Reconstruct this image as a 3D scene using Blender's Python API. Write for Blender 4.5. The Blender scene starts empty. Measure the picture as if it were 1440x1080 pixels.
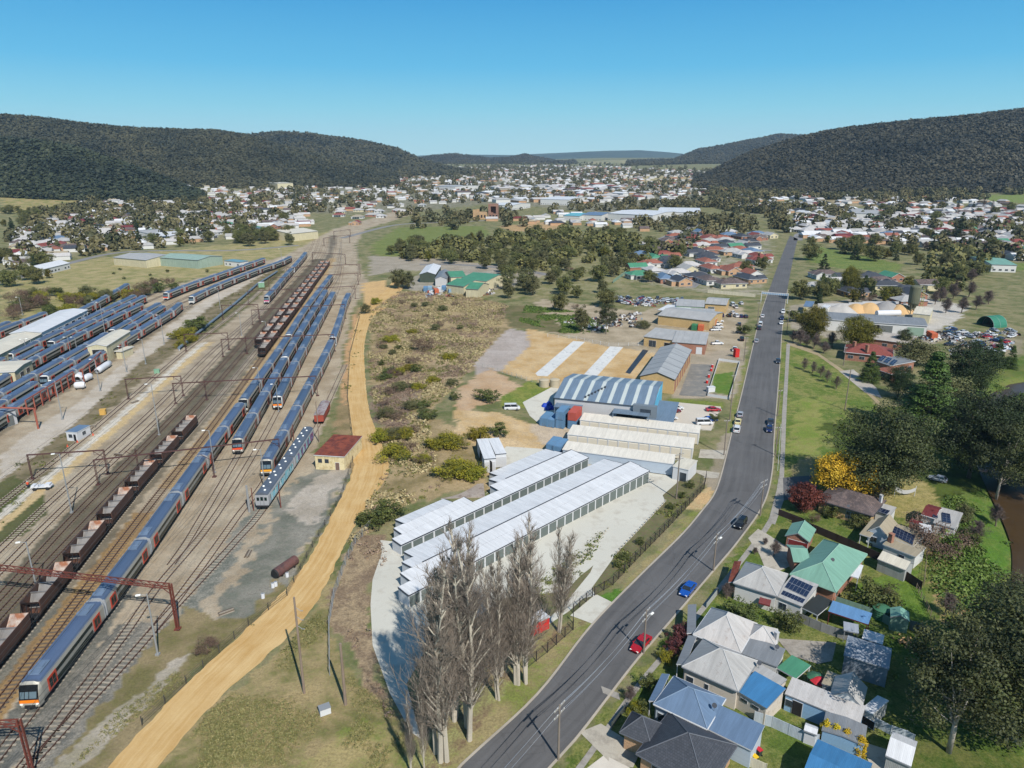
import bpy, math, random, numpy as np
from mathutils import Vector, noise as mnoise
rnd = random.Random(7)
SC = bpy.context.scene
COL = SC.collection
R = math.radians
# ---------------------------------------------------------------- camera model (a drone 75 m above the road)
F_PX, PITCH, CAMH = 998.0, R(17.7), 75.0
SP, CP = math.sin(PITCH), math.cos(PITCH)
def H(x, y):
 """terrain height of the valley floor"""
 z = 0.0
 d = y - 1250
 if d > 0:
  z += min(56, 0.0115*d*min(1, d/900))
 if x < -330 and y > 650:                 # the western slope below the pine ridge
  a = min(1, (-330-x)/500)*min(1, max(0, (y-650)/600))
  z += 26*a*a
 if x > 330 and y > 900:
  a = min(1, (x-330)/600)*min(1, max(0, (y-900)/400))
  z += 16*a
 z += 3.2*math.exp(-(((x+17)/20)**2 + ((y-195)/60)**2))     # scrub mound beside the sandy track
 cx = creek_x(y)
 if cx is not None:
  z -= 2.6*math.exp(-((x-cx)/7.5)**2)
 return z
CREEK = [(58, 40), (72, 62), (90, 101), (108, 129), (124, 165), (143, 203), (158, 220), (182, 239), (225, 255), (290, 280), (330, 310)]
def creek_x(y):
 if y < 60 or y > 300: return None
 for (x0, y0), (x1, y1) in zip(CREEK, CREEK[1:]):
  if y0 <= y <= y1: return x0+(x1-x0)*(y-y0)/(y1-y0)
 return None
def P(px, py, h=0.0, terrain=True):
 """photo pixel -> ground point (at height h above the ground)"""
 u = (px-720)/F_PX; v = (py-540)/F_PX
 den = SP+v*CP
 z = 0.0
 for _ in range(12 if terrain else 1):
  t = (CAMH-h-z)/max(den, 1e-3)
  t = min(t, 9000)
  X, Y = u*t, (CP-v*SP)*t
  if not terrain: break
  z2 = H(X, Y)
  if abs(z2-z) < .02: break
  z = .5*z+.5*z2
 return Vector((X, Y, z))
def G(px, py, h=0.0):
 p = P(px, py, h); return (p.x, p.y)
def scale_at(px, py):
 """metres per photo pixel at a ground pixel"""
 p = P(px, py); return (p.y*CP+(CAMH-p.z)*SP)/F_PX
def top_h(bx, by, ty):
 """height of a vertical thing whose foot is at pixel by and whose top is at pixel ty"""
 p = P(bx, by); v = (ty-540)/F_PX
 D = p.y*(v*CP+SP)/(CP-v*SP)
 return CAMH-D-p.z
def lin(c):
 c /= 255.0
 return c/12.92 if c <= .04045 else ((c+.055)/1.055)**2.4
KALB = 1.5
def S(r, g, b, k=KALB):
 """sunlit colour as photographed -> base colour"""
 return (min(.9, lin(r)/k), min(.9, lin(g)/k), min(.9, lin(b)/k))
# ---------------------------------------------------------------- materials
MATS = {}
def nodes(name):
 m = bpy.data.materials.new(name); m.use_nodes = True
 nt = m.node_tree; nt.nodes.clear()
 out = nt.nodes.new('ShaderNodeOutputMaterial')
 b = nt.nodes.new('ShaderNodeBsdfPrincipled')
 nt.links.new(b.outputs[0], out.inputs[0])
 return m, nt, b
def N(nt, t, **kw):
 n = nt.nodes.new(t)
 for k, v in kw.items():
  if k.startswith('i_'):
   key = k[2:]
   n.inputs[int(key) if key.isdigit() else key.replace('_', ' ')].default_value = v
  else: setattr(n, k, v)
 return n
def math_n(nt, op, a, b=None, clamp=False):
 n = nt.nodes.new('ShaderNodeMath'); n.operation = op; n.use_clamp = clamp
 for i, x in enumerate((a, b)):
  if x is None: continue
  if isinstance(x, (int, float)): n.inputs[i].default_value = x
  else: nt.links.new(x, n.inputs[i])
 return n.outputs[0]
def mix_n(nt, fac, a, b, blend='MIX'):
 n = nt.nodes.new('ShaderNodeMix'); n.data_type = 'RGBA'; n.blend_type = blend
 for sock, x in ((n.inputs[0], fac), (n.inputs[6], a), (n.inputs[7], b)):
  if isinstance(x, (int, float)): sock.default_value = x
  elif isinstance(x, (tuple, list)): sock.default_value = (*x[:3], 1)
  else: nt.links.new(x, sock)
 return n.outputs[2]
def ramp01(nt, x, lo, hi):
 n = nt.nodes.new('ShaderNodeMapRange'); n.clamp = True
 nt.links.new(x, n.inputs[0]); n.inputs[1].default_value = lo; n.inputs[2].default_value = hi
 return n.outputs[0]
def noise_n(nt, vec, scale, detail=4, rough=.6):
 n = N(nt, 'ShaderNodeTexNoise', i_Scale=scale, i_Detail=detail, i_Roughness=rough)
 nt.links.new(vec, n.inputs['Vector']); return n.outputs['Fac']
def mat(name, rgb, rough=.75, metal=0.0, n=.18, scale=.8, fine=6.0, kind=None, c2=None, jitter=0.0, spec=.4, amt=.35):
 """painted, rusty or mineral surface with its own wear; kind: sheet (roof sheeting), tile, brick, weatherboard"""
 if name in MATS: return MATS[name]
 m, nt, b = nodes(name)
 tc = N(nt, 'ShaderNodeTexCoord'); ob = tc.outputs['Object']; uv = tc.outputs['UV']
 big = noise_n(nt, ob, scale*.25, 3); fn = noise_n(nt, ob, fine, 3, .7)
 v = math_n(nt, 'ADD', math_n(nt, 'MULTIPLY', big, .62), math_n(nt, 'MULTIPLY', fn, .38))
 fac = ramp01(nt, v, .34, .66)
 lo = tuple(c*(1-n) for c in rgb); hi = tuple(min(.95, c*(1+n)) for c in rgb)
 col = mix_n(nt, fac, lo, hi)
 if c2 is not None:
  f2 = ramp01(nt, noise_n(nt, ob, scale, 5, .7), .62-amt*.45, .74-amt*.3)
  col = mix_n(nt, f2, col, c2)
 bump_src = fn; bstr = .08
 if kind in ('sheet', 'weatherboard'):
  sx = N(nt, 'ShaderNodeSeparateXYZ'); nt.links.new(uv, sx.inputs[0])
  per = .76 if kind == 'sheet' else .2
  ax = sx.outputs[0] if kind == 'sheet' else sx.outputs[1]
  cell = math_n(nt, 'FLOOR', math_n(nt, 'DIVIDE', ax, per))
  wn = N(nt, 'ShaderNodeTexWhiteNoise', noise_dimensions='1D'); nt.links.new(cell, wn.inputs['W'])
  tone = math_n(nt, 'ADD', math_n(nt, 'MULTIPLY', wn.outputs[0], .09 if kind == 'sheet' else .05), .95)
  cc = N(nt, 'ShaderNodeCombineColor')
  for i in range(3): nt.links.new(tone, cc.inputs[i])
  col = mix_n(nt, 1.0, col, cc.outputs[0], 'MULTIPLY')
  if kind == 'sheet':
   mp = N(nt, 'ShaderNodeMapping'); mp.inputs['Scale'].default_value = (2.2, .22, 1); nt.links.new(uv, mp.inputs[0])
   stv = math_n(nt, 'ADD', math_n(nt, 'MULTIPLY', ramp01(nt, noise_n(nt, mp.outputs[0], 1, 4, .7), .35, .65), .2), .84)
   c3 = N(nt, 'ShaderNodeCombineColor'); [nt.links.new(stv, c3.inputs[i]) for i in range(3)]
   col = mix_n(nt, 1.0, col, c3.outputs[0], 'MULTIPLY')
  rib = math_n(nt, 'SINE', math_n(nt, 'MULTIPLY', ax, 2*math.pi/(.19 if kind == 'sheet' else .2)))
  bump_src = rib; bstr = .25
 if kind in ('tile', 'brick'):
  br = N(nt, 'ShaderNodeTexBrick', i_Scale=1.0)
  br.inputs['Brick Width'].default_value = .33 if kind == 'tile' else .24
  br.inputs['Row Height'].default_value = .32 if kind == 'tile' else .086
  br.inputs['Mortar Size'].default_value = .02 if kind == 'tile' else .008
  br.inputs['Color1'].default_value = (.78, .78, .78, 1); br.inputs['Color2'].default_value = (1.15, 1.12, 1.1, 1)
  br.inputs['Mortar'].default_value = (.5, .5, .5, 1) if kind == 'tile' else (1.25, 1.25, 1.2, 1)
  nt.links.new(uv, br.inputs['Vector'])
  col = mix_n(nt, 1.0, col, br.outputs['Color'], 'MULTIPLY')
  bump_src = br.outputs['Fac']; bstr = .3
 if jitter:
  oi = N(nt, 'ShaderNodeObjectInfo')
  hsv = N(nt, 'ShaderNodeHueSaturation')
  nt.links.new(col, hsv.inputs['Color'])
  nt.links.new(math_n(nt, 'ADD', math_n(nt, 'MULTIPLY', oi.outputs['Random'], 2*jitter), 1-jitter), hsv.inputs['Value'])
  nt.links.new(math_n(nt, 'ADD', math_n(nt, 'MULTIPLY', oi.outputs['Random'], .05*jitter), .5-.025*jitter), hsv.inputs['Hue'])
  col = hsv.outputs[0]
 nt.links.new(col, b.inputs['Base Color'])
 b.inputs['Roughness'].default_value = rough; b.inputs['Metallic'].default_value = metal
 b.inputs['Specular IOR Level'].default_value = spec
 bp = N(nt, 'ShaderNodeBump', i_Strength=bstr, i_Distance=.02); nt.links.new(bump_src, bp.inputs['Height'])
 nt.links.new(bp.outputs[0], b.inputs['Normal'])
 MATS[name] = m
 return m
def glass_mat(name='dark_window_glass', rgb=(.012, .016, .02), rough=.08):
 if name in MATS: return MATS[name]
 m, nt, b = nodes(name)
 tc = N(nt, 'ShaderNodeTexCoord')
 f = noise_n(nt, tc.outputs['Object'], .7, 2)
 nt.links.new(mix_n(nt, f, rgb, tuple(c*2.2 for c in rgb)), b.inputs['Base Color'])
 b.inputs['Roughness'].default_value = rough; b.inputs['Specular IOR Level'].default_value = .6
 MATS[name] = m; return m
def leaf_mat(name, rgb, rgb2, rough=.65, jitter=.12, bark=False):
 """foliage: every leaf clump has its own tone (stored per face), darker and lighter kinds of leaf"""
 if name in MATS: return MATS[name]
 m, nt, b = nodes(name)
 at = N(nt, 'ShaderNodeAttribute', attribute_name='tone')
 col = mix_n(nt, at.outputs['Fac'], rgb, rgb2)
 oi = N(nt, 'ShaderNodeObjectInfo')
 hsv = N(nt, 'ShaderNodeHueSaturation'); nt.links.new(col, hsv.inputs['Color'])
 nt.links.new(math_n(nt, 'ADD', math_n(nt, 'MULTIPLY', oi.outputs['Random'], 2*jitter), 1-jitter), hsv.inputs['Value'])
 nt.links.new(math_n(nt, 'ADD', math_n(nt, 'MULTIPLY', oi.outputs['Random'], .03), .485), hsv.inputs['Hue'])
 nt.links.new(hsv.outputs[0], b.inputs['Base Color'])
 b.inputs['Roughness'].default_value = rough; b.inputs['Specular IOR Level'].default_value = .25
 MATS[name] = m; return m
# ---------------------------------------------------------------- mesh building
class MB:
 def __init__(s): s.v = []; s.f = []; s.mi = []; s.cur = 0
 def pts(s, ps):
  i = len(s.v); s.v.extend([tuple(p) for p in ps]); return list(range(i, i+len(ps)))
 def face(s, ps):
  s.f.append(s.pts(ps)); s.mi.append(s.cur); return s
 def box(s, x0, x1, y0, y1, z0, z1):
  i = s.pts([(x0,y0,z0),(x1,y0,z0),(x1,y1,z0),(x0,y1,z0),(x0,y0,z1),(x1,y0,z1),(x1,y1,z1),(x0,y1,z1)])
  a = i[0]
  for q in ((0,3,2,1),(4,5,6,7),(0,1,5,4),(1,2,6,5),(2,3,7,6),(3,0,4,7)):
   s.f.append([a+k for k in q]); s.mi.append(s.cur)
  return s
 def obox(s, cx, cy, z0, z1, lx, ly, rz=0.0):
  c, n = math.cos(rz), math.sin(rz)
  q = [(cx+c*a-n*b, cy+n*a+c*b) for a, b in ((-lx/2,-ly/2),(lx/2,-ly/2),(lx/2,ly/2),(-lx/2,ly/2))]
  return s.prism(q, z0, z1)
 def prism(s, poly, z0, z1, cap=True):
  n = len(poly)
  f0 = z0 if callable(z0) else (lambda x, y: z0); f1 = z1 if callable(z1) else (lambda x, y: z1)
  a = s.pts([(x, y, f0(x, y)) for x, y in poly]+[(x, y, f1(x, y)) for x, y in poly])[0]
  for k in range(n):
   j = (k+1) % n
   s.f.append([a+k, a+j, a+n+j, a+n+k]); s.mi.append(s.cur)
  if cap:
   s.f.append([a+n+k for k in range(n)]); s.mi.append(s.cur)
   s.f.append([a+k for k in range(n)][::-1]); s.mi.append(s.cur)
  return s
 def extr(s, prof, x0, x1, caps=True):
  """profile of (y, z) swept along x"""
  n = len(prof); a = s.pts([(x0, y, z) for y, z in prof]+[(x1, y, z) for y, z in prof])[0]
  for k in range(n):
   j = (k+1) % n
   s.f.append([a+k, a+n+k, a+n+j, a+j]); s.mi.append(s.cur)
  if caps:
   s.f.append([a+k for k in range(n)]); s.mi.append(s.cur)
   s.f.append([a+n+k for k in range(n)][::-1]); s.mi.append(s.cur)
  return s
 def tube(s, p, q, r, n=6, r2=None, caps=True):
  p, q = Vector(p), Vector(q); d = q-p
  if d.length < 1e-6: return s
  d.normalize(); u = d.orthogonal().normalized(); w = d.cross(u)
  r2 = r if r2 is None else r2
  a = s.pts([p+(u*math.cos(t)+w*math.sin(t))*r for t in [2*math.pi*k/n for k in range(n)]] +
     [q+(u*math.cos(t)+w*math.sin(t))*r2 for t in [2*math.pi*k/n for k in range(n)]])[0]
  for k in range(n):
   j = (k+1) % n; s.f.append([a+k, a+j, a+n+j, a+n+k]); s.mi.append(s.cur)
  if caps:
   s.f.append([a+k for k in range(n)][::-1]); s.mi.append(s.cur); s.f.append([a+n+k for k in range(n)]); s.mi.append(s.cur)
  return s
 def path(s, ps, r, n=5, r2=None):
  m = len(ps)
  for k in range(m-1):
   a = r if r2 is None else r+(r2-r)*k/(m-1); b = r if r2 is None else r+(r2-r)*(k+1)/(m-1)
   s.tube(ps[k], ps[k+1], a, n, b, caps=(k in (0, m-2)))
  return s
 def lathe(s, prof, n=16, cx=0, cy=0):
  """(r, z) profile turned about a vertical axis"""
  m = len(prof); a = s.pts([(cx+r*math.cos(2*math.pi*k/n), cy+r*math.sin(2*math.pi*k/n), z) for r, z in prof for k in range(n)])[0]
  for i in range(m-1):
   for k in range(n):
    j = (k+1) % n; s.f.append([a+i*n+k, a+i*n+j, a+(i+1)*n+j, a+(i+1)*n+k]); s.mi.append(s.cur)
  s.f.append([a+k for k in range(n)][::-1]); s.mi.append(s.cur)
  s.f.append([a+(m-1)*n+k for k in range(n)]); s.mi.append(s.cur)
  return s
 def build(s, name, mats, parent=None, smooth=False, uv=True):
  me = bpy.data.meshes.new(name)
  me.from_pydata(s.v, [], s.f)
  mats = mats if isinstance(mats, (list, tuple)) else [mats]
  for m in mats: me.materials.append(m)
  if len(mats) > 1: me.polygons.foreach_set('material_index', s.mi)
  if smooth: me.polygons.foreach_set('use_smooth', [True]*len(me.polygons))
  if uv and len(s.f) < 60000:
   l = me.uv_layers.new(name='UVMap'); data = []
   for p in me.polygons:
    n = p.normal
    if abs(n.z) > .985: ux, vx = Vector((1, 0, 0)), Vector((0, 1, 0))
    else:
     ux = Vector((-n.y, n.x, 0)).normalized(); vx = n.cross(ux)
    for vi in p.vertices:
     c = me.vertices[vi].co; data += [c.dot(ux), c.dot(vx)]
   l.data.foreach_set('uv', data)
  o = bpy.data.objects.new(name, me); COL.objects.link(o)
  if parent is not None: o.parent = parent
  return o
def np_mesh(name, V, Fq, mats, parent=None, tone=None, smooth=False):
 """big mesh from numpy: V (n,3), Fq (m,k) equal sized faces, tone per face"""
 me = bpy.data.meshes.new(name)
 V = np.asarray(V, np.float32); Fq = np.asarray(Fq, np.int32)
 m, k = Fq.shape
 me.vertices.add(len(V)); me.vertices.foreach_set('co', V.ravel())
 me.loops.add(m*k); me.loops.foreach_set('vertex_index', Fq.ravel())
 me.polygons.add(m); me.polygons.foreach_set('loop_start', np.arange(0, m*k, k, dtype=np.int32))
 try: me.polygons.foreach_set('loop_total', np.full(m, k, np.int32))
 except Exception: pass
 if smooth: me.polygons.foreach_set('use_smooth', np.ones(m, bool))
 for mm in (mats if isinstance(mats, (list, tuple)) else [mats]): me.materials.append(mm)
 if tone is not None:
  a = me.attributes.new('tone', 'FLOAT', 'FACE'); a.data.foreach_set('value', np.asarray(tone, np.float32))
 me.update(calc_edges=True)
 o = bpy.data.objects.new(name, me); COL.objects.link(o)
 if parent is not None: o.parent = parent
 return o
def tag(o, label=None, cat=None, group=None, kind=None):
 if label: o['label'] = label
 if cat: o['category'] = cat
 if group: o['group'] = group
 if kind: o['kind'] = kind
 return o
def thing(name, label, cat, loc=(0, 0, 0), rz=0.0, group=None):
 o = bpy.data.objects.new(name, None); COL.objects.link(o)
 o.location = loc; o.rotation_euler = (0, 0, rz); o.empty_display_size = .5
 return tag(o, label, cat, group)
KIDS = {}
def dup(o, loc=None, rz=None, label=None, group=None, scale=None, parent=None):
 c = o.copy(); COL.objects.link(c)
 if parent is not None: c.parent = parent
 if o.name not in KIDS: KIDS[o.name] = list(o.children)
 for ch in KIDS[o.name]: dup(ch, parent=c)
 if loc is not None: c.location = loc
 if rz is not None: c.rotation_euler = (0, 0, rz)
 if scale is not None: c.scale = (scale,)*3 if isinstance(scale, (int, float)) else scale
 if label: c['label'] = label
 if group: c['group'] = group
 return c
def structure(o, label=None):
 o['kind'] = 'structure'
 if label: o['label'] = label
 return o
def sheet(name, poly, z, m, label=None, kind='structure', sub=None, parent=None):
 """thin paved sheet following the terrain"""
 mb = MB(); mb.face([(x, y, H(x, y)+z) for x, y in poly]); o = mb.build(name, m, parent)
 if kind: o['kind'] = kind
 if label: o['label'] = label
 return o
def strip_sheet(name, left, right, z, m, label=None):
 mb = MB(); n = min(len(left), len(right))
 for k in range(n-1):
  q = [left[k], right[k], right[k+1], left[k+1]]
  mb.face([(x, y, H(x, y)+z) for x, y in q])
 return structure(mb.build(name, m), label)
def smooth_line(ps, step=4.0):
 """Catmull-Rom through ground points, resampled by arc length"""
 ps = [Vector((p[0], p[1])) for p in ps]
 q = [ps[0]*2-ps[1]]+ps+[ps[-1]*2-ps[-2]]
 out = []
 for k in range(1, len(q)-2):
  for i in range(24):
   t = i/24
   out.append(.5*((2*q[k])+(-q[k-1]+q[k+1])*t+(2*q[k-1]-5*q[k]+4*q[k+1]-q[k+2])*t*t+(-q[k-1]+3*q[k]-3*q[k+1]+q[k+2])*t**3))
 out.append(ps[-1])
 res = [out[0]]; acc = 0
 for a, b in zip(out, out[1:]):
  d = (b-a).length; acc += d
  if acc >= step: res.append(b); acc = 0
 if (res[-1]-out[-1]).length > .5: res.append(out[-1])
 return res
def offset_line(ps, d):
 out = []
 for k, p in enumerate(ps):
  a = ps[max(0, k-1)]; b = ps[min(len(ps)-1, k+1)]
  t = (Vector(b[:2])-Vector(a[:2])).normalized()
  out.append(Vector((p[0]+t.y*d, p[1]-t.x*d)))
 return out      # positive d: to the right of travel
class Arc:
 def __init__(s, ps):
  s.p = smooth_line(ps, 2.0); s.l = [0]
  for a, b in zip(s.p, s.p[1:]): s.l.append(s.l[-1]+(b-a).length)
 def at(s, d):
  d = max(0, min(s.l[-1]-1e-3, d))
  lo = 0
  import bisect
  k = max(0, bisect.bisect_right(s.l, d)-1); k = min(k, len(s.p)-2)
  t = (d-s.l[k])/max(1e-6, s.l[k+1]-s.l[k])
  return s.p[k].lerp(s.p[k+1], t)
 def near(s, x, y):
  q = Vector((x, y)); k = min(range(len(s.p)), key=lambda i: (s.p[i]-q).length_squared); return s.l[k]
 def pose(s, d0, d1):
  a, b = s.at(d0), s.at(d1); m = (a+b)/2; t = b-a
  return m, math.atan2(t.y, t.x)
# ---------------------------------------------------------------- tracks (ground lines in metres; the yard curves away to the north)
TRK = {
 'T1': [(-64.5,40),(-66.5,62),(-69.7,101),(-71.7,120),(-76.9,160),(-81.8,200),(-91.9,277),(-102,345),(-114.8,449),(-120.4,487),(-138,575),(-157,660),(-186,780)],
 'T2': [(-65.8,119.9),(-66.4,128),(-67.8,139),(-72.1,171.3),(-78.5,215),(-88,277),(-100.5,366),(-108,420),(-116,475),(-130,545),(-150,630)],
 'T3': [(-62.6,50),(-63.2,75.9),(-63.8,97.6),(-64.9,113),(-64.8,135.6),(-68,170),(-72.8,207.7),(-81,262),(-92,340),(-101.5,406.7),(-111,460),(-126,530),(-146,615)],
 'T4': [(-62.8,66),(-61.8,78),(-59.8,97.6),(-59.6,116),(-60.1,139),(-60.4,160.7),(-66,215),(-73,277),(-81,330),(-86.7,364),(-94,420),(-103,480),(-121,560),(-142,640)],
 'T5': [(-59.8,97),(-59.0,106),(-57.9,116),(-56.6,129),(-55.6,143.5),(-56.5,185.7),(-60,225),(-66,285)],
 'J':  [(-68,40),(-71.5,66),(-75.8,98),(-81.5,141.5),(-87.5,192),(-97.3,262),(-108,340),(-119.5,420),(-137,539),(-153,620),(-178,730)],
 'H1': [(-75,54),(-81,102),(-88,150),(-94,203),(-102.6,270),(-113,345),(-124,425),(-140.5,539),(-157,622),(-183,738)],
 'B2': [(-79,40),(-87.9,103.9),(-92.5,143),(-98.5,203),(-107.5,272),(-118,347),(-129,428),(-146,543),(-162,626),(-189,742)],
 'B1': [(-84,45),(-90.9,104),(-96.4,143),(-103,204),(-112,274),(-123,349),(-134,430),(-150.5,546),(-167,629),(-194,746)],
 'A2': [(-88,50),(-95.3,104),(-100.6,143),(-107,205),(-117,276),(-127,351),(-138.5,432),(-155,548),(-172,632),(-199,750)],
 'A1': [(-92.5,50),(-99.5,104),(-105,143),(-111.5,206),(-121.5,278),(-131,372),(-142,440),(-160,551),(-177,635),(-205,755)],
 'A0': [(-112,104),(-116,143),(-119.5,180),(-124,214),(-133,282),(-143,376),(-153,446),(-168,553),(-183,640),(-210,760)],
 'N1': [(-143,150),(-150.3,210),(-161.2,298),(-166,340),(-170,362),(-172.5,410),(-170,470),(-166,530),(-176,640)],
 'N2': [(-148,150),(-156.5,211),(-166,287),(-173,341),(-178.6,371),(-174.8,409),(-174,465),(-171.5,524),(-181,640)],
 'N3': [(-155,150),(-163.5,225),(-172.7,300),(-180,356),(-183,400),(-182,450),(-178,520),(-186,640)],
 'N4': [(-161,150),(-169.5,215),(-177.2,253),(-183.6,303),(-188.2,352),(-190,400),(-187,460),(-183,530)],
 'N5': [(-167,150),(-176.5,215),(-183,255),(-189,301),(-195.6,356),(-199,400),(-197,450)],
 'N6': [(-173,150),(-183.5,215),(-190.2,260),(-195.5,309),(-200.5,350),(-206,400),(-210,450)],
 'N8': [(-190,150),(-199,250),(-207,310),(-213,352),(-221,392),(-230,430)],
 'W1': [(-203,200),(-213,250),(-221,300),(-224.5,336),(-228,360)],
 'W2': [(-209,200),(-219,250),(-227,308),(-230.5,340)],
}
TRKA = {k: Arc(v) for k, v in TRK.items()}
# ---------------------------------------------------------------- the ground sheet: soil, grass, ballast and sand by zone
def px_poly(s):
 q = [float(t) for t in s.replace(';', ' ').replace(',', ' ').split()]
 return [G(q[i], q[i+1]) for i in range(0, len(q), 2)]
def along(t, o0, o1, y0, y1):
 c = [p for p in TRKA[t].p if y0 <= p.y <= y1][::3]
 return [tuple(p) for p in offset_line(c, o0)]+[tuple(p) for p in offset_line(c, o1)][::-1]
ZONES = []       # (polygon, colour a, colour b, ragged edge in metres)
def zone(poly, c1, c2, rag=1.2):
 ZONES.append((px_poly(poly) if isinstance(poly, str) else poly, S(*c1), S(*c2), rag))
BASE1, BASE2 = S(150,142,105), S(104,112,68)
zone('905,345 960,330 1085,325 1075,415 1000,412 930,402 890,395', (170,162,142), (124,126,86), 5)
zone('1125,335 1132,300 1440,294 1440,370 1300,350 1180,345', (160,152,128), (116,118,78), 6)
zone('440,262 560,240 1000,240 1010,262 960,290 850,300 700,285 560,300 430,300', (160,152,134), (104,108,74), 12)
zone('0,350 60,305 170,268 440,262 440,310 300,338 120,358 0,385', (160,152,122), (122,122,78), 8)
zone('0,395 60,375 200,355 420,335 480,320 500,318 470,345 405,362 260,395 150,425 60,445 0,455', (180,165,120), (142,140,88), 4)
zone('-500,560 0,455 150,432 300,385 400,360 470,322 560,296 600,292 560,308 515,322 500,345 508,380 518,398 505,420 494,440 478,520 452,610 440,640 470,660 480,690 440,760 400,832 330,880 262,930 165,1000 90,1090 -700,1090', (190,176,153), (164,148,124), 1.5)
zone('0,655 60,612 110,582 200,498 300,420 360,384 405,366 402,376 330,428 240,500 160,572 100,628 50,690 0,750', (150,136,110), (108,100,70), 1.5)
zone('-20,690 20,668 60,690 66,722 30,752 -20,770', (104,104,68), (84,92,50), 1)
zone('250,466 300,452 345,418 395,376 400,382 350,432 300,470 262,490', (104,104,68), (126,118,84), 1)
zone('0,640 60,596 110,566 200,486 300,412 400,360 406,366 300,428 200,508 110,592 50,640 0,676', (206,196,182), (186,174,156), .7)
zone(along('N1', 3, -52, 150, 372), (150,138,118), (126,116,98), 1)
zone(along('A0', 2.2, 4.4, 100, 300), (224,216,200), (208,200,186), .3)
zone(along('A0', 4.4, 7.0, 100, 300), (212,186,136), (200,176,136), .5)
zone(along('B1', -2.4, 7, 40, 560), (124,115,96), (104,97,80), .6)
zone(along('H1', -2, 2.5, 40, 760), (140,130,112), (118,110,94), .6)
zone(along('J', -2.2, 2.2, 40, 150), (172,142,98), (150,124,90), .4)
zone(along('J', -1.5, 2.6, 150, 560), (190,162,118), (176,154,120), .5)
zone(along('T1', -2.8, 2.2, 40, 118), (116,115,107), (128,126,116), .5)
zone(along('J', -5, -2.2, 40, 118), (118,117,108), (134,130,118), .5)
zone(along('T1', 2, 16, 40, 104), (122,120,112), (146,140,128), 2)
zone(along('T4', 1.5, 5, 96, 150), (122,124,114), (150,146,134), 1)
zone('395,700 430,668 460,645 500,640 494,665 470,705 440,760 405,825 380,860 320,880 300,872 345,800', (152,148,136), (116,118,106), 2.5)
zone('402,712 425,690 470,655 490,662 440,740 418,730', (196,186,172), (170,160,144), 2)
zone('455,640 478,640 470,600 482,520 500,440 515,424 508,460 494,560 496,640 505,650 500,668', (170,146,110), (132,120,84), 1)
zone('498,440 505,450 494,500 486,570 478,560 486,500', (212,168,122), (176,146,108), 1)
zone('256,850 300,872 345,868 392,812 404,830 380,862 262,962 150,1090 60,1090 130,1010', (156,140,106), (120,114,74), 1.5)
zone('150,1010 240,935 262,920 250,950 130,1060 90,1090 60,1090', (190,180,164), (160,152,130), 1)
# scrub hill, bank and paddock right of the sandy track
zone('520,440 560,410 640,410 715,430 720,470 690,490 640,545 600,580 690,640 690,690 640,690 560,715 520,752 488,765 520,700 545,655 530,600 518,520', (182,160,122), (134,120,82), 2.5)
zone('520,545 575,520 590,560 572,600 530,600 520,580', (150,132,112), (128,112,92), 3)
zone('610,500 650,470 690,478 672,505 640,540 620,550', (188,164,132), (150,134,102), 3)
zone('500,752 535,752 548,782 522,832 522,905 535,962 566,1030 530,1004 492,905 464,880 466,838 482,788', (142,122,100), (168,148,118), 1.2)
zone('215,1090 300,990 384,925 444,855 474,780 466,880 492,950 560,1000 590,1090', (172,154,112), (120,118,72), 1.8)
zone('520,830 600,885 700,928 740,902 820,862 838,884 720,990 655,1090 575,1090', (140,120,94), (152,150,98), 1.5)
zone('440,1060 520,1010 590,1090 400,1090', (176,160,112), (120,128,66), 2)
zone('742,930 840,866 975,716 1010,664 1024,690 985,730 900,812 832,884 790,935 655,1090 620,1090', (164,150,108), (126,134,70), 1)
zone('838,838 850,824 878,830 872,848 850,850', (84,124,44), (96,130,54), .8)
zone('975,690 1000,672 1010,690 990,716 965,716', (214,180,132), (190,170,128), 1)
zone('880,790 985,672 1003,680 990,690 862,830 830,846', (150,138,104), (112,118,72), .6)
zone('760,880 840,785 855,742 860,745 800,815 760,880 720,885', (130,124,80), (110,108,66), .6)
# building site and yards
zone('700,520 742,462 860,488 990,478 960,500 880,560 770,545', (216,188,144), (196,162,110), 1)
zone('664,512 714,462 738,466 748,484 705,520 676,536', (192,181,172), (176,164,154), .8)
zone('648,545 690,515 735,545 700,565 650,580 636,560', (206,178,146), (190,158,122), 1.5)
zone('640,578 700,580 760,600 795,620 790,632 700,640 640,610', (216,190,150), (196,166,118), 1.2)
zone('742,598 790,588 830,594 800,634 770,632', (206,188,164), (190,172,146), 1)
zone('700,560 748,534 776,546 752,574 706,572', (116,134,58), (138,142,72), .8)
zone('760,420 900,438 960,424 1046,432 1048,500 1010,530 940,500 850,486 750,462 740,440', (190,175,150), (160,146,120), 2)
zone('700,430 760,430 800,470 740,462 718,460', (128,118,86), (96,100,58), 2)
zone('940,500 1050,490 1043,560 945,560', (182,168,148), (160,150,128), 1)
zone('1004,525 1034,520 1028,556 998,552', (96,128,52), (112,130,60), .4)
zone('1010,510 1036,510 1034,522 1006,526', (168,156,112), (150,142,96), .6)
zone('940,560 1016,566 1020,574 938,570', (116,132,60), (128,136,66), .6)
zone('948,572 1012,574 1000,606 960,600 930,592', (204,194,176), (190,180,160), .6)
zone('1024,596 1033,560 1048,505 1054,508 1040,570 1034,600 1022,650 1012,668', (120,132,66), (146,138,92), .5)
zone('1016,612 1036,606 1030,660 1008,690 990,680', (170,158,138), (150,140,116), .6)
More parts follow.
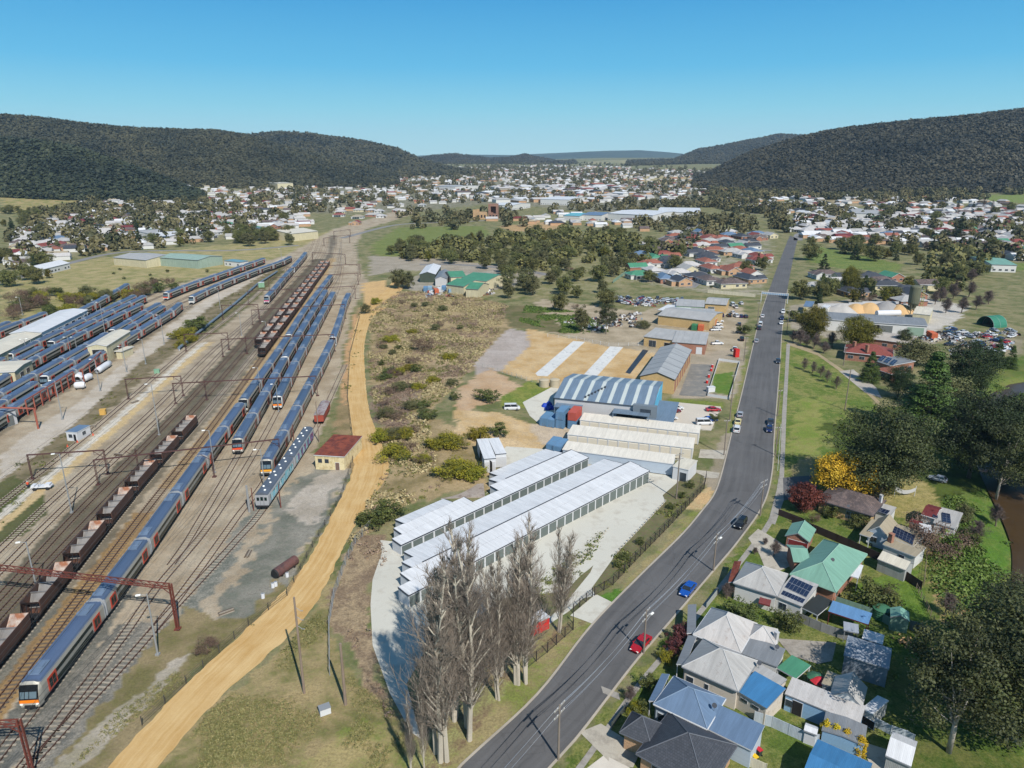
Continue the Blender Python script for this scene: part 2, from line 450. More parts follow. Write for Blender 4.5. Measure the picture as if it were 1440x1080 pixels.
# right of the road
zone('1098,480 1126,482 1182,518 1228,556 1236,600 1190,640 1134,668 1092,690', (100,122,52), (140,140,82), 2)
zone('1120,560 1160,560 1150,640 1110,640', (150,150,86), (122,140,62), 3)
zone('1112,652 1140,640 1150,668 1106,672', (172,156,116), (140,132,86), 1.5)
zone('1060,740 1110,680 1160,676 1300,680 1440,640 1500,640 1500,1100 780,1090 900,940 1000,835', (96,116,50), (132,132,76), 2)
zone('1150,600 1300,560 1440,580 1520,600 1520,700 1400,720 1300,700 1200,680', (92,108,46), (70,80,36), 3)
zone('1200,676 1290,668 1320,700 1300,735 1240,720', (150,144,84), (170,156,104), 2)
zone('1330,700 1400,690 1440,720 1420,800 1400,880 1360,850 1340,790 1325,740', (88,122,44), (104,120,58), 1.5)
zone('1300,760 1332,752 1360,850 1370,900 1330,880 1310,820', (132,134,72), (170,140,104), 1.5)
zone('1200,820 1290,800 1312,890 1240,880 1196,850', (92,122,44), (108,130,54), 1)
zone('1240,900 1360,870 1440,880 1440,1090 1260,1090', (82,104,40), (110,112,60), 2)
zone('1350,520 1440,500 1500,500 1500,560 1440,600 1390,590', (118,124,66), (90,112,48), 2)
zone('1440,800 1415,900 1400,960 1500,960 1500,760', (120,100,70), (90,84,50), 1.5)
zone('1110,430 1300,410 1330,440 1320,480 1240,500 1180,478 1110,462', (176,166,148), (150,142,122), 2)
zone('1300,420 1360,430 1352,450 1300,470', (206,200,190), (190,184,172), 2)
zone('1340,480 1440,470 1440,498 1340,500', (160,150,124), (130,124,94), 2)
zone('1140,345 1170,350 1270,372 1260,382 1180,378 1130,366', (106,126,64), (128,138,76), 3)
zone('1390,372 1500,368 1500,380 1390,380', (106,126,64), (128,138,76), 3)
# middle distance: park, reserve, paddocks
zone('520,345 560,320 640,318 680,318 690,330 650,345 600,350 560,360 530,362', (128,136,78), (114,126,66), 4)
zone('560,345 900,335 930,360 880,400 800,415 720,420 600,400', (158,150,114), (120,122,76), 6)
zone('510,398 540,394 552,418 530,432 510,436', (218,182,128), (206,172,122), .8)
zone('520,360 600,362 720,376 770,384 760,390 640,382 560,380 520,388', (176,166,150), (160,150,132), 1.5)
zone('590,385 720,378 740,400 660,415 600,412 560,405', (176,168,154), (150,144,126), 2)
zone('700,318 780,312 800,322 720,326', (196,160,116), (170,150,110), 3)
zone('1000,262 1440,270 1500,280 1500,300 1300,292 1000,285', (140,132,100), (112,116,70), 8)
zone('1160,282 1250,276 1330,282 1300,290 1180,290', (176,160,130), (140,130,96), 6)
zone('1380,275 1500,272 1500,286 1380,284', (120,140,70), (130,136,80), 8)
zone('830,238 960,246 1010,252 980,264 860,252', (186,170,130), (160,150,104), 20)
zone('0,272 60,270 110,278 140,292 80,300 0,300', (182,160,116), (124,132,70), 6)
zone('130,266 270,262 300,275 150,284', (140,140,84), (112,126,62), 6)
def fbm(x, y, s, seed):
 """cheap smooth value noise on arrays"""
 rs = np.random.RandomState(seed); T = rs.rand(256, 256).astype(np.float32)
 X, Y = x/s, y/s
 x0 = np.floor(X).astype(int); y0 = np.floor(Y).astype(int); fx, fy = X-x0, Y-y0
 fx = fx*fx*(3-2*fx); fy = fy*fy*(3-2*fy)
 g = lambda a, b: T[a & 255, b & 255]
 return (g(x0, y0)*(1-fx)+g(x0+1, y0)*fx)*(1-fy)+(g(x0, y0+1)*(1-fx)+g(x0+1, y0+1)*fx)*fy-.5
def inside(poly, x, y):
 res = np.zeros(x.shape, bool)
 xs = [p[0] for p in poly]; ys = [p[1] for p in poly]
 m = (x > min(xs)-1) & (x < max(xs)+1) & (y > min(ys)-1) & (y < max(ys)+1)
 xi, yi = x[m], y[m]; r = np.zeros(xi.shape, bool)
 for (x0, y0), (x1, y1) in zip(poly, poly[1:]+poly[:1]):
  if y0 == y1: continue
  c = ((y0 > yi) != (y1 > yi)) & (xi < (x1-x0)*(yi-y0)/(y1-y0)+x0)
  r ^= c
 res[m] = r
 return res
def build_ground():
 ys = [30.0]
 while ys[-1] < 9500: ys.append(ys[-1]+max(.42, ys[-1]*.0054))
 ys = np.array(ys); nu = 470
 us = np.linspace(-1.12, 1.12, nu)
 Y = np.repeat(ys, nu).reshape(-1, nu); X = us[None, :]*(Y+30)
 sh = X.shape
 X, Y = X.ravel(), Y.ravel()
 Z = np.array([H(a, b) for a, b in zip(X, Y)], np.float32)
 far = np.clip(Y/400, .35, 8)
 dx = (fbm(X, Y, 3, 1)+.6*fbm(X, Y, 1.1, 2)); dy = (fbm(X, Y, 3, 3)+.6*fbm(X, Y, 1.1, 4))
 c1 = np.tile(np.array(BASE1, np.float32), (len(X), 1)); c2 = np.tile(np.array(BASE2, np.float32), (len(X), 1))
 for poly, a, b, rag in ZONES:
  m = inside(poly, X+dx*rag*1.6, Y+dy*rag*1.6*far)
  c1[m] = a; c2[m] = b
 rows, cols = sh
 idx = np.arange(rows*cols).reshape(sh)
 F = np.stack([idx[:-1, :-1], idx[:-1, 1:], idx[1:, 1:], idx[1:, :-1]], -1).reshape(-1, 4)
 m, nt, b = nodes('earth_and_grass')
 ge = N(nt, 'ShaderNodeNewGeometry'); pos = ge.outputs['Position']
 a1 = N(nt, 'ShaderNodeAttribute', attribute_name='soil_a'); a2 = N(nt, 'ShaderNodeAttribute', attribute_name='soil_b')
 n1 = noise_n(nt, pos, .11, 5, .62); n2 = noise_n(nt, pos, .55, 4, .7); n3 = noise_n(nt, pos, 2.6, 6, .8)
 v = math_n(nt, 'ADD', math_n(nt, 'ADD', math_n(nt, 'MULTIPLY', n1, .5), math_n(nt, 'MULTIPLY', n2, .3)), math_n(nt, 'MULTIPLY', n3, .2))
 col = mix_n(nt, ramp01(nt, v, .455, .56), a1.outputs['Color'], a2.outputs['Color'])
 g = math_n(nt, 'ADD', math_n(nt, 'MULTIPLY', ramp01(nt, n3, .32, .68), .75), math_n(nt, 'MULTIPLY', ramp01(nt, n2, .32, .68), .3))
 g = math_n(nt, 'ADD', g, .475)
 cc = N(nt, 'ShaderNodeCombineColor')
 for i in range(3): nt.links.new(g, cc.inputs[i])
 col = mix_n(nt, 1.0, col, cc.outputs[0], 'MULTIPLY')
 nt.links.new(col, b.inputs['Base Color']); b.inputs['Roughness'].default_value = .95
 b.inputs['Specular IOR Level'].default_value = .15
 bp = N(nt, 'ShaderNodeBump', i_Strength=.55, i_Distance=.25); nt.links.new(math_n(nt, 'ADD', n3, n2), bp.inputs['Height'])
 nt.links.new(bp.outputs[0], b.inputs['Normal'])
 o = np_mesh('ground', np.stack([X, Y, Z], -1), F, m, smooth=True)
 for nm, c in (('soil_a', c1), ('soil_b', c2)):
  at = o.data.color_attributes.new(nm, 'FLOAT_COLOR', 'POINT')
  at.data.foreach_set('color', np.concatenate([c, np.ones((len(c), 1), np.float32)], 1).ravel())
 structure(o, 'valley floor of grass, ballast, sand and bare earth')
build_ground()
SKY_STR, EXPO, HAZE = .09, .5, 4.2e-5
# ---------------------------------------------------------------- railway tracks
rail_m = mat('rusty_rail', S(96,68,56), rough=.6, metal=.2, n=.25)
sleep_m = mat('grey_sleepers', S(168,158,142), n=.35, scale=.6, fine=3)
sleepd_m = mat('dark_timber_sleepers', S(112,98,84), n=.35, scale=.6, fine=3)
TRACK_LAB = {
 'T1': 'rail track carrying the long orange-nosed train in front', 'T2': 'rail track under the red-nosed blue-roofed train',
 'T3': 'rail track ending at the orange-nosed train between two other trains', 'T4': 'rail track under the orange-nosed train beside the painted old carriages',
 'T5': 'rail siding under the silver carriages painted with blue lettering', 'J': 'golden brown empty track between hopper wagons and long train',
 'H1': 'rail track under the brown hopper wagons with empty bins', 'B2': 'dark oily track beside the brown hopper wagons', 'B1': 'dark oily track second from the hopper wagons',
 'A2': 'pale gravel track next to the dark oily pair', 'A1': 'pale gravel track leading to the short blue train', 'A0': 'track beside the white-edged concrete platform strip',
}
def track(key, y0, y1, far=False, dark=False):
 c = [p for p in TRKA[key].p if y0 <= p.y <= y1]
 lab = TRACK_LAB.get(key) or TRK_EXTRA[key]
 root = thing('railway_track', lab, 'railway track', (c[0].x, c[0].y, 0), 0, 'tracks of the rail yard')
 ox, oy = c[0].x, c[0].y
 step = 1 if c[0].y < 200 else 2
 cc = c[::step]+([c[-1]] if (len(c)-1) % step else [])
 for d in (-.72, .72):
  mb = MB(); L = offset_line(cc, d-.06); Rr = offset_line(cc, d+.06); n = len(cc)
  a = mb.pts([(p.x-ox, p.y-oy, z) for q, z in ((L, .05), (L, .24), (Rr, .24), (Rr, .05)) for p in q])[0]
  for k in range(n-1):
   for i in range(3):
    mb.f.append([a+i*n+k, a+(i+1)*n+k, a+(i+1)*n+k+1, a+i*n+k+1]); mb.mi.append(0)
  mb.build('rail', rail_m, root)
 mb = MB(); arc = Arc([tuple(p) for p in c]); d = .4; sp = .95 if c[0].y < 200 else 1.3
 while d < arc.l[-1] and arc.at(d).y < 420:
  m_, h = arc.pose(d-.3, d+.3); mb.obox(m_.x-ox, m_.y-oy, .01, .13, .26, 2.5, h); d += sp
 if mb.f:
  o = mb.build('sleepers', sleepd_m if dark else sleep_m, root); o['kind'] = 'stuff'
TRK_EXTRA = {k: 'storage yard track %s from the access lane, under parked trains' % w for k, w in zip(('N1','N2','N3','N4','N5','N6','N8'), ('nearest', 'second', 'third', 'fourth', 'fifth', 'sixth', 'seventh'))}
TRK_EXTRA.update(W1='rail track behind the long white shed, nearer of two', W2='rail track behind the long white shed, farther of two')
for k_ in ('T1','J','H1','B2','B1','A2','A1'): track(k_, 45, 700, dark=k_ in ('B1', 'B2', 'J'))
track('T2', 119, 520); track('T3', 52, 520); track('T4', 67, 520)
track('T5', 98, 260); track('A0', 106, 560)
for k_ in ('N1','N2','N3','N4','N5','N6'): track(k_, 158, 520)
track('N8', 158, 420); track('W1', 205, 350); track('W2', 205, 338)
# ---------------------------------------------------------------- double-deck trains
steel = mat('brushed_carriage_steel', S(192,188,176,1.6), rough=.5, metal=.2, n=.12, scale=.4)
roofm = mat('sky_tinted_carriage_roof', S(92,110,138), rough=.45, metal=.15, n=.16, scale=.5, jitter=.12, spec=.6)  # grey roofs: the blue of the reflected sky is put into the base colour
roofl = mat('pale_blue_roof_equipment', S(128,148,172), rough=.5, metal=.2, n=.25)
under = mat('black_underframe', (.012,.012,.013), rough=.8)
band_m = glass_mat('dark_green_tinted_glass', (.006,.012,.011), .2); band_m.node_tree.nodes['Principled BSDF'].inputs['Specular IOR Level'].default_value = .25
pane_m = glass_mat('windscreen_glass', (.06,.085,.1), .08)
door_m = mat('orange_red_door_frame', S(214,74,46), rough=.5, n=.1)
doorf_m = mat('faded_red_door_frame', S(150,74,62), rough=.5, n=.15)
endf_m = mat('silver_end_frame', S(168,172,176), rough=.5, n=.15)
white_m = mat('white_paint', S(226,226,222), rough=.5, n=.08)
orange_m = mat('orange_nose_paint', S(255,140,32,1.35), rough=.4, n=.06)
redor_m = mat('red_orange_nose_paint', S(240,84,48,1.35), rough=.4, n=.06)
yellow_m = mat('amber_nose_paint', S(250,176,50,1.35), rough=.4, n=.06)
pink_m = mat('pink_sprayed_nose', S(216,110,150,1.3), rough=.5, n=.3)
black_m = mat('black_gloss_panel', (.01,.011,.013), rough=.2, n=.1)
lamp_m = mat('lamp_glass', (.8,.8,.75), rough=.15, n=.05)
LC = 20.25
PROF = [(-1.38,1.0),(-1.5,1.6),(-1.52,3.35),(-1.36,3.95),(1.36,3.95),(1.52,3.35),(1.5,1.6),(1.38,1.0)]
RPROF = [(-1.4,3.86),(-1.18,4.22),(-.6,4.4),(.6,4.4),(1.18,4.22),(1.4,3.86)]
def m_body(cab):
 mb = MB(); x1 = LC/2-(1.0 if cab else .28); mb.extr(PROF, -LC/2+.28, x1)
 mb.box(-LC/2+.02, -LC/2+.28, -.6, .6, 1.1, 3.4)
 if not cab: mb.box(LC/2-.28, LC/2-.02, -.6, .6, 1.1, 3.4)
 return mb
def m_roof(cab):
 mb = MB(); mb.extr(RPROF, -LC/2+.3, LC/2-(1.3 if cab else .3)); return mb
def m_band(z0, z1, y, x0, x1):
 mb = MB()
 for s in (-1, 1): mb.box(x0, x1, min(s*y, s*(y-.05)), max(s*y, s*(y-.05)), z0, z1)
 return mb
CARM = {}
def make_carriage(parent, cab=None, lod=0, redoor=True):
 """one carriage: body with roof, two window bands, doors, roof equipment, bogies and, when cab is a paint, a driving cab"""
 key = (None if cab is None else cab.name, lod, redoor)
 if key not in CARM:
  c = cab is not None
  p = m_body(c).build('carriage', steel)
  m_roof(c).build('roof', roofm, p)
  m_band(2.72, 3.3, 1.555, -5.6, 5.6).build('upper_window_band', band_m, p)
  m_band(1.28, 1.98, 1.55, -5.4, 5.4).build('lower_window_band', band_m, p)
  dm = door_m if redoor else doorf_m
  for x in (-7.1, 7.1 if not c else 6.6):
   for s in (-1, 1):
    mb = MB(); mb.cur = 0; y = s*1.56
    mb.box(x-1.15, x+1.15, min(y, y-s*.1), max(y, y-s*.1), 1.25, 3.4)
    mb.cur = 1
    for a in (-1, 1): mb.box(x+a*.44-.36, x+a*.44+.36, min(y, y+s*.03), max(y, y+s*.03), 1.6, 3.05)
    mb.build('door', [dm, band_m], p)
  if lod < 2:
   for x in (-7.4, 6.4 if c else 7.4):
    mb = MB(); mb.box(x-1.5, x+1.5, -.75, .75, 4.36, 4.56); mb.box(x-.9, x+.2, -.5, .5, 4.56, 4.68)
    mb.box(x+.6, x+1.2, -.95, -.45, 4.3, 4.6); mb.build('roof_equipment', roofl, p)
   for x in (-LC/2+.32, LC/2-.32) if not c else (-LC/2+.32,):
    mb = MB(); mb.extr([(-1.5,1.1),(-1.56,1.6),(-1.58,3.35),(-1.42,4.05),(-.6,4.47),(.6,4.47),(1.42,4.05),(1.58,3.35),(1.56,1.6),(1.5,1.1)], x-.12, x+.12)
    mb.build('end_frame', endf_m, p)
  for x in (-6.9, 6.9):
   mb = MB(); mb.box(x-1.9, x+1.9, -1.2, 1.2, .35, .85)
   for dx in (-1.25, 1.25):
    for s in (-1, 1): mb.tube((x+dx, s*.66, .46), (x+dx, s*.8, .46), .46, 10)
   mb.build('bogie', under, p)
  mb = MB(); mb.box(-4.6, 4.6, -1.25, 1.25, .45, 1.02); mb.build('underframe', under, p)
  if c:
   x0 = LC/2-1.0; mb = MB()
   pr_ = [(-1.38,.7),(-1.5,1.6),(-1.52,3.35),(-1.3,3.98),(-.6,4.3),(.6,4.3),(1.3,3.98),(1.52,3.35),(1.5,1.6),(1.38,.7)]
   fr = [(y*.9, .72+(z-.7)*.92, LC/2-.05 if z < 2.2 else LC/2-.05-(z-2.2)*.36) for y, z in pr_]
   a = mb.pts([(x0-.05, y, z) for y, z in pr_]+[(x, y, z) for y, z, x in fr])[0]
   n = len(pr_)
   for k in range(n): j = (k+1) % n; mb.f.append([a+k, a+j, a+n+j, a+n+k]); mb.mi.append(0)
   mb.f.append([a+n+k for k in range(n)]); mb.mi.append(0)
   mb.build('cab_shell', white_m if lod else steel, p)
   def slab(z0, z1, w, nm, mt, t=.05):
    q = MB(); X = lambda z: LC/2-.05-(max(0, z-2.2))*.36+.02
    q.face([(X(z0)+t, -w, z0), (X(z0)+t, w, z0), (X(z1)+t, w*.97, z1), (X(z1)+t, -w*.97, z1)])
    q.face([(X(z0), -w, z0), (X(z0)+t, -w, z0), (X(z1)+t, -w*.97, z1), (X(z1), -w*.97, z1)])
    q.face([(X(z0), w, z0), (X(z1), w*.97, z1), (X(z1)+t, w*.97, z1), (X(z0)+t, w, z0)])
    q.face([(X(z1), -w*.97, z1), (X(z1)+t, -w*.97, z1), (X(z1)+t, w*.97, z1), (X(z1), w*.97, z1)])
    q.face([(X(z0), -w, z0), (X(z0), w, z0), (X(z0)+t, w, z0), (X(z0)+t, -w, z0)])
    return q.build(nm, mt, p)
   slab(1.95, 3.98, 1.3, 'black_front_mask', black_m)
   q = MB(); X = lambda z: LC/2-.05-(max(0, z-2.2))*.36+.09
   for (ya, yb) in ((-1.12, -.55), (-.45, .05), (.15, 1.12)):
    q.face([(X(2.2), ya, 2.2), (X(2.2), yb, 2.2), (X(3.1), yb, 3.1), (X(3.1), ya, 3.1)])
   q.build('windscreen', pane_m, p)
   slab(1.42, 1.95, 1.34, 'nose_panel', cab)
   q = MB(); q.box(LC/2-.5, LC/2+.1, -.7, .7, .55, 1.05); q.box(LC/2, LC/2+.35, -.2, .2, .75, 1.0); q.build('coupler', under, p)
   for s in (-1, 1):
    q = MB(); q.obox(LC/2-.02, s*1.08, 1.12, 1.36, .16, .4); q.build('headlight', lamp_m, p)
  for ch in list(p.children):
   pass
  CARM[key] = p; fresh = True
 else: fresh = False
 p = CARM[key]
 if fresh: p.parent = parent; return p
 return dup(p, parent=parent)
def train(key, y_front, ncar, label, nose=None, tail=None, redoor=True, lod=0, y_is_end=False, dirn=1):
 """a coupled train on one track, its front at ground distance y_front, the rest running away up the track"""
 a = TRKA[key]
 d0 = min(range(len(a.p)), key=lambda i: abs(a.p[i].y-y_front)); d0 = a.l[d0]
 p0 = a.at(d0)
 root = thing('passenger_train', label, 'train', (p0.x, p0.y, 0), 0, 'trains parked in the rail yard')
 for k in range(ncar):
  s0 = d0+k*LC;
  if s0+LC > a.l[-1]: break
  m_, h = a.pose(s0+3.2, s0+LC-3.2)
  first = (k == 0 and nose is not None); last = (k == ncar-1 and tail is not None)
  c = make_carriage(root, nose if first else (tail if last else None), lod, redoor)
  c.location = (m_.x-p0.x, m_.y-p0.y, .24)
  c.rotation_euler = (0, 0, h+(math.pi if not last or first else 0))
 return root
# right-hand stabling roads
train('T1', 80.5, 6, 'long grey train nearest the camera with blue roof, orange nose and red-framed doors', orange_m, None)
train('T1', 206, 4, 'blue-roofed train with dark cab roof coupled up behind the longest front train', black_m, None, redoor=False)
train('T1', 288, 8, 'blue-roofed train farthest up the same track as the orange-nosed front train', white_m, None, redoor=False, lod=1)
train('T2', 171.5, 4, 'blue-roofed train with red-orange nose on the second stabling track', redor_m, None, redoor=False)
train('T2', 254, 7, 'train with dark cab roof standing behind the red-orange-nosed train', black_m, None, redoor=False, lod=1)
train('T3', 208, 9, 'blue-roofed train with orange nose squeezed between two longer trains', orange_m, None, redoor=False, lod=1)
train('T4', 160.7, 6, 'blue-roofed train with amber nose beside the painted old carriages', yellow_m, None, redoor=False)
train('T4', 284, 5, 'train with dark cab roof standing behind the amber-nosed train', black_m, None, redoor=False, lod=1)
train('A1', 374, 5, 'short train with sprayed pink and blue nose alone on the gravel tracks', pink_m, None, redoor=False, lod=1)
train('A1', 478, 4, 'short blue-roofed train farther up the track from the pink-nosed one', white_m, None, redoor=False, lod=1)
# left-hand storage yard
train('N1', 158, 10, 'storage yard train along the access lane, partly behind the orange steel frame', None, None, lod=1)
train('N1', 374, 8, 'train curving away past the paddock at the far end of the storage yard', white_m, None, lod=1, redoor=False)
train('N2', 165, 3, 'short part of a train in front of the small cream shed, second storage track', None, black_m, lod=1)
train('N2', 228, 6, 'train running through the small cream washing shed', black_m, None, lod=1)
train("N3", 172, 6, 'train on the third storage track beside the cream gable-roofed office shed', None, None, lod=1)
train('N3', 296, 3, 'dark-cabbed train on the third storage track, beyond the small cream shed', black_m, None, lod=1)
train('N4', 196, 8, 'train on the fourth storage track, passing behind the paired silver poles', None, None, lod=1)
train('N4', 384, 7, 'orange-cabbed train curving away behind the far end of the storage yard', redor_m, None, lod=1)
train('N5', 210, 3, 'short dark-cabbed train on the fifth storage track', None, black_m, lod=1)
train('N5', 276, 5, 'train on the fifth storage track, tail towards the paddock', black_m, None, lod=1)
train('N6', 214, 2, 'pair of carriages close along the long white shed', None, black_m, lod=1)
train('N6', 258, 6, 'train on the sixth storage track emerging past the long white shed', black_m, None, lod=1)
train('N8', 318, 5, 'train with bright red doors at the edge of the scrub behind the long white shed', white_m, None, lod=1)
train('W1', 215, 6, 'train behind the long white shed, nearer of the two', None, None, lod=1)
train('W2', 215, 5, 'train behind the long white shed, farther of the two', None, None, lod=1)
# ---------------------------------------------------------------- hopper wagons
hop_m = mat('brown_hopper_steel', S(92,68,60), rough=.7, n=.25, scale=.5, c2=S(120,80,62), amt=.25)
hopin_m = mat('scuffed_bright_hopper_lining', S(158,154,150), rough=.4, metal=.4, n=.3, scale=1.2)
hopend_m = mat('rust_streaked_white_lining', S(206,196,184), rough=.5, n=.2, c2=S(160,104,72), scale=.5, amt=.6)
graf_m = mat('pale_spray_paint', S(176,188,186), rough=.6, n=.2)
LW = 15.4
def hopper_proto(parent):
 p = MB(); hw = 1.5
 for s in (-1, 1):
  p.extr([(s*1.2, 1.0), (s*1.28, 1.0), (s*(hw+.04), 1.9), (s*(hw+.04), 3.75), (s*(hw-.06), 3.75), (s*(hw-.06), 1.95)], -LW/2+1.5, LW/2-1.5)
 p.box(-LW/2+.5, LW/2-.5, -1.1, 1.1, .85, 1.0)
 p = p.build('hopper_wagon', hop_m, parent)
 q = MB(); xs = np.linspace(-LW/2+3.4, LW/2-3.4, 7); zs = [1.3, 3.2, 1.3, 3.2, 1.3, 3.2, 1.3]
 for (xa, za), (xb, zb) in zip(zip(xs, zs), list(zip(xs, zs))[1:]):
  q.face([(xa, -1.36, za), (xa, 1.36, za), (xb, 1.36, zb), (xb, -1.36, zb)])
 for x in xs[1::2]: q.box(x-.1, x+.1, -1.4, 1.4, 3.3, 3.5)
 q.build('bin_floor', hopin_m, p)
 for s in (-1, 1):
  q = MB(); x0, x1 = s*(LW/2-1.3), s*(LW/2-4.2)
  q.face([(x0, -1.42, 3.7), (x0, 1.42, 3.7), (x1, 1.38, 1.4), (x1, -1.38, 1.4)])
  q.face([(x0, -1.42, 3.7), (x1, -1.38, 1.4), (x1, -1.38, 1.3), (x0+s*.08, -1.42, 3.66)])
  q.build('end_slope', hopend_m, p)
  q = MB(); xe = s*(LW/2-.3)
  q.box(min(xe, xe-s*1.6), max(xe, xe-s*1.6), -1.3, 1.3, 1.0, 1.12)
  for y in (-1.3, -.4, .4, 1.3): q.tube((xe-s*.1, y, 1.1), (x0+s*.1, y*.95, 3.5), .07, 4)
  q.tube((xe-s*.1, -1.3, 2.1), (xe-s*.1, 1.3, 2.1), .06, 4); q.box(min(xe, xe-s*.15), max(xe, xe-s*.15), -1.2, 1.2, .8, 1.3)
  q.tube((xe, 0, .95), (xe+s*.3, 0, .95), .14, 6)
  q.build('end_platform', under, p)
  q = MB(); x = s*(LW/2-2.6); q.box(x-1.5, x+1.5, -1.1, 1.1, .4, .8)
  for dx in (-.9, .9):
   for t in (-1, 1): q.tube((x+dx, t*.66, .44), (x+dx, t*.8, .44), .44, 10)
  q.build('bogie', under, p)
 return p
HOPP = {}
def hopper_train(key, y_front, n, label, graf=0):
 a = TRKA[key]; i0 = min(range(len(a.p)), key=lambda i: abs(a.p[i].y-y_front)); d0 = a.l[i0]; p0 = a.at(d0)
 root = thing('freight_train', label, 'train', (p0.x, p0.y, 0), 0, 'brown hopper trains')
 for k in range(n):
  s0 = d0+k*(LW+.35)
  m_, h = a.pose(s0+2.5, s0+LW-2.5)
  if 'p' not in HOPP: HOPP['p'] = c = hopper_proto(root)
  else: c = dup(HOPP['p'], parent=root)
  c.location = (m_.x-p0.x, m_.y-p0.y, .24); c.rotation_euler = (0, 0, h)
 for k, c in enumerate([o for o in root.children][:2] if graf else ()):
  if True:
   q = MB(); r2 = random.Random(k+3)
   for i in range(9):
    x = -5.2+i*1.05; z0, z1 = 1.95+r2.random()*.5, 2.9+r2.random()*.7
    q.face([(x, -1.555, z0), (x+.35+r2.random()*.5, -1.555, z0+r2.random()*.3), (x+.3+r2.random()*.6, -1.555, z1), (x+r2.random()*.2, -1.555, z1-.2)])
   o = q.build('sprayed_lettering', graf_m, c); c['label'] = 'brown wagon sprayed with pale graffiti'
 return root
hopper_train('H1', 51, 9, 'string of empty brown hopper wagons running off the bottom left corner', 1)
hopper_train('J', 268, 16, 'far string of brown hopper wagons, nearer to the blue trains')
hopper_train('H1', 281, 15, 'far string of brown hopper wagons, nearer to the gravel tracks')
# ---------------------------------------------------------------- old silver carriages with painted sides, red wagon
silver = mat('stainless_old_carriage', S(196,198,202), rough=.4, metal=.3, n=.12)
silvroof = mat('dull_grey_roof_old_carriage', S(112,120,132), rough=.45, metal=.3, n=.2)
cyan_m = mat('turquoise_spray_paint', S(84,190,206), rough=.5, n=.3, c2=S(226,240,240), scale=1.6, amt=.5)
pinkr_m = mat('magenta_spray_paint', S(196,70,110), rough=.5, n=.3, c2=S(90,130,190), scale=1.4, amt=.5)
blues_m = mat('sky_blue_spray_lettering', S(150,214,228), rough=.5, n=.2)
def old_train():
 a = TRKA['T5']; d0 = a.near(-55.1, 143.5); p0 = a.at(d0)
 root = thing('old_passenger_train', 'old silver carriages with turquoise lettering sprayed along the side', 'train', (p0.x, p0.y, 0))
 for k in range(2):
  s0 = d0+k*20.6; m_, h = a.pose(s0+3, s0+17)
  b = MB(); L = 20.0; pf = [(-1.42,.95),(-1.5,1.4),(-1.5,3.2),(-1.35,3.6),(1.35,3.6),(1.5,3.2),(1.5,1.4),(1.42,.95)]
  b.extr(pf, -L/2, L/2); c = b.build('carriage', silver, root)
  c.location = (m_.x-p0.x, m_.y-p0.y, .24); c.rotation_euler = (0, 0, h+math.pi)
  q = MB(); q.extr([(-1.44,3.52),(-1.2,3.86),(-.5,4.1),(.5,4.1),(1.2,3.86),(1.44,3.52)], -L/2+.05, L/2+.05); q.build('roof', silvroof, c)
  for i in range(10):
   q = MB(); q.lathe([(.2, 4.0), (.28, 4.12), (.2, 4.26), (.05, 4.3)], 8, -L/2+1.2+i*1.95, .45 if i % 2 else -.45); q.build('roof_vent', lamp_m, c)
  rr = random.Random(5+k)
  for s in (-1, 1):
   q = MB(); y = s*1.512
   q.box(-L/2+1.5, L/2-1.5, min(y, y-s*.02), max(y, y-s*.02), 2.0, 2.9); q.build('window_band', band_m, c)
   q = MB(); q.cur = 0; y = s*1.53
   for i in range(11):
    x = -L/2+1.0+i*1.6; w_ = 1.35+rr.random()*.6; z0 = 1.1+rr.random()*.2; z1 = 2.9+rr.random()*.45
    q.cur = i % 2 if k == 0 else (1 if i < 2 else i % 2)
    q.face([(x, y, z0), (x+w_, y, z0+rr.random()*.2), (x+w_*.9, y, z1), (x+.1, y, z1-.15)])
   q.build('sprayed_lettering', [cyan_m, blues_m] if k == 0 else [cyan_m, pinkr_m], c)
  for x in (-6.6, 6.6):
   q = MB(); q.box(x-1.6, x+1.6, -1.15, 1.15, .35, .85)
   for dx in (-1.1, 1.1):
    for s in (-1, 1): q.tube((x+dx, s*.66, .45), (x+dx, s*.8, .45), .45, 10)
   q.build('bogie', under, c)
  q = MB(); q.box(-4, 4, -1.2, 1.2, .45, 1.0); q.build('underframe', under, c)
  if k == 0:
   for y in (-.85, 0, .85):
    q = MB(); q.box(L/2, L/2+.04, y-.28, y+.28, 2.1, 2.9 if y else 3.0); q.build('front_window', band_m, c)
   q = MB(); q.box(L/2, L/2+.3, -1.2, 1.2, .6, .95); q.tube((L/2+.2, 0, .9), (L/2+.6, 0, .9), .15, 6); q.build('buffer_beam', under, c)
   q = MB(); q.box(L/2, L/2+.03, -.42, -.36, 1.1, 3.1); q.box(L/2, L/2+.03, .36, .42, 1.1, 3.1); q.build('door_frame', silvroof, c)
old_train()
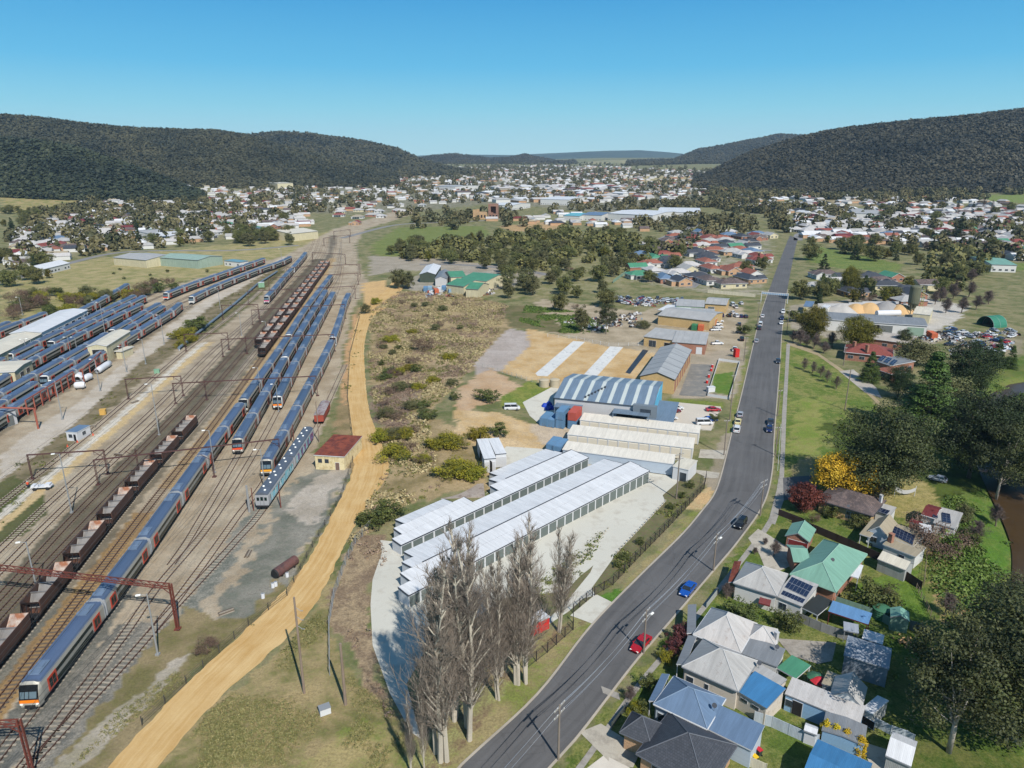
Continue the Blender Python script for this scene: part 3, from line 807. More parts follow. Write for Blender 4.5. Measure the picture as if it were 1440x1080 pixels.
def red_wagon():
 x, y = G(448, 596); m_, h = TRKA['T5'].pose(TRKA['T5'].near(x, y)-3, TRKA['T5'].near(x, y)+3)
 root = thing('goods_wagon', 'short red-brown closed goods wagon with pale roof, alone on its siding', 'wagon', (x, y+5, 0), h+math.pi)
 rm = mat('red_oxide_wagon', S(168,76,58), rough=.7, n=.2, scale=.7); rr = mat('scoured_grey_wagon_roof', S(176,166,164), rough=.6, n=.3, c2=S(132,100,96))
 q = MB(); q.box(-6, 6, -1.35, 1.35, 1.1, 3.2); b = q.build('body', rm, root)
 q = MB(); q.extr([(-1.45,3.15),(-.9,3.5),(0,3.62),(.9,3.5),(1.45,3.15)], -6.1, 6.1); q.build('roof', rr, root)
 for s in (-1, 1):
  q = MB(); y = s*1.38; q.box(-1.3, 1.3, min(y, y-s*.05), max(y, y-s*.05), 1.2, 3.05); q.build('door', rm, root)
  q = MB(); x = s*3.9; q.box(x-1.4, x+1.4, -1.1, 1.1, .4, 1.1)
  for dx in (-.9, .9):
   for t in (-1, 1): q.tube((x+dx, t*.66, .42), (x+dx, t*.8, .42), .42, 10)
  q.build('bogie', under, root)
red_wagon()
# ---------------------------------------------------------------- overhead gantries
rust = mat('rusty_gantry_steel', S(128,66,52), rough=.75, n=.25, c2=S(88,52,46), amt=.3)
dkrust = mat('dark_brown_gantry_steel', S(92,62,58), rough=.75, n=.25)
def gantry(label, feet, hgt=7.6, lattice=False, m=None, over=(0, 0)):
 """portal over the tracks: feet are ground points in line; over: how far the beam overhangs at each end"""
 m = m or dkrust
 fx = [Vector((*f, 0)) for f in feet]; o = fx[0]
 root = thing('overhead_gantry', label, 'gantry', (o.x, o.y, 0), 0, 'overhead wire gantries')
 d = (fx[-1]-fx[0]).normalized(); w = .45 if lattice else .26
 for f in fx:
  q = MB(); l = f-o
  for s in (-1, 1):
   q.obox(l.x+d.x*s*w*.5, l.y+d.y*s*w*.5, 0, hgt, .14 if lattice else .1, .3 if lattice else .2, math.atan2(d.y, d.x))
  for k in range(int(hgt/.8)):
   a, b = (l-d*w*.5, l+d*w*.5) if k % 2 else (l+d*w*.5, l-d*w*.5)
   q.tube((a.x, a.y, k*.8+.1), (b.x, b.y, k*.8+.8), .035, 4)
  q.obox(l.x, l.y, 0, .25, .9, .9); q.build('post', m, root)
 a = -d*over[0]; b = (fx[-1]-o)+d*over[1]
 q = MB()
 if lattice:
  for zz, yy in ((hgt-.85, -.25), (hgt-.85, .25), (hgt, 0)):
   nrm = Vector((-d.y, d.x, 0))*yy
   q.tube((a.x+nrm.x, a.y+nrm.y, zz), (b.x+nrm.x, b.y+nrm.y, zz), .1, 4)
  n = int((b-a).length/1.4)
  for k in range(n):
   p0 = a.lerp(b, k/n); p1 = a.lerp(b, (k+1)/n); nrm = Vector((-d.y, d.x, 0))*.25
   q.tube((p0.x+nrm.x, p0.y+nrm.y, hgt-.85), (p1.x, p1.y, hgt), .045, 4); q.tube((p0.x-nrm.x, p0.y-nrm.y, hgt-.85), (p1.x, p1.y, hgt), .045, 4)
   q.tube((p0.x-nrm.x, p0.y-nrm.y, hgt-.85), (p0.x+nrm.x, p0.y+nrm.y, hgt-.85), .04, 4)
 else:
  mid = (a+b)/2; q.obox(mid.x, mid.y, hgt-.3, hgt, (b-a).length, .22, math.atan2(d.y, d.x))
 q.build('beam', m, root)
 for i, f in enumerate(fx):
  for s in (-1, 1):
   if (i == 0 and s < 0 and over[0] == 0) or (i == len(fx)-1 and s > 0 and over[1] == 0): continue
   l = f-o; q = MB(); e = l+d*s*2.4
   q.tube((l.x, l.y, hgt-2.2), (e.x, e.y, hgt-.3), .07, 4); q.build('brace', m, root)
 n = max(1, int((b-a).length/4.6))
 for k in range(n):
  p0 = a.lerp(b, (k+.6)/n); q = MB(); q.tube((p0.x, p0.y, hgt-1.3), (p0.x, p0.y, hgt-.2), .05, 4); q.tube((p0.x, p0.y, hgt-1.25), (p0.x+d.x*1.1, p0.y+d.y*1.1, hgt-1.25), .04, 4)
  q.build('wire_hanger', dkrust, root)
 return root
gp = lambda *a: [G(*q) for q in a]
gantry('big rusty lattice gantry over the front carriage of the orange-nosed train', gp((250, 885))+[(-99, 108)], 8.8, True, rust)
gantry('rusty lattice gantry end in the bottom left corner', [G(46, 1088), (-98, 68)], 8.6, True, rust)
gantry('rusty portal between the painted carriages and the hopper wagons, four posts', gp((138.3,681.7),(195.8,665),(301.7,670.8),(395,650)), 6.6)
gantry('two-legged rusty portal over the platform strip beside the white hut', gp((45.8,674),(151.7,666.7)), 6.6)
gantry('rusty portal across the blue trains level with the orange-nosed third train', gp((247,568),(290.8,562.5),(446.7,556.7)), 7)
gantry('two-legged rusty portal over the gravel tracks near the green bin', gp((180.8,561.7),(258,556.7)), 7)
gantry('rusty portal above the first far hopper wagon', gp((314,501.7),(347.5,497.5),(470.8,494)), 7.2)
gantry('rusty portal over the gravel tracks beside the wattle bushes', gp((262,494),(322.5,491.7)), 7.2)
gantry('rusty portal in front of the pink-nosed train, across the hopper strings', gp((355.6,456.7),(366,455.5),(486,448)), 7.2)
gantry('rusty portal behind the round dark bush', gp((313.9,449.7),(364.6,448)), 7.2)
gantry('rusty portal over the middle of the pink-nosed train', gp((350,428),(412,424),(500,420)), 7.2)
gantry('rusty portal beyond the pink-nosed train where sidings begin to merge', gp((379,408),(432,404),(504,400)), 7.2)
gantry('rusty portal over the junction of the stabling tracks', gp((404,392),(447,388),(506,386)), 7.2)
gantry('small rusty portal near the red barriers', gp((440,368),(486,371)), 7.2)
gantry('farthest rusty portal before the railway bends away', gp((456,346),(492,341)), 7.2)
gantry('dark portal on the far railway bend', gp((470,336),(493,333)), 7.2)
# ---------------------------------------------------------------- poles in the yard
galv = mat('galvanised_grey_pole', S(176,178,178), rough=.5, metal=.3, n=.12)
timber = mat('weathered_timber_pole', S(150,132,116), rough=.85, n=.25, fine=9)
def light_pole(px, py, ty, label, two=False, m=None, group='yard lighting poles'):
 x, y = G(px, py); h = top_h(px, py, ty); m = m or galv
 root = thing('light_pole', label, 'lamp post', (x, y, H(x, y)), 0, group)
 q = MB(); q.tube((0, 0, 0), (0, 0, h), .17, 8, .09); q.obox(0, 0, 0, .3, .6, .6); q.build('pole', m, root)
 q = MB(); q.tube((0, 0, h-.1), (-1.1, -.3, h+.1), .05, 5); q.build('arm', m, root)
 q = MB(); q.obox(-1.2, -.33, h, h+.16, .7, .32, .27); q.build('lamp_head', lamp_m, root)
 if two:
  q = MB(); q.tube((0, 0, h-.1), (1.1, .3, h+.1), .05, 5); q.build('arm', m, root)
  q = MB(); q.obox(1.2, .33, h, h+.16, .7, .32, .27); q.build('lamp_head', lamp_m, root)
 return root
for a in ((101,721,638,'tall silver lamp post on the gravel tracks in front of the rusty portals'),
   (225,752.5,672,'lamp post standing among the sleepers right of the hopper wagons') if 0 else (224,612,540,'silver lamp post beside the gravel tracks, level with the orange box'),
   (222,921,836,'leaning old pole with round lamp and grey box beside the bottom tracks'),
   (52,828,762,'thin lamp post between the gravel tracks and the hopper wagons'),
   (367,559,517,'silver lamp post between the first two long blue trains'),
   (302,665,605,'lamp post beside the front train, left of the red-nosed train'),
   (392,579,540,'short lamp post right in front of the orange-nosed third train'),
   (373,690,632,'grey post left of the amber-nosed train'),
   (88,590,535,'grey lamp post on the access lane beside the orange frame'),
   (141,550,505,'grey lamp post beside the white wrapped tanks'),
   (178,523,487,'grey lamp post at the small lean-to of the cream shed'),
   (205,512,477,'dark timber pole on the lane beyond the cream shed'),
   (231,484,443,'grey lamp post on the lane beside the wattle bushes'),
   (39,496,476,'lamp post among the storage yard trains, left pair, first of two') if 0 else (39,502,477,'first of two silver masts between the trains behind the cream office shed'),
   (47,498,476,'second of two silver masts between the trains behind the cream office shed'),
   (100,501,474,'left mast of the silver pair in the middle of the storage yard'),
   (109,496,474,'right mast of the silver pair in the middle of the storage yard'),
   (122,459,440,'silver mast beside the right end of the long white shed'),
   (130,454,440,'silver mast just past the right end of the long white shed'),
   (136,438,422,'silver mast by the train with bright red doors'),
   (32,443,418,'lamp post in the scrub left of the long white shed'),
   (310,435,405,'grey pole on the embankment above the gravel tracks'),
   (340,472,440,'silver lamp post beside the two-legged portal behind the wattle bushes'),
   (375,470,452,'slim post between gravel tracks and hopper strings'),
   (148,470,425,'tall pole at the scrub edge behind the storage yard'),
   (347,390,372,'silver mast near the end of the curving train'),
   (396,364,350,'silver mast at the tail of the curving storage train')):
 light_pole(*a)
def plain_post(px, py, ty, label, m, r=.16, name='timber_post', arms=0):
 x, y = G(px, py); h = top_h(px, py, ty)
 root = thing(name, label, 'post', (x, y, H(x, y)))
 q = MB(); q.tube((0, 0, 0), (0, 0, h), r, 8, r*.75); q.build('pole', m, root)
 for k in range(arms):
  q = MB(); z = h-1.6-k*1.5; q.tube((0, 0, z), (.8, -.2, z-.5), .035, 5); q.tube((.8, -.2, z-.5), (1.15, -.28, z-.42), .06, 6); q.build('lamp_arm', galv, root)
 return root
plain_post(428, 975, 840, 'tall timber pole with three white insulators on the grass beside the sandy track', timber, .2, arms=3)
plain_post(486, 991, 905, 'thick grey post with white box at its foot on the grass', timber, .24)
plain_post(351, 720, 683, 'pair of grey steel posts near the silver carriages', galv, .3)
plain_post(357, 718, 686, 'rusty signal post beside the grey steel posts', rust, .12)
plain_post(395, 714, 680, 'rusty post at the front corner of the silver carriages', rust, .14)
plain_post(449, 622, 565, 'dark timber pole leaning beside the red goods wagon', timber, .16)
plain_post(414, 626, 597, 'rusty post between the amber-nosed train and the silver carriages', rust, .14)
# contact wires over the running lines
ow = mat('copper_green_wire', S(96,92,86), rough=.5, n=.05)
for k, lab in (('T1','the long front train'),('T2','the red-nosed train'),('T3','the squeezed orange-nosed train'),('T4','the amber-nosed train'),('J','the golden brown track'),('H1','the brown hopper wagons'),('B1','the dark oily track'),('A1','the gravel track left of the oily pair'),('A0','the platform track')):
 c = [p for p in TRKA[k].p if 60 < p.y < 620][::4]; o = c[0]; t = thing('overhead_wire', 'overhead contact wires strung above '+lab, 'wire', (o.x, o.y, 0), 0, 'overhead contact wires')
 for nm, z, r in (('contact_wire', 5.4, .03), ('messenger_wire', 6.3, .028)): q = MB(); q.path([(p.x-o.x, p.y-o.y, z) for p in c], r, 3); q.build(nm, ow, t, uv=False)
# ---------------------------------------------------------------- building kit
wall_white = mat('white_weatherboard', S(228,228,224), rough=.6, n=.06, kind='weatherboard')
wall_cream = mat('cream_wall_sheeting', S(224,214,178), rough=.6, n=.08, kind='sheet')
wall_paleblue = mat('pale_blue_weatherboard', S(198,212,226), rough=.6, n=.06, kind='weatherboard')
wall_grey = mat('light_grey_wall', S(206,206,206), rough=.6, n=.06)
wall_tan = mat('tan_block_wall', S(206,176,124), rough=.8, n=.12, kind='brick')
wall_brick = mat('red_brown_brick_wall', S(168,120,100), rough=.85, n=.15, kind='brick')
wall_beige = mat('beige_brick_wall', S(196,160,126), rough=.85, n=.12, kind='brick')
wall_stone = mat('sandstone_wall', S(188,160,118), rough=.9, n=.3, scale=1.5, kind='brick')
trim_dark = mat('charcoal_trim', S(70,74,82), rough=.5, n=.08)
trim_white = mat('white_trim', S(226,228,230), rough=.5, n=.05)
trim_grey = mat('grey_gutter', S(150,154,158), rough=.5, n=.08)
win_m = glass_mat('window_glass', (.02,.026,.034), .1)
rollg = mat('grey_roller_door', S(118,122,120), rough=.5, n=.08, kind='weatherboard')
roof_white = mat('white_roof_sheeting', S(236,237,238), rough=.45, n=.04, kind='sheet')
roof_cream = mat('cream_roof_sheeting', S(232,224,204), rough=.5, n=.05, kind='sheet')
roof_zinc = mat('weathered_zinc_roof', S(190,188,184), rough=.5, n=.1, kind='sheet', c2=S(166,160,154), amt=.1)
roof_zincl = mat('pale_streaked_iron_roof', S(208,204,200), rough=.5, n=.09, kind='sheet', c2=S(180,170,162), amt=.12)
roof_grey = mat('mid_grey_roof_sheeting', S(140,144,148), rough=.5, n=.07, kind='sheet')
roof_dgrey = mat('dark_slate_roof_tiles', S(76,80,88), rough=.6, n=.08, kind='tile')
roof_blueg = mat('blue_grey_roof_sheeting', S(112,136,164), rough=.5, n=.06, kind='sheet')
roof_blue = mat('bright_blue_roof_sheeting', S(72,134,184), rough=.5, n=.06, kind='sheet')
roof_green = mat('pale_green_roof_sheeting', S(132,178,158), rough=.5, n=.05, kind='sheet')
roof_dgreen = mat('green_roof_sheeting', S(84,150,116), rough=.5, n=.1, kind='sheet')
roof_rust = mat('rusted_iron_roof', S(152,78,54), rough=.8, n=.25, kind='sheet', c2=S(112,54,42), amt=.5, scale=.5)
roof_red = mat('red_tile_roof', S(150,80,70), rough=.7, n=.12, kind='tile')
roof_terr = mat('terracotta_tile_roof', S(166,104,84), rough=.7, n=.14, kind='tile')
roof_brown = mat('brown_weathered_tile_roof', S(106,94,92), rough=.8, n=.3, kind='tile', c2=S(136,118,112), amt=.3)
roof_maroon = mat('maroon_roof_sheeting', S(120,52,52), rough=.6, n=.1, kind='sheet')
roof_tan = mat('taupe_roof_sheeting', S(176,164,140), rough=.5, n=.06, kind='sheet')
solar_m = glass_mat('solar_panel_glass', (.008,.012,.028), .15)
solar_f = mat('solar_panel_frame', S(150,156,166), rough=.4, n=.05)
dark_open = mat('painted_opening_shade', (.012,.012,.012), rough=.9)  # near-black panel colour standing for the shade inside openings
def frame3(A, B, C, h):
 """ground rectangle from three roof corners seen in the photo at height h"""
 a, b, c = (P(*q, h) if len(q) == 2 else Vector(q) for q in (A, B, C))
 a, b, c = (Vector((q.x, q.y)) for q in (a, b, c))
 u = (b-a).normalized(); n = Vector((-u.y, u.x)); w = (c-b).dot(n); L = (b-a).length
 flip = w < 0
 if flip: a, u, n, w = b, -u, -n, -w
 return a, math.atan2(u.y, u.x), L, w, flip
SIDE = {False: {'AB': 's', 'BC': 'e', 'CD': 'n', 'DA': 'w'}, True: {'AB': 's', 'BC': 'w', 'CD': 'n', 'DA': 'e'}}
def place(o, root, a, rz, z=0.0):
 r = root.rotation_euler.z; d = Vector((a.x-root.location.x, a.y-root.location.y))
 d = Vector((d.x*math.cos(-r)-d.y*math.sin(-r), d.x*math.sin(-r)+d.y*math.cos(-r)))
 o.location = (d.x, d.y, z); o.rotation_euler = (0, 0, rz-r)
 o.parent = root; return o
def on_wall(side, pos, L, W, out=.03):
 """point and direction on a wall: s y=0, e x=L, n y=W, w x=0"""
 return {'s': (Vector((pos*L, -out)), 0), 'e': (Vector((L+out, pos*W)), 90), 'n': (Vector((L-pos*L, W+out)), 180), 'w': (Vector((-out, W-pos*W)), 270)}[side]
def opening(root, a, rz, L, W, side, pos, w, z0, z1, kind='window', m=None, fm=None):
 c, ang = on_wall(side, pos, L, W, .0); an = R(ang)
 def at(q, dx, d0, d1, za, zb):
  q.box(dx[0], dx[1], d0, d1, za, zb)
 q = MB(); q.box(-w/2-.07, w/2+.07, -.06, .02, z0-.07, z1+.07)
 f = q.build(kind if kind != 'window' else 'window', fm or trim_white)
 p = Vector((a.x+c.x*math.cos(rz)-c.y*math.sin(rz), a.y+c.x*math.sin(rz)+c.y*math.cos(rz)))
 place(f, root, p, rz+an)
 q = MB()
 if kind == 'window' and w > 1.1:
  q.box(-w/2, -.03, -.09, -.05, z0, z1); q.box(.03, w/2, -.09, -.05, z0, z1)
 else: q.box(-w/2, w/2, -.09, -.05, z0, z1)
 q.build('pane' if kind == 'window' else 'door_leaf', m or win_m, f)
 return f
def roof_mesh(kind, L, W, e, rise, o, ridge='L', t=.14):
 """closed roof solid over a L x W plan; overhang o; ridge along the length or the width; material 0 roof, 1 fascia"""
 mb = MB(); x0, x1, y0, y1 = -o, L+o, -o, W+o
 b = e-.02; c = e+t
 sw = ridge == 'W'
 def T(x, y, z): return (x, y, z)
 if kind == 'flat' or kind == 'skillion':
  ze, zw = (rise, 0) if kind == 'skillion' else (0, 0)      # ridge L: rises towards y1 ; W: towards x1
  hz = (lambda x, y: c+ze*(y-y0)/(y1-y0)) if not sw else (lambda x, y: c+ze*(x-x0)/(x1-x0))
  q = [(x0,y0),(x1,y0),(x1,y1),(x0,y1)]
  mb.cur = 0; mb.face([(x, y, hz(x, y)) for x, y in q])
  mb.cur = 1
  for k in range(4):
   p, r = q[k], q[(k+1) % 4]
   mb.face([(*p, hz(*p)-t-.06), (*r, hz(*r)-t-.06), (*r, hz(*r)-.001), (*p, hz(*p)-.001)])
  mb.face([(x, y, hz(x, y)-t-.06) for x, y in q][::-1])
  return mb
 if sw: LL, WW = y1-y0, x1-x0
 else: LL, WW = x1-x0, y1-y0
 hip = min(WW/2, LL/2) if kind == 'hip' else 0.0
 def M(s, r, z):      # s along ridge 0..LL, r across 0..WW
  return (x0+s, y0+r, z) if not sw else (x1-r, y0+s, z)
 r0, r1 = M(hip, WW/2, c+rise), M(LL-hip, WW/2, c+rise)
 A, B, C, D = M(0, 0, c), M(LL, 0, c), M(LL, WW, c), M(0, WW, c)
 mb.cur = 0
 mb.face([A, B, r1, r0]); mb.face([C, D, r0, r1])
 if kind == 'hip': mb.face([B, C, r1]); mb.face([D, A, r0])
 q = [A, B, C, D]; lo = lambda p: (p[0], p[1], p[2]-t-.06)
 mb.cur = 1
 if kind == 'hip':
  for k in range(4): mb.face([lo(q[k]), lo(q[(k+1) % 4]), q[(k+1) % 4], q[k]])
  mb.face([lo(p) for p in q][::-1])
 else:
  for p, r in ((A, B), (C, D)): mb.face([lo(p), lo(r), r, p])
  for p, r, s in ((B, r1, C), (D, r0, A)): mb.face([lo(p), lo(r), r, p]); mb.face([lo(r), lo(s), s, r])
  mb.face([lo(A), lo(r0), lo(r1), lo(B)]); mb.face([lo(C), lo(r1), lo(r0), lo(D)])
 return mb
def block(root, A, B, C, eave, roof='gable', rise=1.4, ridge='L', wall=None, rm=None, over=.35, fascia=None, wins=None, doors=(), auto=True, base=0.0, ridge_cap=None, wall_name='wall', roof_name='roof', open_sides='', rect=None, posts=False):
 """one wing of a building under its own roof"""
 a, rz, L, W, flip = rect if rect else frame3(A, B, C, base+eave)
 wall = wall or wall_white; rm = rm or roof_zinc; fascia = fascia or trim_grey
 if roof in ('gable', 'hip') and ridge == 'auto': ridge = 'L' if L >= W else 'W'
 z0 = 0.0; zt = eave-.05
 mb = MB()
 if posts:
  n = max(2, int(L/3.0)+1)
  for k in range(n):
   for y in (.06, W-.06):
    q = MB(); q.box(-.06, .06, -.06, .06, z0, zt); o = q.build('post', fascia); c, s = math.cos(rz), math.sin(rz); x = .06+k*(L-.12)/(n-1)
    place(o, root, Vector((a.x+c*x-s*y, a.y+s*x+c*y)), rz, base)
  wl = None
 else:
  q = [(0, 0), (L, 0), (L, W), (0, W)]
  names = 'senw'
  if not open_sides:
   mb.prism(q, z0, zt)
  else:
   for k in range(4):
    if names[k] in open_sides: continue
    p, r = q[k], q[(k+1) % 4]; d = Vector((r[0]-p[0], r[1]-p[1])).normalized()*.12; n = Vector((-d.y, d.x))
    mb.prism([p, r, (r[0]+n.x, r[1]+n.y), (p[0]+n.x, p[1]+n.y)], z0, zt)
   mb.box(.1, L-.1, .1, W-.1, 0, .05)
  o = over
  if roof == 'gable':
   k = 1-0.0
   if ridge == 'L':
    zr = eave+rise*(W/2)/(W/2+o)+ (rise*o/(W/2+o))*0; s = rise/(W/2+o)
    e0 = eave-.08+s*o
    for x in (0, L-.1): mb.extr([(0, zt-.02), (W, zt-.02), (W, e0), (W/2, e0+s*W/2), (0, e0)], x, x+.1)
   else:
    s = rise/(L/2+o); e0 = eave-.08+s*o
    for y in (0, W-.1):
     a0 = mb.pts([(0,y,zt-.02),(L,y,zt-.02),(L,y,e0),(L/2,y,e0+s*L/2),(0,y,e0),(0,y+.1,zt-.02),(L,y+.1,zt-.02),(L,y+.1,e0),(L/2,y+.1,e0+s*L/2),(0,y+.1,e0)])[0]
     mb.f.append([a0+i for i in range(5)]); mb.mi.append(0); mb.f.append([a0+5+i for i in range(5)][::-1]); mb.mi.append(0)
     for i in range(5): j = (i+1) % 5; mb.f.append([a0+i, a0+5+i, a0+5+j, a0+j]); mb.mi.append(0)
  if roof == 'skillion':
   hz = (lambda x, y: eave-.06+rise*(y+o)/(W+2*o)) if ridge == 'L' else (lambda x, y: eave-.06+rise*(x+o)/(L+2*o))
   mb.prism([(.02,.02),(L-.02,.02),(L-.02,W-.02),(.02,W-.02)], zt-.02, hz)
  wl = mb.build(wall_name, wall)
 if wl: place(wl, root, a, rz, base)
 ro = roof_mesh(roof, L, W, eave, rise, over, ridge).build(roof_name, [rm, fascia]); place(ro, root, a, rz, base)
 if ridge_cap is not None and roof in ('gable', 'hip'):
  q = MB(); sw = ridge == 'W'; LL, WW = (W, L) if sw else (L, W); LL += 2*over; WW += 2*over
  hip = min(WW/2, LL/2) if roof == 'hip' else 0
  def M(s, r, z): return (-over+s, -over+r, z) if not sw else (L+over-r, -over+s, z)
  c = eave+.15; zr = c+rise+.02; r0, r1 = M(hip, WW/2, zr), M(LL-hip, WW/2, zr)
  if (Vector(r0)-Vector(r1)).length > .2: q.tube(r0, r1, .09, 5)
  if roof == 'hip':
   for e, r in ((M(0,0,c), r0), (M(0,WW,c), r0), (M(LL,0,c), r1), (M(LL,WW,c), r1)): q.tube(e, r, .08, 5)
  o = q.build('ridge_cap', ridge_cap, ro)
 q = MB(); o_ = over
 if over > .1 and roof in ('hip', 'gable') and not posts:
  for y in (-o_-.1, W+o_): q.box(-o_, L+o_, y, y+.1, eave-.04, eave+.1)
  if roof == 'hip':
   for x in (-o_-.1, L+o_): q.box(x, x+.1, -o_, W+o_, eave-.04, eave+.1)
  if ridge == 'L' or roof == 'hip': q.build('gutter', fascia, ro)
 sd = SIDE[flip]
 for wdef in (wins or ()):
  side, pos, w, za, zb = wdef[:5]
  s_ = sd.get(side, side)
  if flip and s_ in 'sn': pos = 1-pos
  elif flip and s_ in 'ew': pos = 1-pos
  f = opening(root, a, rz, L, W, s_, pos, w, za, zb, 'window', None, wdef[5] if len(wdef) > 5 else None)
  f.location.z = base
 for ddef in doors:
  side, pos, w, za, zb, m = ddef[:6]; s_ = sd.get(side, side)
  if flip: pos = 1-pos
  f = opening(root, a, rz, L, W, s_, pos, w, za, zb, ddef[6] if len(ddef) > 6 else 'door', m, ddef[7] if len(ddef) > 7 else None)
  f.location.z = base
 if auto and not wins and not posts and not open_sides and eave > 2.0:
  rr = random.Random(int(L*100+W*10))
  for s_, ln in (('s', L), ('e', W), ('n', L), ('w', W)):
   n = int(ln/3.6)
   for k in range(n):
    if rr.random() < .25: continue
    f = opening(root, a, rz, L, W, s_, (k+.5)/n, rr.choice((1.0, 1.5, 1.8)), 1.0, 2.1); f.location.z = base
 return (a, rz, L, W, ro)
def building(name, label, cat, A, h, group=None):
 p = P(*A, h) if len(A) == 2 else Vector(A)
 return thing(name, label, cat, (p.x, p.y, H(p.x, p.y)), 0, group)
def solar(root, pts, base_h, nx, ny, lab='solar_panel', tilt=None):
 """rooftop array given by three corners (world points): one panel grid lying on the roof"""
 a, b, c = [Vector(p) for p in pts]; u = (b-a); v = (c-b)
 nrm = u.cross(v).normalized()
 if nrm.z < 0: nrm = -nrm
 loc = root.location
 q = MB(); q.cur = 0
 A0 = a+nrm*.07;
 q.face([A0-loc, A0+u-loc, A0+u+v-loc, A0+v-loc])
 q.cur = 1
 for i in range(nx):
  for j in range(ny):
   s0, s1, t0, t1 = (i+.03)/nx, (i+.97)/nx, (j+.03)/ny, (j+.97)/ny
   A1 = a+nrm*.085
   q.face([A1+u*s0+v*t0-loc, A1+u*s1+v*t0-loc, A1+u*s1+v*t1-loc, A1+u*s0+v*t1-loc])
 for k, (e, f) in enumerate(((a, a+u), (a+u, a+u+v), (a+u+v, a+v), (a+v, a))):
  q.cur = 0; q.face([e-loc, f-loc, f+nrm*.07-loc, e+nrm*.07-loc])
 return q.build(lab, [solar_f, solar_m], root)
# ---------------------------------------------------------------- railway yard buildings
b = building('train_shed', 'long train shed with white ribbed roof, cream roof at its near end', 'shed', (58,467.5), 6)
a_, rz_, L_, W_, ro_ = block(b, (58,467.5), (122.5,435.8), (100,430), 6.2, 'gable', .8, 'L', wall_white, roof_white, .3, trim_white, auto=False)
for k in range(7):
 f = opening(b, a_, rz_, L_, W_, 's', (k+.5)/7, 3.2, 2.6, 4.6)
u_ = Vector((math.cos(rz_), math.sin(rz_)))
a2 = a_-u_*75
block(b, None, None, None, 5.6, 'gable', .7, 'L', wall_cream, roof_cream, .3, trim_dark, rect=(a2, rz_, 74.6, W_-.4, False), auto=True)
b = building('office_shed', 'cream flat-roofed shed at the left edge with brown doorway', 'shed', (20,522.5), 5)
block(b, (20,522.5), (44.2,506.7), (-8,496), 5.2, 'gable', .5, 'W', wall_cream, roof_cream, .35, trim_white, auto=False, wins=[('AB', .35, 2.6, 2.2, 3.6), ('AB', .7, 2.6, 2.2, 3.6)], doors=[('DA', .3, 4.5, .1, 3.9, mat('brown_timber_door', S(150,116,78)))])
b = building('washing_shed', 'small cream gable shed with a train running through its open end', 'shed', (149.2,486.7), 6.3)
block(b, (149.2,486.7), (182.5,465.8), (165,462.5), 6.3, 'gable', .9, 'L', wall_cream, roof_cream, .25, trim_white, auto=False, open_sides='', doors=[('DA', .55, 4.4, .1, 5.0, dark_open), ('BC', .45, 4.4, .1, 5.0, dark_open)])  # both open ends are flat panels with the inner shade painted on
block(b, (162.8,494), (179,487.5), (188,487), 3.0, 'flat', .2, 'L', wall_cream, roof_cream, .4, trim_white, auto=False, doors=[('AB', .4, 2.2, .1, 2.4, dark_open)])
# portable hut, boxes and small kit
b = building('site_hut', 'white portable hut with blue-grey roof beside the platform track', 'hut', (92.5,607.5), 2.6)
block(b, (92.5,607.5), (107.5,608.3), (116.7,598.3), 2.6, 'flat', .1, 'L', trim_white, roof_blueg, .12, trim_white, wins=[('AB', .38, 1.1, 1.0, 2.0), ('BC', .5, 1.3, 1.0, 2.0)], doors=[('AB', .78, .7, .1, 2.0, black_m)])
def crate(name, label, cat, px, py, l, w, h, m, lidm=None, rz=.3, group=None):
 x, y = G(px, py); root = thing(name, label, cat, (x, y, H(x, y)), rz, group)
 q = MB(); q.box(-l/2, l/2, -w/2, w/2, .08, h)
 for s in (-1, 1): q.box(-l/2, l/2, s*w*.35-.06, s*w*.35+.06, 0, .08)
 q.build('body', m, root); q = MB(); q.box(-l/2-.05, l/2+.05, -w/2-.05, w/2+.05, h, h+.07); q.build('lid', lidm or m, root); return root
mustard = mat('mustard_plastic', S(222,176,92), n=.1); grn_p = mat('pale_green_plastic', S(140,182,150), n=.1)
crate('equipment_box', 'mustard yellow box on the ballast left of the platform track', 'box', 145.5, 583, 1.7, 1.4, 1.7, mustard)
crate('equipment_cabinet', 'pale green cabinet at the foot of the bank above the platform track', 'cabinet', 221, 525, 1.8, 1.2, 1.5, grn_p)
crate('relay_hut', 'small white and green hut beside the blue pipeline', 'hut', 368, 404, 3.4, 2.6, 3.0, grn_p, trim_white)
wrap_m = mat('white_plastic_wrap', S(234,236,240), rough=.35, n=.1)
def wrapped(px, py, L, r, rz, label, z=0):
 x, y = G(px, py); root = thing('wrapped_tank', label, 'tank', (x, y, 0), rz, 'white wrapped tanks')
 q = MB(); n = 14; prof = [(-L/2, r*.55), (-L/2+.25, r*.9), (-L/4, r), (0, r*.97), (L/4, r), (L/2-.25, r*.92), (L/2, r*.6)]
 a = q.pts([(x_, rr*math.cos(2*math.pi*k/n), z+r+.2+rr*math.sin(2*math.pi*k/n)) for x_, rr in prof for k in range(n)])[0]
 for i in range(len(prof)-1):
  for k in range(n): j = (k+1) % n; q.f.append([a+i*n+k, a+i*n+j, a+(i+1)*n+j, a+(i+1)*n+k]); q.mi.append(0)
 q.f.append([a+k for k in range(n)]); q.mi.append(0); q.f.append([a+(len(prof)-1)*n+k for k in range(n)][::-1]); q.mi.append(0)
 q.build('wrapping', wrap_m, root, smooth=True)
 q = MB()
 for s in (-1, 1): q.box(s*L*.3-.15, s*L*.3+.15, -r*.8, r*.8, z, z+.35)
 q.build('cradle', under, root)
wrapped(146, 521, 11, 1.15, 1.70, 'long white wrapped tank lying beside the cream gable shed')
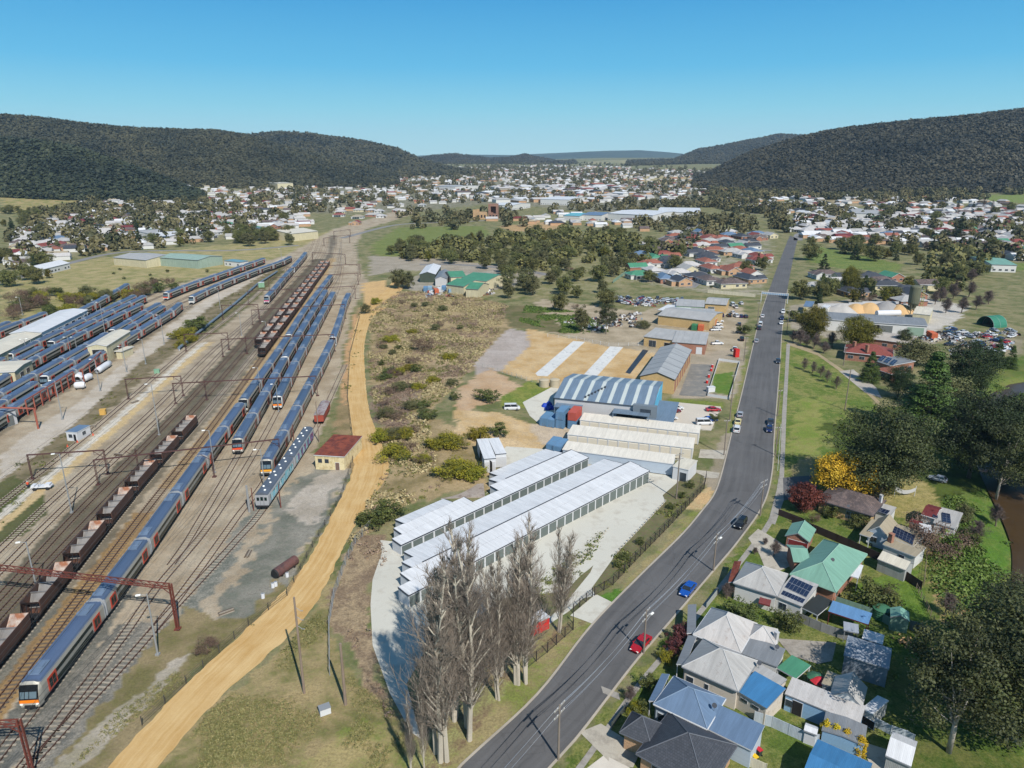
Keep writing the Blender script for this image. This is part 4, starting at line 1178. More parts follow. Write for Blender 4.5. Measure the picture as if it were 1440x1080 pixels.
wrapped(112, 537, 4.4, 1.5, 1.9, 'fat white wrapped bundle behind the orange frame, largest of the heap')
wrapped(123, 536, 4.2, 1.2, 1.5, 'white wrapped bundle between the fat one and the long tank')
wrapped(113, 547, 3.2, 1.2, .3, 'round white wrapped bundle standing lowest beside the access lane')
oran = mat('orange_structural_steel', S(172,98,80), rough=.6, n=.15)
def steel_frame(label, p0, p1, n, h, cat='frame'):
 a, b = Vector((*G(*p0), 0)), Vector((*G(*p1), 0)); root = thing('steel_frame', label, cat, (a.x, a.y, 0), 0, 'orange steel frames')
 d = b-a; rz = math.atan2(d.y, d.x)
 for k in range(n):
  p = d*k/(n-1); q = MB(); q.obox(p.x, p.y, 0, h, .3, .3, rz); q.build('column', oran, root)
 q = MB(); q.obox(d.x/2, d.y/2, h, h+.35, d.length+.3, .25, rz); q.build('top_beam', oran, root)
 q = MB(); q.obox(d.x/2, d.y/2, 1.2, 1.32, d.length, .1, rz); q.build('handrail', oran, root)
steel_frame('orange steel frame of eight columns along the storage yard train', (40,584), (106,541), 8, 4.6)
steel_frame('short orange frame in front of the cream gable shed', (119,540), (145,513), 4, 4.8)
def pipe_portal(label, p0, p1, h):
 a, b = Vector((*G(*p0), 0)), Vector((*p1, 0)); d = b-a; root = thing('pipe_portal', label, 'portal', (a.x, a.y, 0), 0, 'orange pipe portals')
 for nm, p in (('post', Vector((0,0,0))), ('post', d)): q = MB(); q.tube((p.x, p.y, 0), (p.x, p.y, h), .28, 8); q.build(nm, oran, root)
 q = MB(); q.tube((0,0,h), (d.x, d.y, h), .25, 8); q.build('beam', oran, root)
x_, y_ = G(54,603); pipe_portal('orange pipe portal at the left edge beside the grey wall', (54,603), (x_-22, y_+2), 6.2)
b = building('wall_panel_shed', 'grey panelled shed at the left edge below the orange portal', 'shed', (21,576), 4.4)
block(b, (21,576), (0,583), (-40,560), 4.4, 'skillion', .4, 'L', wall_grey, roof_grey, .2, trim_dark, auto=False, doors=[('AB', .5, 2.6, .1, 3.2, rollg)])
# pipeline on the bank
pl = [Vector((*G(*q), 1.1)) for q in ((252,493),(290,462),(330,430),(362,402),(390,384))]
t = thing('pipeline', 'blue-grey pipeline on low supports along the bank', 'pipeline', (pl[0].x, pl[0].y, 0))
q = MB(); q.path([p-Vector((pl[0].x, pl[0].y, 0)) for p in pl], .55, 8); q.build('pipe', mat('blue_grey_pipe', S(112,130,146), n=.12), t)
for k in range(14):
 p = pl[0].lerp(pl[3], k/13)-Vector((pl[0].x, pl[0].y, 0)); q = MB(); q.obox(p.x, p.y, 0, .7, .3, .8, .8); q.build('support', wall_grey, t)
# retaining edge of old sleepers between lane and ballast, platform strip edge
def fence(label, pts, h, m, post=2.5, name='fence', boards=None, mesh=False, rails=2, group=None, pm=None, pr=.05):
 """fence along photo points: posts, rails and panels"""
 ps = [Vector((*G(*q), 0)) if len(q) == 2 else Vector(q) for q in pts]; o = ps[0]
 root = thing(name, label, 'fence', (o.x, o.y, H(o.x, o.y)), 0, group)
 qr, qb = MB(), MB(); q = MB(); q.box(-pr, pr, -pr, pr, -.1, h+.05); p0 = q.build('post', pm or m, root); pc = 0
 for a, b in zip(ps, ps[1:]):
  d = b-a; n = max(1, round(d.length/post)); rz = math.atan2(d.y, d.x); za, zb = H(a.x, a.y)-H(o.x, o.y), H(b.x, b.y)-H(o.x, o.y)
  for k in range(n+1):
   p = a+d*k/n-o; z = za+(zb-za)*k/n; q = p0 if pc == 0 else p0.copy(); pc == 0 or COL.objects.link(q); q.location = (p.x, p.y, z); q.rotation_euler = (0, 0, rz); pc += 1
  for r_ in range(rails):
   z = h*(.12+.82*r_/max(1, rails-1)); qr = MB(); qr.tube((a.x-o.x, a.y-o.y, za+z), (b.x-o.x, b.y-o.y, zb+z), .025, 4); qr.build('rail', pm or m, root)
  if boards:
   t = .03; nn = Vector((-d.y, d.x, 0)).normalized()*t
   A, B = a-o, b-o
   qb.prism([(A.x+nn.x, A.y+nn.y), (A.x-nn.x, A.y-nn.y), (B.x-nn.x, B.y-nn.y), (B.x+nn.x, B.y+nn.y)], min(za, zb)-.05, max(za, zb)+h)
  if mesh:
   k = int(d.length/.16)
   for i in range(k):
    p = a+d*(i+.5)/k-o; qb.tube((p.x, p.y, za+.1), (p.x, p.y, za+h), .012, 3, caps=False)
 if qb.f: qb.build('panel', m, root)
 return root
wire_m = mat('dark_wire_and_posts', S(84,80,72), n=.2)
fence('dark boundary fence between the stabling tracks and the sandy track', [(506,446),(492,500),(489,560),(499,640),(480,700),(440,770),(404,838),(350,880),(262,962),(200,1020)], 1.5, wire_m, 4, mesh=False, rails=4)
fence('sagging wire fence with leaning posts on the right bank of the sandy track', [(528,735),(500,765),(486,795),(470,840),(463,880),(464,950)], 1.9, mat('grey_wire_fence', S(150,154,156)), 3, rails=5)
# tank, barrels, trolley, worker
tankm = mat('rusty_brown_tank', S(112,76,70), rough=.7, n=.2, c2=S(78,60,58))
x, y = G(402, 803); t = thing('storage_tank', 'rusty cylindrical tank with black end lying beside the sandy track', 'tank', (x, y, 0), 1.12)
q = MB(); q.tube((-2.7,0,1.05),(2.7,0,1.05),.95,16); q.build('shell', tankm, t)
q = MB(); q.tube((-2.95,0,1.05),(-2.7,0,1.05),.8,16,.96); q.build('end_cap', under, t); q = MB(); q.box(-1.8,-1.5,-.8,.8,0,.4); q.box(1.5,1.8,-.8,.8,0,.4); q.build('cradle', under, t)
for i, (px, py, w_) in enumerate(((404,811,'white drum at the tank end'),(388,824,'white drum between tank and orange rail, upper'),(384,826,'white drum between tank and orange rail, lower'),(370,841,'white drum beside the dark post by the sandy track'))):
 x, y = G(px, py); t = thing('drum', w_, 'drum', (x, y, 0), .2*i, 'white drums')
 q = MB(); q.lathe([(.3,0),(.32,.05),(.32,.45),(.34,.48),(.32,.51),(.32,.95),(.3,1.0)], 12); q.build('shell', wrap_m, t); q = MB(); q.lathe([(.29,1.0),(.27,1.02)], 12); q.build('lid', trim_grey, t)
x, y = G(60, 688); t = thing('rail_trolley', 'white rail trolley with wheels standing at the end of the platform track', 'trolley', (x, y, 0), .15)
q = MB(); q.box(-2.2,2.2,-.8,.8,.75,1.0); q.box(-2.1,-1.3,-.7,.7,1.0,1.35); q.box(.9,2.0,-.75,.75,1.0,1.5); q.build('deck', wrap_m, t)
for dx in (-1.4, 1.4):
 for dy in (-.75, .75): q = MB(); q.tube((dx,dy-.08,.42),(dx,dy+.08,.42),.42,12); q.build('wheel', under, t)
q = MB(); q.tube((-.5,-.5,1.0),(-.5,-.5,2.1),.05,5); q.tube((-.5,.5,1.0),(-.5,.5,2.1),.05,5); q.tube((-.5,-.5,2.1),(-.5,.5,2.1),.05,5); q.build('rail_hoop', galv, t)
def person(label, px, py, rz, top, leg, hat=None):
 """small standing figure: one continuous skinned body, clothing as children"""
 x, y = G(px, py); root = thing('person', label, 'person', (x, y, H(x, y)), rz)
 pts = [(0,0,.98),(0,0,1.15),(0,.01,1.38),(0,.01,1.5),(0,.03,1.62),(0,.03,1.74),
   (.1,0,.92),(.12,.04,.5),(.13,0,.08),(.14,.14,.04),(-.1,0,.92),(-.13,-.03,.5),(-.14,-.06,.08),(-.15,.08,.04),
   (.2,0,1.42),(.27,.02,1.14),(.28,.14,.92),(-.2,0,1.42),(-.28,0,1.14),(-.3,.1,.92)]
 ed = [(0,1),(1,2),(2,3),(3,4),(4,5),(0,6),(6,7),(7,8),(8,9),(0,10),(10,11),(11,12),(12,13),(2,14),(14,15),(15,16),(2,17),(17,18),(18,19)]
 rad = [.15,.14,.16,.06,.1,.09,.09,.065,.05,.045,.09,.065,.05,.045,.07,.05,.04,.07,.05,.04]
 me = bpy.data.meshes.new('body'); me.from_pydata(pts, ed, []); o = bpy.data.objects.new('body', me); COL.objects.link(o); o.parent = root
 me.materials.append(mat('skin', S(206,160,130), n=.05)); me.materials.append(top); me.materials.append(leg)
 m = o.modifiers.new('skin', 'SKIN'); sk = me.skin_vertices[0].data
 for i, r_ in enumerate(rad): sk[i].radius = (r_, r_)
 sk[0].use_root = True
 s = o.modifiers.new('sub', 'SUBSURF'); s.levels = 1; s.render_levels = 1
 q = MB(); q.lathe([(.15,.78),(.2,.95),(.19,1.1),(.23,1.35),(.17,1.46),(.09,1.5)], 10); q.build('jacket', top, root, smooth=True)
 for s_, p0, p1 in ((1,(.1,0,.92),(.13,0,.1)),(-1,(-.1,0,.92),(-.14,-.06,.1))): q = MB(); q.tube(p0,p1,.115,8,.075); q.build('trouser_leg', leg, root)
 for p0, p1 in (((.2,0,1.42),(.28,.03,1.1)),((-.2,0,1.42),(-.29,.02,1.1))): q = MB(); q.tube(p0,p1,.085,8,.06); q.build('sleeve', top, root)
 q = MB(); q.lathe([(.14,1.68),(.13,1.76),(.08,1.83),(.02,1.85)], 10, 0, .03); q.build('hat' if hat else 'hair', hat or mat('dark_hair', (.02,.015,.01)), root, smooth=True)
hivis = mat('orange_hivis_cloth', S(236,96,60), n=.1); navy = mat('navy_cloth', (.012,.016,.04), n=.1)
person('worker in an orange top and dark trousers standing left of the white trolley', 40, 686, .6, hivis, navy, trim_white)
# rusty-roofed hut beside the sandy track
b = building('brick_hut', 'cream hut with rusty red roof between the stabling tracks and sandy track', 'hut', (442.5,640), 3.9)
block(b, (442.5,640), (483.3,640.8), (500.8,613), 3.9, 'skillion', .35, 'L', mat('cream_rendered_wall', S(240,224,178), n=.08, c2=S(206,184,136)), roof_rust, .2, trim_white,
  wins=[('AB', .17, .9, 2.0, 2.9, trim_dark), ('AB', .4, .9, 2.0, 2.9, trim_dark)], doors=[('AB', .76, 1.0, .05, 2.2, mat('faded_brown_door', S(130,104,92)))])
for i, (px, py, w_) in enumerate(((457,1003,'small white equipment box on the grass beside the grey post'),)):
 crate('equipment_box', w_, 'box', px, py, 1.5, 1.1, 1.1, trim_white, trim_grey, .5)
# stacks of old sleepers, rail lengths and cones lying about the yard
r9 = random.Random(31)
for k, (px, py, lab) in enumerate(((128,601,'stack of old sleepers beside the white hut'),(190,566,'stack of old sleepers right of the mustard box'),(318,862,'stack of old sleepers at the edge of the dark concrete pad'),(350,780,'stack of old sleepers in the middle of the grey pad'),(505,420,'stack of old sleepers at the head of the sandy track'),(168,640,'stack of old sleepers between platform strip and gravel tracks'))):
 x, y = G(px, py); t = thing('sleeper_stack', lab, 'timber stack', (x, y, 0), r9.random()*3, 'stacks of old sleepers')
 for i in range(3):
  for j in range(4-i): q = MB(); q.box(-1.25+r9.random()*.1, 1.25+r9.random()*.1, (j-1.5+i*.5)*.28, (j-1.5+i*.5)*.28+.24, i*.15, i*.15+.14); q.build('sleeper', sleepd_m if (i+j) % 2 else sleep_m, t)
cone_m = mat('orange_cone', S(236,90,50))
for k, (px, py, lab) in enumerate(((131,612,'orange cone right of the white hut'),(109,622,'orange cone in front of the white hut'),(95,628,'orange cone nearest the two-legged portal'))):
 x, y = G(px, py); t = thing('traffic_cone', lab, 'cone', (x, y, 0), 0, 'orange traffic cones'); q = MB(); q.lathe([(.2,.04),(.04,.72),(.02,.74)], 10); q.build('cone', cone_m, t); q = MB(); q.box(-.24,.24,-.24,.24,0,.04); q.build('base', cone_m, t)
# ---------------------------------------------------------------- self-storage rows: stepped white roofs, grey roller doors
door_grey = mat('grey_green_roller_door', S(112,122,118), rough=.5, n=.06, kind='weatherboard')
unit_wall = mat('pale_unit_wall', S(222,224,226), rough=.6, n=.05)
def storage(label, eL, eR, strips, ndoor, h=3.1):
 a = P(*eL, h); b = P(*eR, h); a2, b2 = Vector((a.x, a.y)), Vector((b.x, b.y))
 u = (b2-a2).normalized(); n = Vector((-u.y, u.x)); rz = math.atan2(u.y, u.x)
 root = thing('storage_building', label, 'storage units', (a.x, a.y, 0), rz, 'self-storage rows')
 def loc(p, hh): q = P(*p, hh); d = Vector((q.x, q.y))-a2; return d.dot(u), d.dot(n)
 for i, (lp, rp, y0, y1, z0, z1) in enumerate(strips):
  x0 = loc(lp, z0)[0]; x1 = loc(rp, z0)[0]
  f = lambda Y: z0+(z1-z0)*(Y-y0)/(y1-y0)
  q = MB(); q.prism([(x0,y0+.01*i),(x1,y0+.01*i),(x1,y1),(x0,y1)], 0, lambda X, Y: f(Y)-.08); q.build('wall', unit_wall, root)
  q = MB(); q.cur = 0; q.face([(x0-.1,y0-.12,f(y0)),(x1+.1,y0-.12,f(y0)),(x1+.1,y1,f(y1)),(x0-.1,y1,f(y1))])
  q.cur = 1
  for x in (x0-.1, x1+.1):
   q.face([(x,y0-.12,f(y0)+.005),(x,y1,f(y1)+.005),(x,y1,f(y1)-.3),(x,y0-.12,f(y0)-.3)])
   q.face([(x-.09,y0-.12,f(y0)+.012),(x+.09,y0-.12,f(y0)+.012),(x+.09,y1,f(y1)+.012),(x-.09,y1,f(y1)+.012)])
  q.face([(x0-.1,y0-.121,f(y0)-.26),(x1+.1,y0-.121,f(y0)-.26),(x1+.1,y0-.121,f(y0)+.006),(x0-.1,y0-.121,f(y0)+.006)])
  q.face([(x1+.1,y1+.001,f(y1)-.2),(x0-.1,y1+.001,f(y1)-.2),(x0-.1,y1+.001,f(y1)+.006),(x1+.1,y1+.001,f(y1)+.006)])
  q.build('roof', [roof_white, trim_dark], root)
  if i == 0: X0, X1 = x0, x1
 ys = [s[3] for s in strips]; zr = max(s[5] for s in strips)
 rid = [s for s in strips if s[5] == zr][0][3]
 q = MB(); q.box(loc(strips[-1][0], zr)[0], X1, rid-.14, rid+.14, zr+.0, zr+.05); q.build('ridge_cap', trim_dark, root)
 for k in range(ndoor):
  x = X0+(X1-X0)*(k+.5)/ndoor; w = (X1-X0)/ndoor*.42
  q = MB(); q.box(x-w, x+w, -.05, .02, .05, h-.5); q.build('roller_door', door_grey, root)
 return root
def depth(eL, eR, p, h=3.1):
 a, b, c = P(*eL, h), P(*eR, h), P(*p, h); u = Vector((b.x-a.x, b.y-a.y)).normalized(); d = Vector((c.x-a.x, c.y-a.y))
 return -u.y*d.x+u.x*d.y
e1, e2 = (563.3,761.7), (827.5,642.8)
d1 = depth(e1, e2, (551.7,754.2)); d2 = depth(e1, e2, (703,684), 3.3)*0+2*d1; d3 = 3*d1
storage('upper white storage row with stepped left end and a notch cut into its back', e1, e2, [
 (e1, e2, 0, d1, 3.1, 3.35),
 ((565.8,746.3), (666.7,700.8), d1, 2*d1, 3.35, 3.6), ((703.3,685), (812,636), d1, 2*d1, 3.35, 3.6),
 ((570,731.3), (640,700.8), 2*d1, 3.1*d1, 3.6, 3.3), ((703,673), (793,636), 2*d1, 3.1*d1, 3.6, 3.3),
 ((705,664.5), (780,633), 3.1*d1, 4.1*d1, 3.3, 3.1)], 21)
f1, f2 = (574.2,834.2), (913,661.8)
d1 = depth(f1, f2, (560.8,823.7))
storage('lower white storage row nearest the bare poplars, with stepped left end', f1, f2, [
 (f1, f2, 0, d1, 3.1, 3.35), ((578.3,814.7), (897,654), d1, 2*d1, 3.35, 3.6),
 ((581.7,795.8), (875,651.5), 2*d1, 3.05*d1, 3.6, 3.35), ((585,781.3), (862,648.5), 3.05*d1, 4.05*d1, 3.35, 3.15)], 28)
b = building('small_storage_shed', 'small white L-shaped storage shed in the cut beside the retaining wall', 'shed', (681,646), 3.6)
block(b, (681,646), (697,646), (697,617), 3.6, 'skillion', .25, 'L', unit_wall, roof_white, .1, trim_dark, auto=False, doors=[('AB', .5, 2.6, .1, 2.8, wall_grey)])
block(b, (697.2,640), (711.7,640), (711.5,617.5), 3.5, 'skillion', .25, 'L', unit_wall, roof_white, .1, trim_dark, auto=False, doors=[('AB', .5, 2.6, .1, 2.7, wall_grey)])
# three long cream rows
crm_wall = mat('cream_unit_wall', S(250,242,226), rough=.6, n=.04); crm_door = mat('cream_roller_door', S(240,230,210), rough=.55, n=.05, kind='weatherboard')
crm_roof = mat('cream_unit_roof', S(246,238,222), rough=.5, n=.04, kind='sheet')
def cream_row(label, fl, fr, bl, n, h=3.2, rise=.25, wallm=crm_wall, back=False):
 b = building('storage_units', label, 'storage units', fl, h, 'cream storage rows')
 a, rz, L, W, ro = block(b, fl, fr, (fr[0]+bl[0]-fl[0], fr[1]+bl[1]-fl[1]), h, 'skillion', rise, 'L', wallm, crm_roof, .15, trim_white, auto=False)
 if n:
  for k in range(n):
   f = opening(b, a, rz, L, W, 's', (k+.5)/n, L/n*.86, .08, h-.45, 'door', crm_door, crm_wall)
  q = MB()
  for k in range(n+1): q.box(k*(L-.25)/n, k*(L-.25)/n+.25, -.16, 0, 0, h-.1)
  w_ = q.build('pilasters', trim_white, b); place(w_, b, a, rz)
 return b, a, rz, L, W
cream_row('cream storage row nearest the blue-grey warehouse', (815.8,590.7), (983,610), (820.7,581.6), 12)
cream_row('middle cream storage row with a red extinguisher on its front', (798.3,611), (974.3,632), (807,598.5), 12)
cream_row('cream storage row with a blue-white back wall facing the concrete yard', (791.5,632.5), (946,654), (798.3,621.8), 0, 3.0, .3, wall_paleblue)
b = building('storage_office', 'small white block at the road end of the cream storage rows', 'office', (946,742*0+655), 3.4)
block(b, (946.5,656), (968,661), (970,646), 3.4, 'flat', .1, 'L', trim_white, roof_cream, .12, trim_white, auto=False, doors=[('AB', .7, 1.6, .1, 2.4, win_m)])
# blue-grey warehouse
b = building('warehouse', 'blue-grey warehouse with pale roof stripes, blue end panel and grey office', 'warehouse', (780,559.6), 6.2)
wh_roof = mat('blue_grey_warehouse_roof', S(122,142,162), rough=.5, n=.06, kind='sheet')
a, rz, L, W, ro = block(b, (780,559.6), (918,575), (941,539.6), 6.2, 'gable', 2.3, 'L', wall_grey, wh_roof, .25, trim_dark, auto=False, doors=[('AB', .16, 6.5, .1, 4.6, dark_open), ('AB', .80, 9, .1, 4.6, dark_open), ('AB', .55, 1.8, .1, 2.4, dark_open)])
sky_m = mat('translucent_roof_sheet', S(206,214,210), rough=.5, n=.04)
for k in range(8):
 x = L*(.055+.122*k); q = MB(); s = 2.3/(W/2+.25)
 z = lambda y: 6.2+.14+s*(min(y, W-y)+.25)+.012
 for ya, yb in ((-.2, W/2), (W/2, W+.2)):
  q.face([(x,ya,z(ya)),(x+1.15,ya,z(ya)),(x+1.15,yb,z(yb)),(x,yb,z(yb))])
 place(q.build('skylight_strip', sky_m), b, a, rz)
for pos, w_ in ((.16, 8), (.80, 10.5)):
 q = MB(); q.box(pos*L-w_/2, pos*L+w_/2, -3.6, .05, 4.6, 4.85)
 for x in (-w_/2+.2, w_/2-.2): q.box(pos*L+x-.1, pos*L+x+.1, -3.5, -3.3, 0, 4.6)
 place(q.build('canopy', wh_roof), b, a, rz)
for i in range(7):
 q = MB(); x = L*.3+i*.75; y = 1.4+i*1.2; q.box(x, x+.5, y, y+.9, 6.2+.14+2.3/(W/2+.25)*(y+.25)-.1, 6.2+.14+2.3/(W/2+.25)*(y+.25)+.45)
 place(q.build('roof_vent', trim_dark), b, a, rz)
q = MB(); q.box(L+.05, L+.3, W*.12, W*.9, 1.2, 6.9); place(q.build('end_panel', mat('sky_blue_panel', S(104,192,226), n=.05)), b, a, rz)
q = MB(); q.box(L-.5, L+5.2, -1.5, W*.55, 0, 3.0); place(q.build('office_base', trim_dark), b, a, rz)
q = MB(); q.box(L-2, L+6.2, -2.6, W*.62, 3.0, 3.3); place(q.build('awning', wh_roof), b, a, rz)
q = MB(); q.box(L-5.5, L+1.2, -1.2, .4, 3.3, 6.9); place(q.build('office_box', mat('mid_grey_cladding', S(120,132,142), n=.05)), b, a, rz)
q = MB(); q.box(L-3.4, L-.4, -1.26, -1.2, 4.3, 5.9); place(q.build('office_window', win_m), b, a, rz)
# grey-roofed brick shed and the yards up the road
b = building('brick_workshop', 'long brick workshop with two-tone grey roof beside the bare building site', 'workshop', (948.3,534.2), 5)
a, rz, L, W, ro = block(b, (971.7,492.5), (948.3,534.2), (900.8,529), 5.0, 'gable', 2.0, 'L', wall_tan, mat('pale_grey_roof', S(172,176,178), n=.06, kind='sheet'), .3, trim_dark, auto=False)
q = MB()
for k in range(1, 6):
 s = 2.0/(W/2+.3); x = L*k/6; z = lambda y: 5.16+s*(min(y, W-y)+.3)
 for ya, yb in ((-.25, W/2), (W/2, W+.25)): q.face([(x,ya,z(ya)),(x+.3,ya,z(ya)),(x+.3,yb,z(yb)),(x,yb,z(yb))])
place(q.build('roof_seams', trim_dark), b, a, rz)
for k in range(7): q = MB(); q.box(L*(k+.2)/7, L*(k+.75)/7, -.06, .0, .3, 4.4); place(q.build('brick_bay', wall_brick), b, a, rz)
b = building('tan_workshop', 'tan-walled workshop with three dark skylights and an orange end wall', 'workshop', (925.8,443.3), 4.4)
block(b, (925.8,443.3), (998,451.5), (1003,438), 4.4, 'gable', 1.4, 'L', wall_tan, roof_zinc, .3, trim_grey, auto=False, doors=[('BC', .5, 4, .1, 3.4, mat('orange_tan_panel', S(206,140,90), n=.1))])
for k in range(3):
 x, y = G(953+20*k, 440.6+2*k, 5.6)
b = building('low_workshop', 'low workshop with long grey roof and tan and brick front', 'workshop', (905.8,473.3), 4)
block(b, (905.8,473.3), (947,478.5), (952,467), 4.0, 'skillion', .7, 'L', wall_tan, roof_zinc, .3, trim_grey, wins=[('AB', .3, 3, .2, 2.8, trim_white)], doors=[('AB', .8, 2.4, .1, 2.6, dark_open)])
block(b, (946,481), (992,484.5), (1002.5,471), 4.2, 'skillion', .8, 'L', wall_brick, roof_zinc, .3, trim_grey, auto=False, doors=[('AB', .82, 2.2, .1, 2.8, trim_white)])
b = building('green_shed', 'green-walled yard shed behind the wrecked cars', 'shed', (951,430), 4)
block(b, (951,430), (990,432), (994,424), 4, 'skillion', .5, 'L', mat('pale_green_wall', S(150,178,150), n=.08, kind='sheet'), roof_zinc, .2, trim_grey, auto=False)
b = building('olive_shed', 'olive-tan yard shed nearest the road bridge', 'shed', (992,427), 4.4)
block(b, (992,427), (1021,429), (1024,420), 4.4, 'gable', 1.1, 'L', wall_tan, roof_zinc, .3, trim_grey, auto=False, doors=[('AB', .3, 3, .1, 3, rollg)])
for (A_, B_, C_, lab) in (((925,436),(968,441),(972,433),'long open carport with white roof behind the tan workshop'),((970,442),(1004,444),(1008,436),'second open carport with grey roof behind the tan workshop')):
 b = building('carport', lab, 'carport', A_, 3); block(b, A_, B_, C_, 3.0, 'skillion', .3, 'L', trim_white, roof_white if 'white' in lab else roof_zinc, .1, trim_grey, posts=True)
# ---------------------------------------------------------------- shipping containers and kit
def container(label, px, py, rz, m, z=0, L=6.06, W=2.44, Hh=2.6, group='shipping containers', pt=None):
 x, y = pt or G(px, py); root = thing('shipping_container', label, 'container', (x, y, z+H(x, y)), rz, group)
 q = MB(); n = 22; q.box(-L/2, L/2, -W/2+.05, W/2-.05, .12, Hh-.03)
 for k in range(n):
  x0 = -L/2+.15+(L-.3)*k/n
  for s in (-1, 1): q.box(x0, x0+(L-.3)/n*.5, s*(W/2-.03)-.03, s*(W/2-.03)+.03, .2, Hh-.12)
 q.build('corrugated_shell', m, root)
 q = MB()
 for sx in (-1, 1):
  for sy in (-1, 1): q.box(sx*L/2-.08*(sx>0)-.0, sx*L/2+.08*(sx<0), sy*W/2-.08*(sy>0), sy*W/2+.08*(sy<0), 0, Hh)
 for z0 in (0, Hh-.12):
  for sy in (-1, 1): q.box(-L/2+.08, L/2-.08, sy*(W/2-.05)-.05, sy*(W/2-.05)+.05, z0, z0+.12)
 q.build('corner_frame', m, root)
 for s in (-1, 1):
  q = MB(); q.box(-L/2-.03, -L/2, s*.56-.53, s*.56+.53, .15, Hh-.15)
  for dy in (-.25, .25): q.tube((-L/2-.06, s*.56+dy, .2), (-L/2-.06, s*.56+dy, Hh-.2), .025, 5)
  q.build('end_door', m, root)
 return root
cblue = mat('blue_container_paint', S(104,146,182), n=.15, c2=S(120,110,104), amt=.12, jitter=.1); cred = mat('red_container_paint', S(196,92,78), n=.12); cgrn = mat('green_container_paint', S(60,132,92), n=.12); corg = mat('orange_container_paint', S(214,112,72), n=.12); crw = mat('bright_red_box_paint', S(214,48,44), n=.08)
hd = math.atan2(P(941,539).y-P(918,575).y, P(941,539).x-P(918,575).x)
cp = [(769,595),(778,596.5),(791,598),(808,599)]
for k, (px, py) in enumerate(cp):
 container(('blue container on the ground, left of the stack','blue container on the ground, beside the left one','lower blue container under another','lower blue container under the red one')[k], px, py, hd, cblue)
for px, py, m_, lab in ((791,598,cblue,'blue container on top of the stack'),(808,599,cred,'red container on top beside the blue one')):
 x, y = G(px, py); container(lab, 0, 0, hd, m_, 2.6, pt=(x, y))
container('pale blue container by the cream row gable, left of two', 779, 632, hd, cblue); container('pale blue container by the cream row gable, right of two', 788, 634.5, hd, cblue)
container('green container beside the tan workshop', 977, 463, 1.2, cgrn); container('orange container between the green one and parked utes', 986, 463.5, 1.2, corg)
container('orange container beside the white industrial sheds across the road', 1310, 475, 1.4, corg)
# red and white cabin among the poplars
x, y = G(754, 885); t = thing('red_cabin', 'bright red cabin with white roof behind the bare poplars', 'cabin', (x, y, 0), .62)
q = MB(); q.box(-1.9,1.9,-1.1,1.1,.1,2.3); q.build('wall', crw, t); q = MB(); q.box(-2.0,2.0,-1.2,1.2,2.3,2.44); q.build('roof', trim_white, t); q = MB(); q.box(-.4,.4,-1.24,-1.2,.15,2.1); q.build('door', crw, t)
# water tanks by the site, bundle of tarpaulins
tankc = mat('beige_water_tank', S(196,184,158), n=.06)
for px, w_ in ((765,'left beige water tank behind the blue-grey warehouse'),(780,'right beige water tank behind the blue-grey warehouse')):
 x, y = G(px, 543.5); t = thing('water_tank', w_, 'tank', (x, y, 0), 0, 'beige water tanks')
 q = MB(); q.lathe([(1.75,0)]+[(1.75-.04*(k % 2), .1+.25*k) for k in range(11)]+[(1.75,2.7)], 24); q.build('shell', tankc, t)
 q = MB(); q.lathe([(1.74,2.7),(1.0,2.95),(.3,3.05)], 24); q.build('lid', tankc, t)
bt = mat('royal_blue_tarpaulin', S(30,72,190), rough=.5, n=.25)
r5 = random.Random(5)
for k, (px, py) in enumerate(((766,572),(772,570),(770,576),(776,575))):
 x, y = G(px, py); t = thing('tarpaulin_bundle', 'bright blue bundle in a heap beside the warehouse canopy', 'bundle', (x, y, 0), k, 'blue bundles by the warehouse')
 q = MB(); V = []; n = 10
 q.lathe([(.9+r5.random()*.2,0),(1.15,.4+r5.random()*.2),(.95,1.0),(.5,1.35+r5.random()*.3),(.1,1.5)], 9); q.build('cover', bt, t); q = MB(); q.tube((-.9,0,.9),(.9,.1,1.2),.03,4); q.build('cord', trim_white, t)
# building site: concrete slabs, black membrane, earth banks
conc_new = mat('new_concrete_slab', S(226,226,222), rough=.8, n=.07, scale=.4, c2=S(190,192,190), amt=.2)
memb = mat('black_membrane', S(52,58,66), rough=.5, n=.2)
def px_sheet(name, poly, z, m, label):
 return sheet(name, [G(*q) for q in poly], z, m, label)
def slab(label, A, B, C, D, h, m=conc_new, name='concrete_slab'):
 pl = [G(*q, h) for q in (A, B, C, D)]; t = thing(name, label, 'slab', (pl[0][0], pl[0][1], 0), 0, 'building site slabs')
 q = MB(); q.prism([(x-pl[0][0], y-pl[0][1]) for x, y in pl], -.05, h); q.build('slab', m, t)
 q = MB(); (x0, y0), (x1, y1), (x2, y2), (x3, y3) = [(x-pl[0][0], y-pl[0][1]) for x, y in pl]
 for k in range(1, 6):
  f = k/6; q.tube((x1+(x2-x1)*f, y1+(y2-y1)*f, h+.004), (x0+(x3-x0)*f, y0+(y3-y0)*f, h+.004), .03, 4)
 for k in range(5):
  f = (k+.6)/5.6; x = x1+(x2-x1)*f+(x0-x1)*.4; y = y1+(y2-y1)*f+(y0-y1)*.4; q.obox(x, y, h, h+.15, .9, .7, .3)
 q.build('joints_and_boxes', wall_grey, t)
slab('left new concrete slab on the sandy building site', (749,527), (770,528), (822,480.5), (806,479.5), .3)
slab('right new concrete slab on the sandy building site', (815,533), (834,534), (876,488), (858,487), .3)
px_sheet('membrane', [(879.5,524),(886,526),(912,493),(904,491.5)], .06, memb, 'black membrane strip laid on the sandy site')
px_sheet('pavement', [(955,556),(992,558),(1003,518),(1000,513),(972,512)], .05, mat('worn_grey_bitumen', S(136,134,128), n=.14, scale=.4, c2=S(160,152,140), amt=.3), 'worn grey bitumen yard beside the brick workshop')
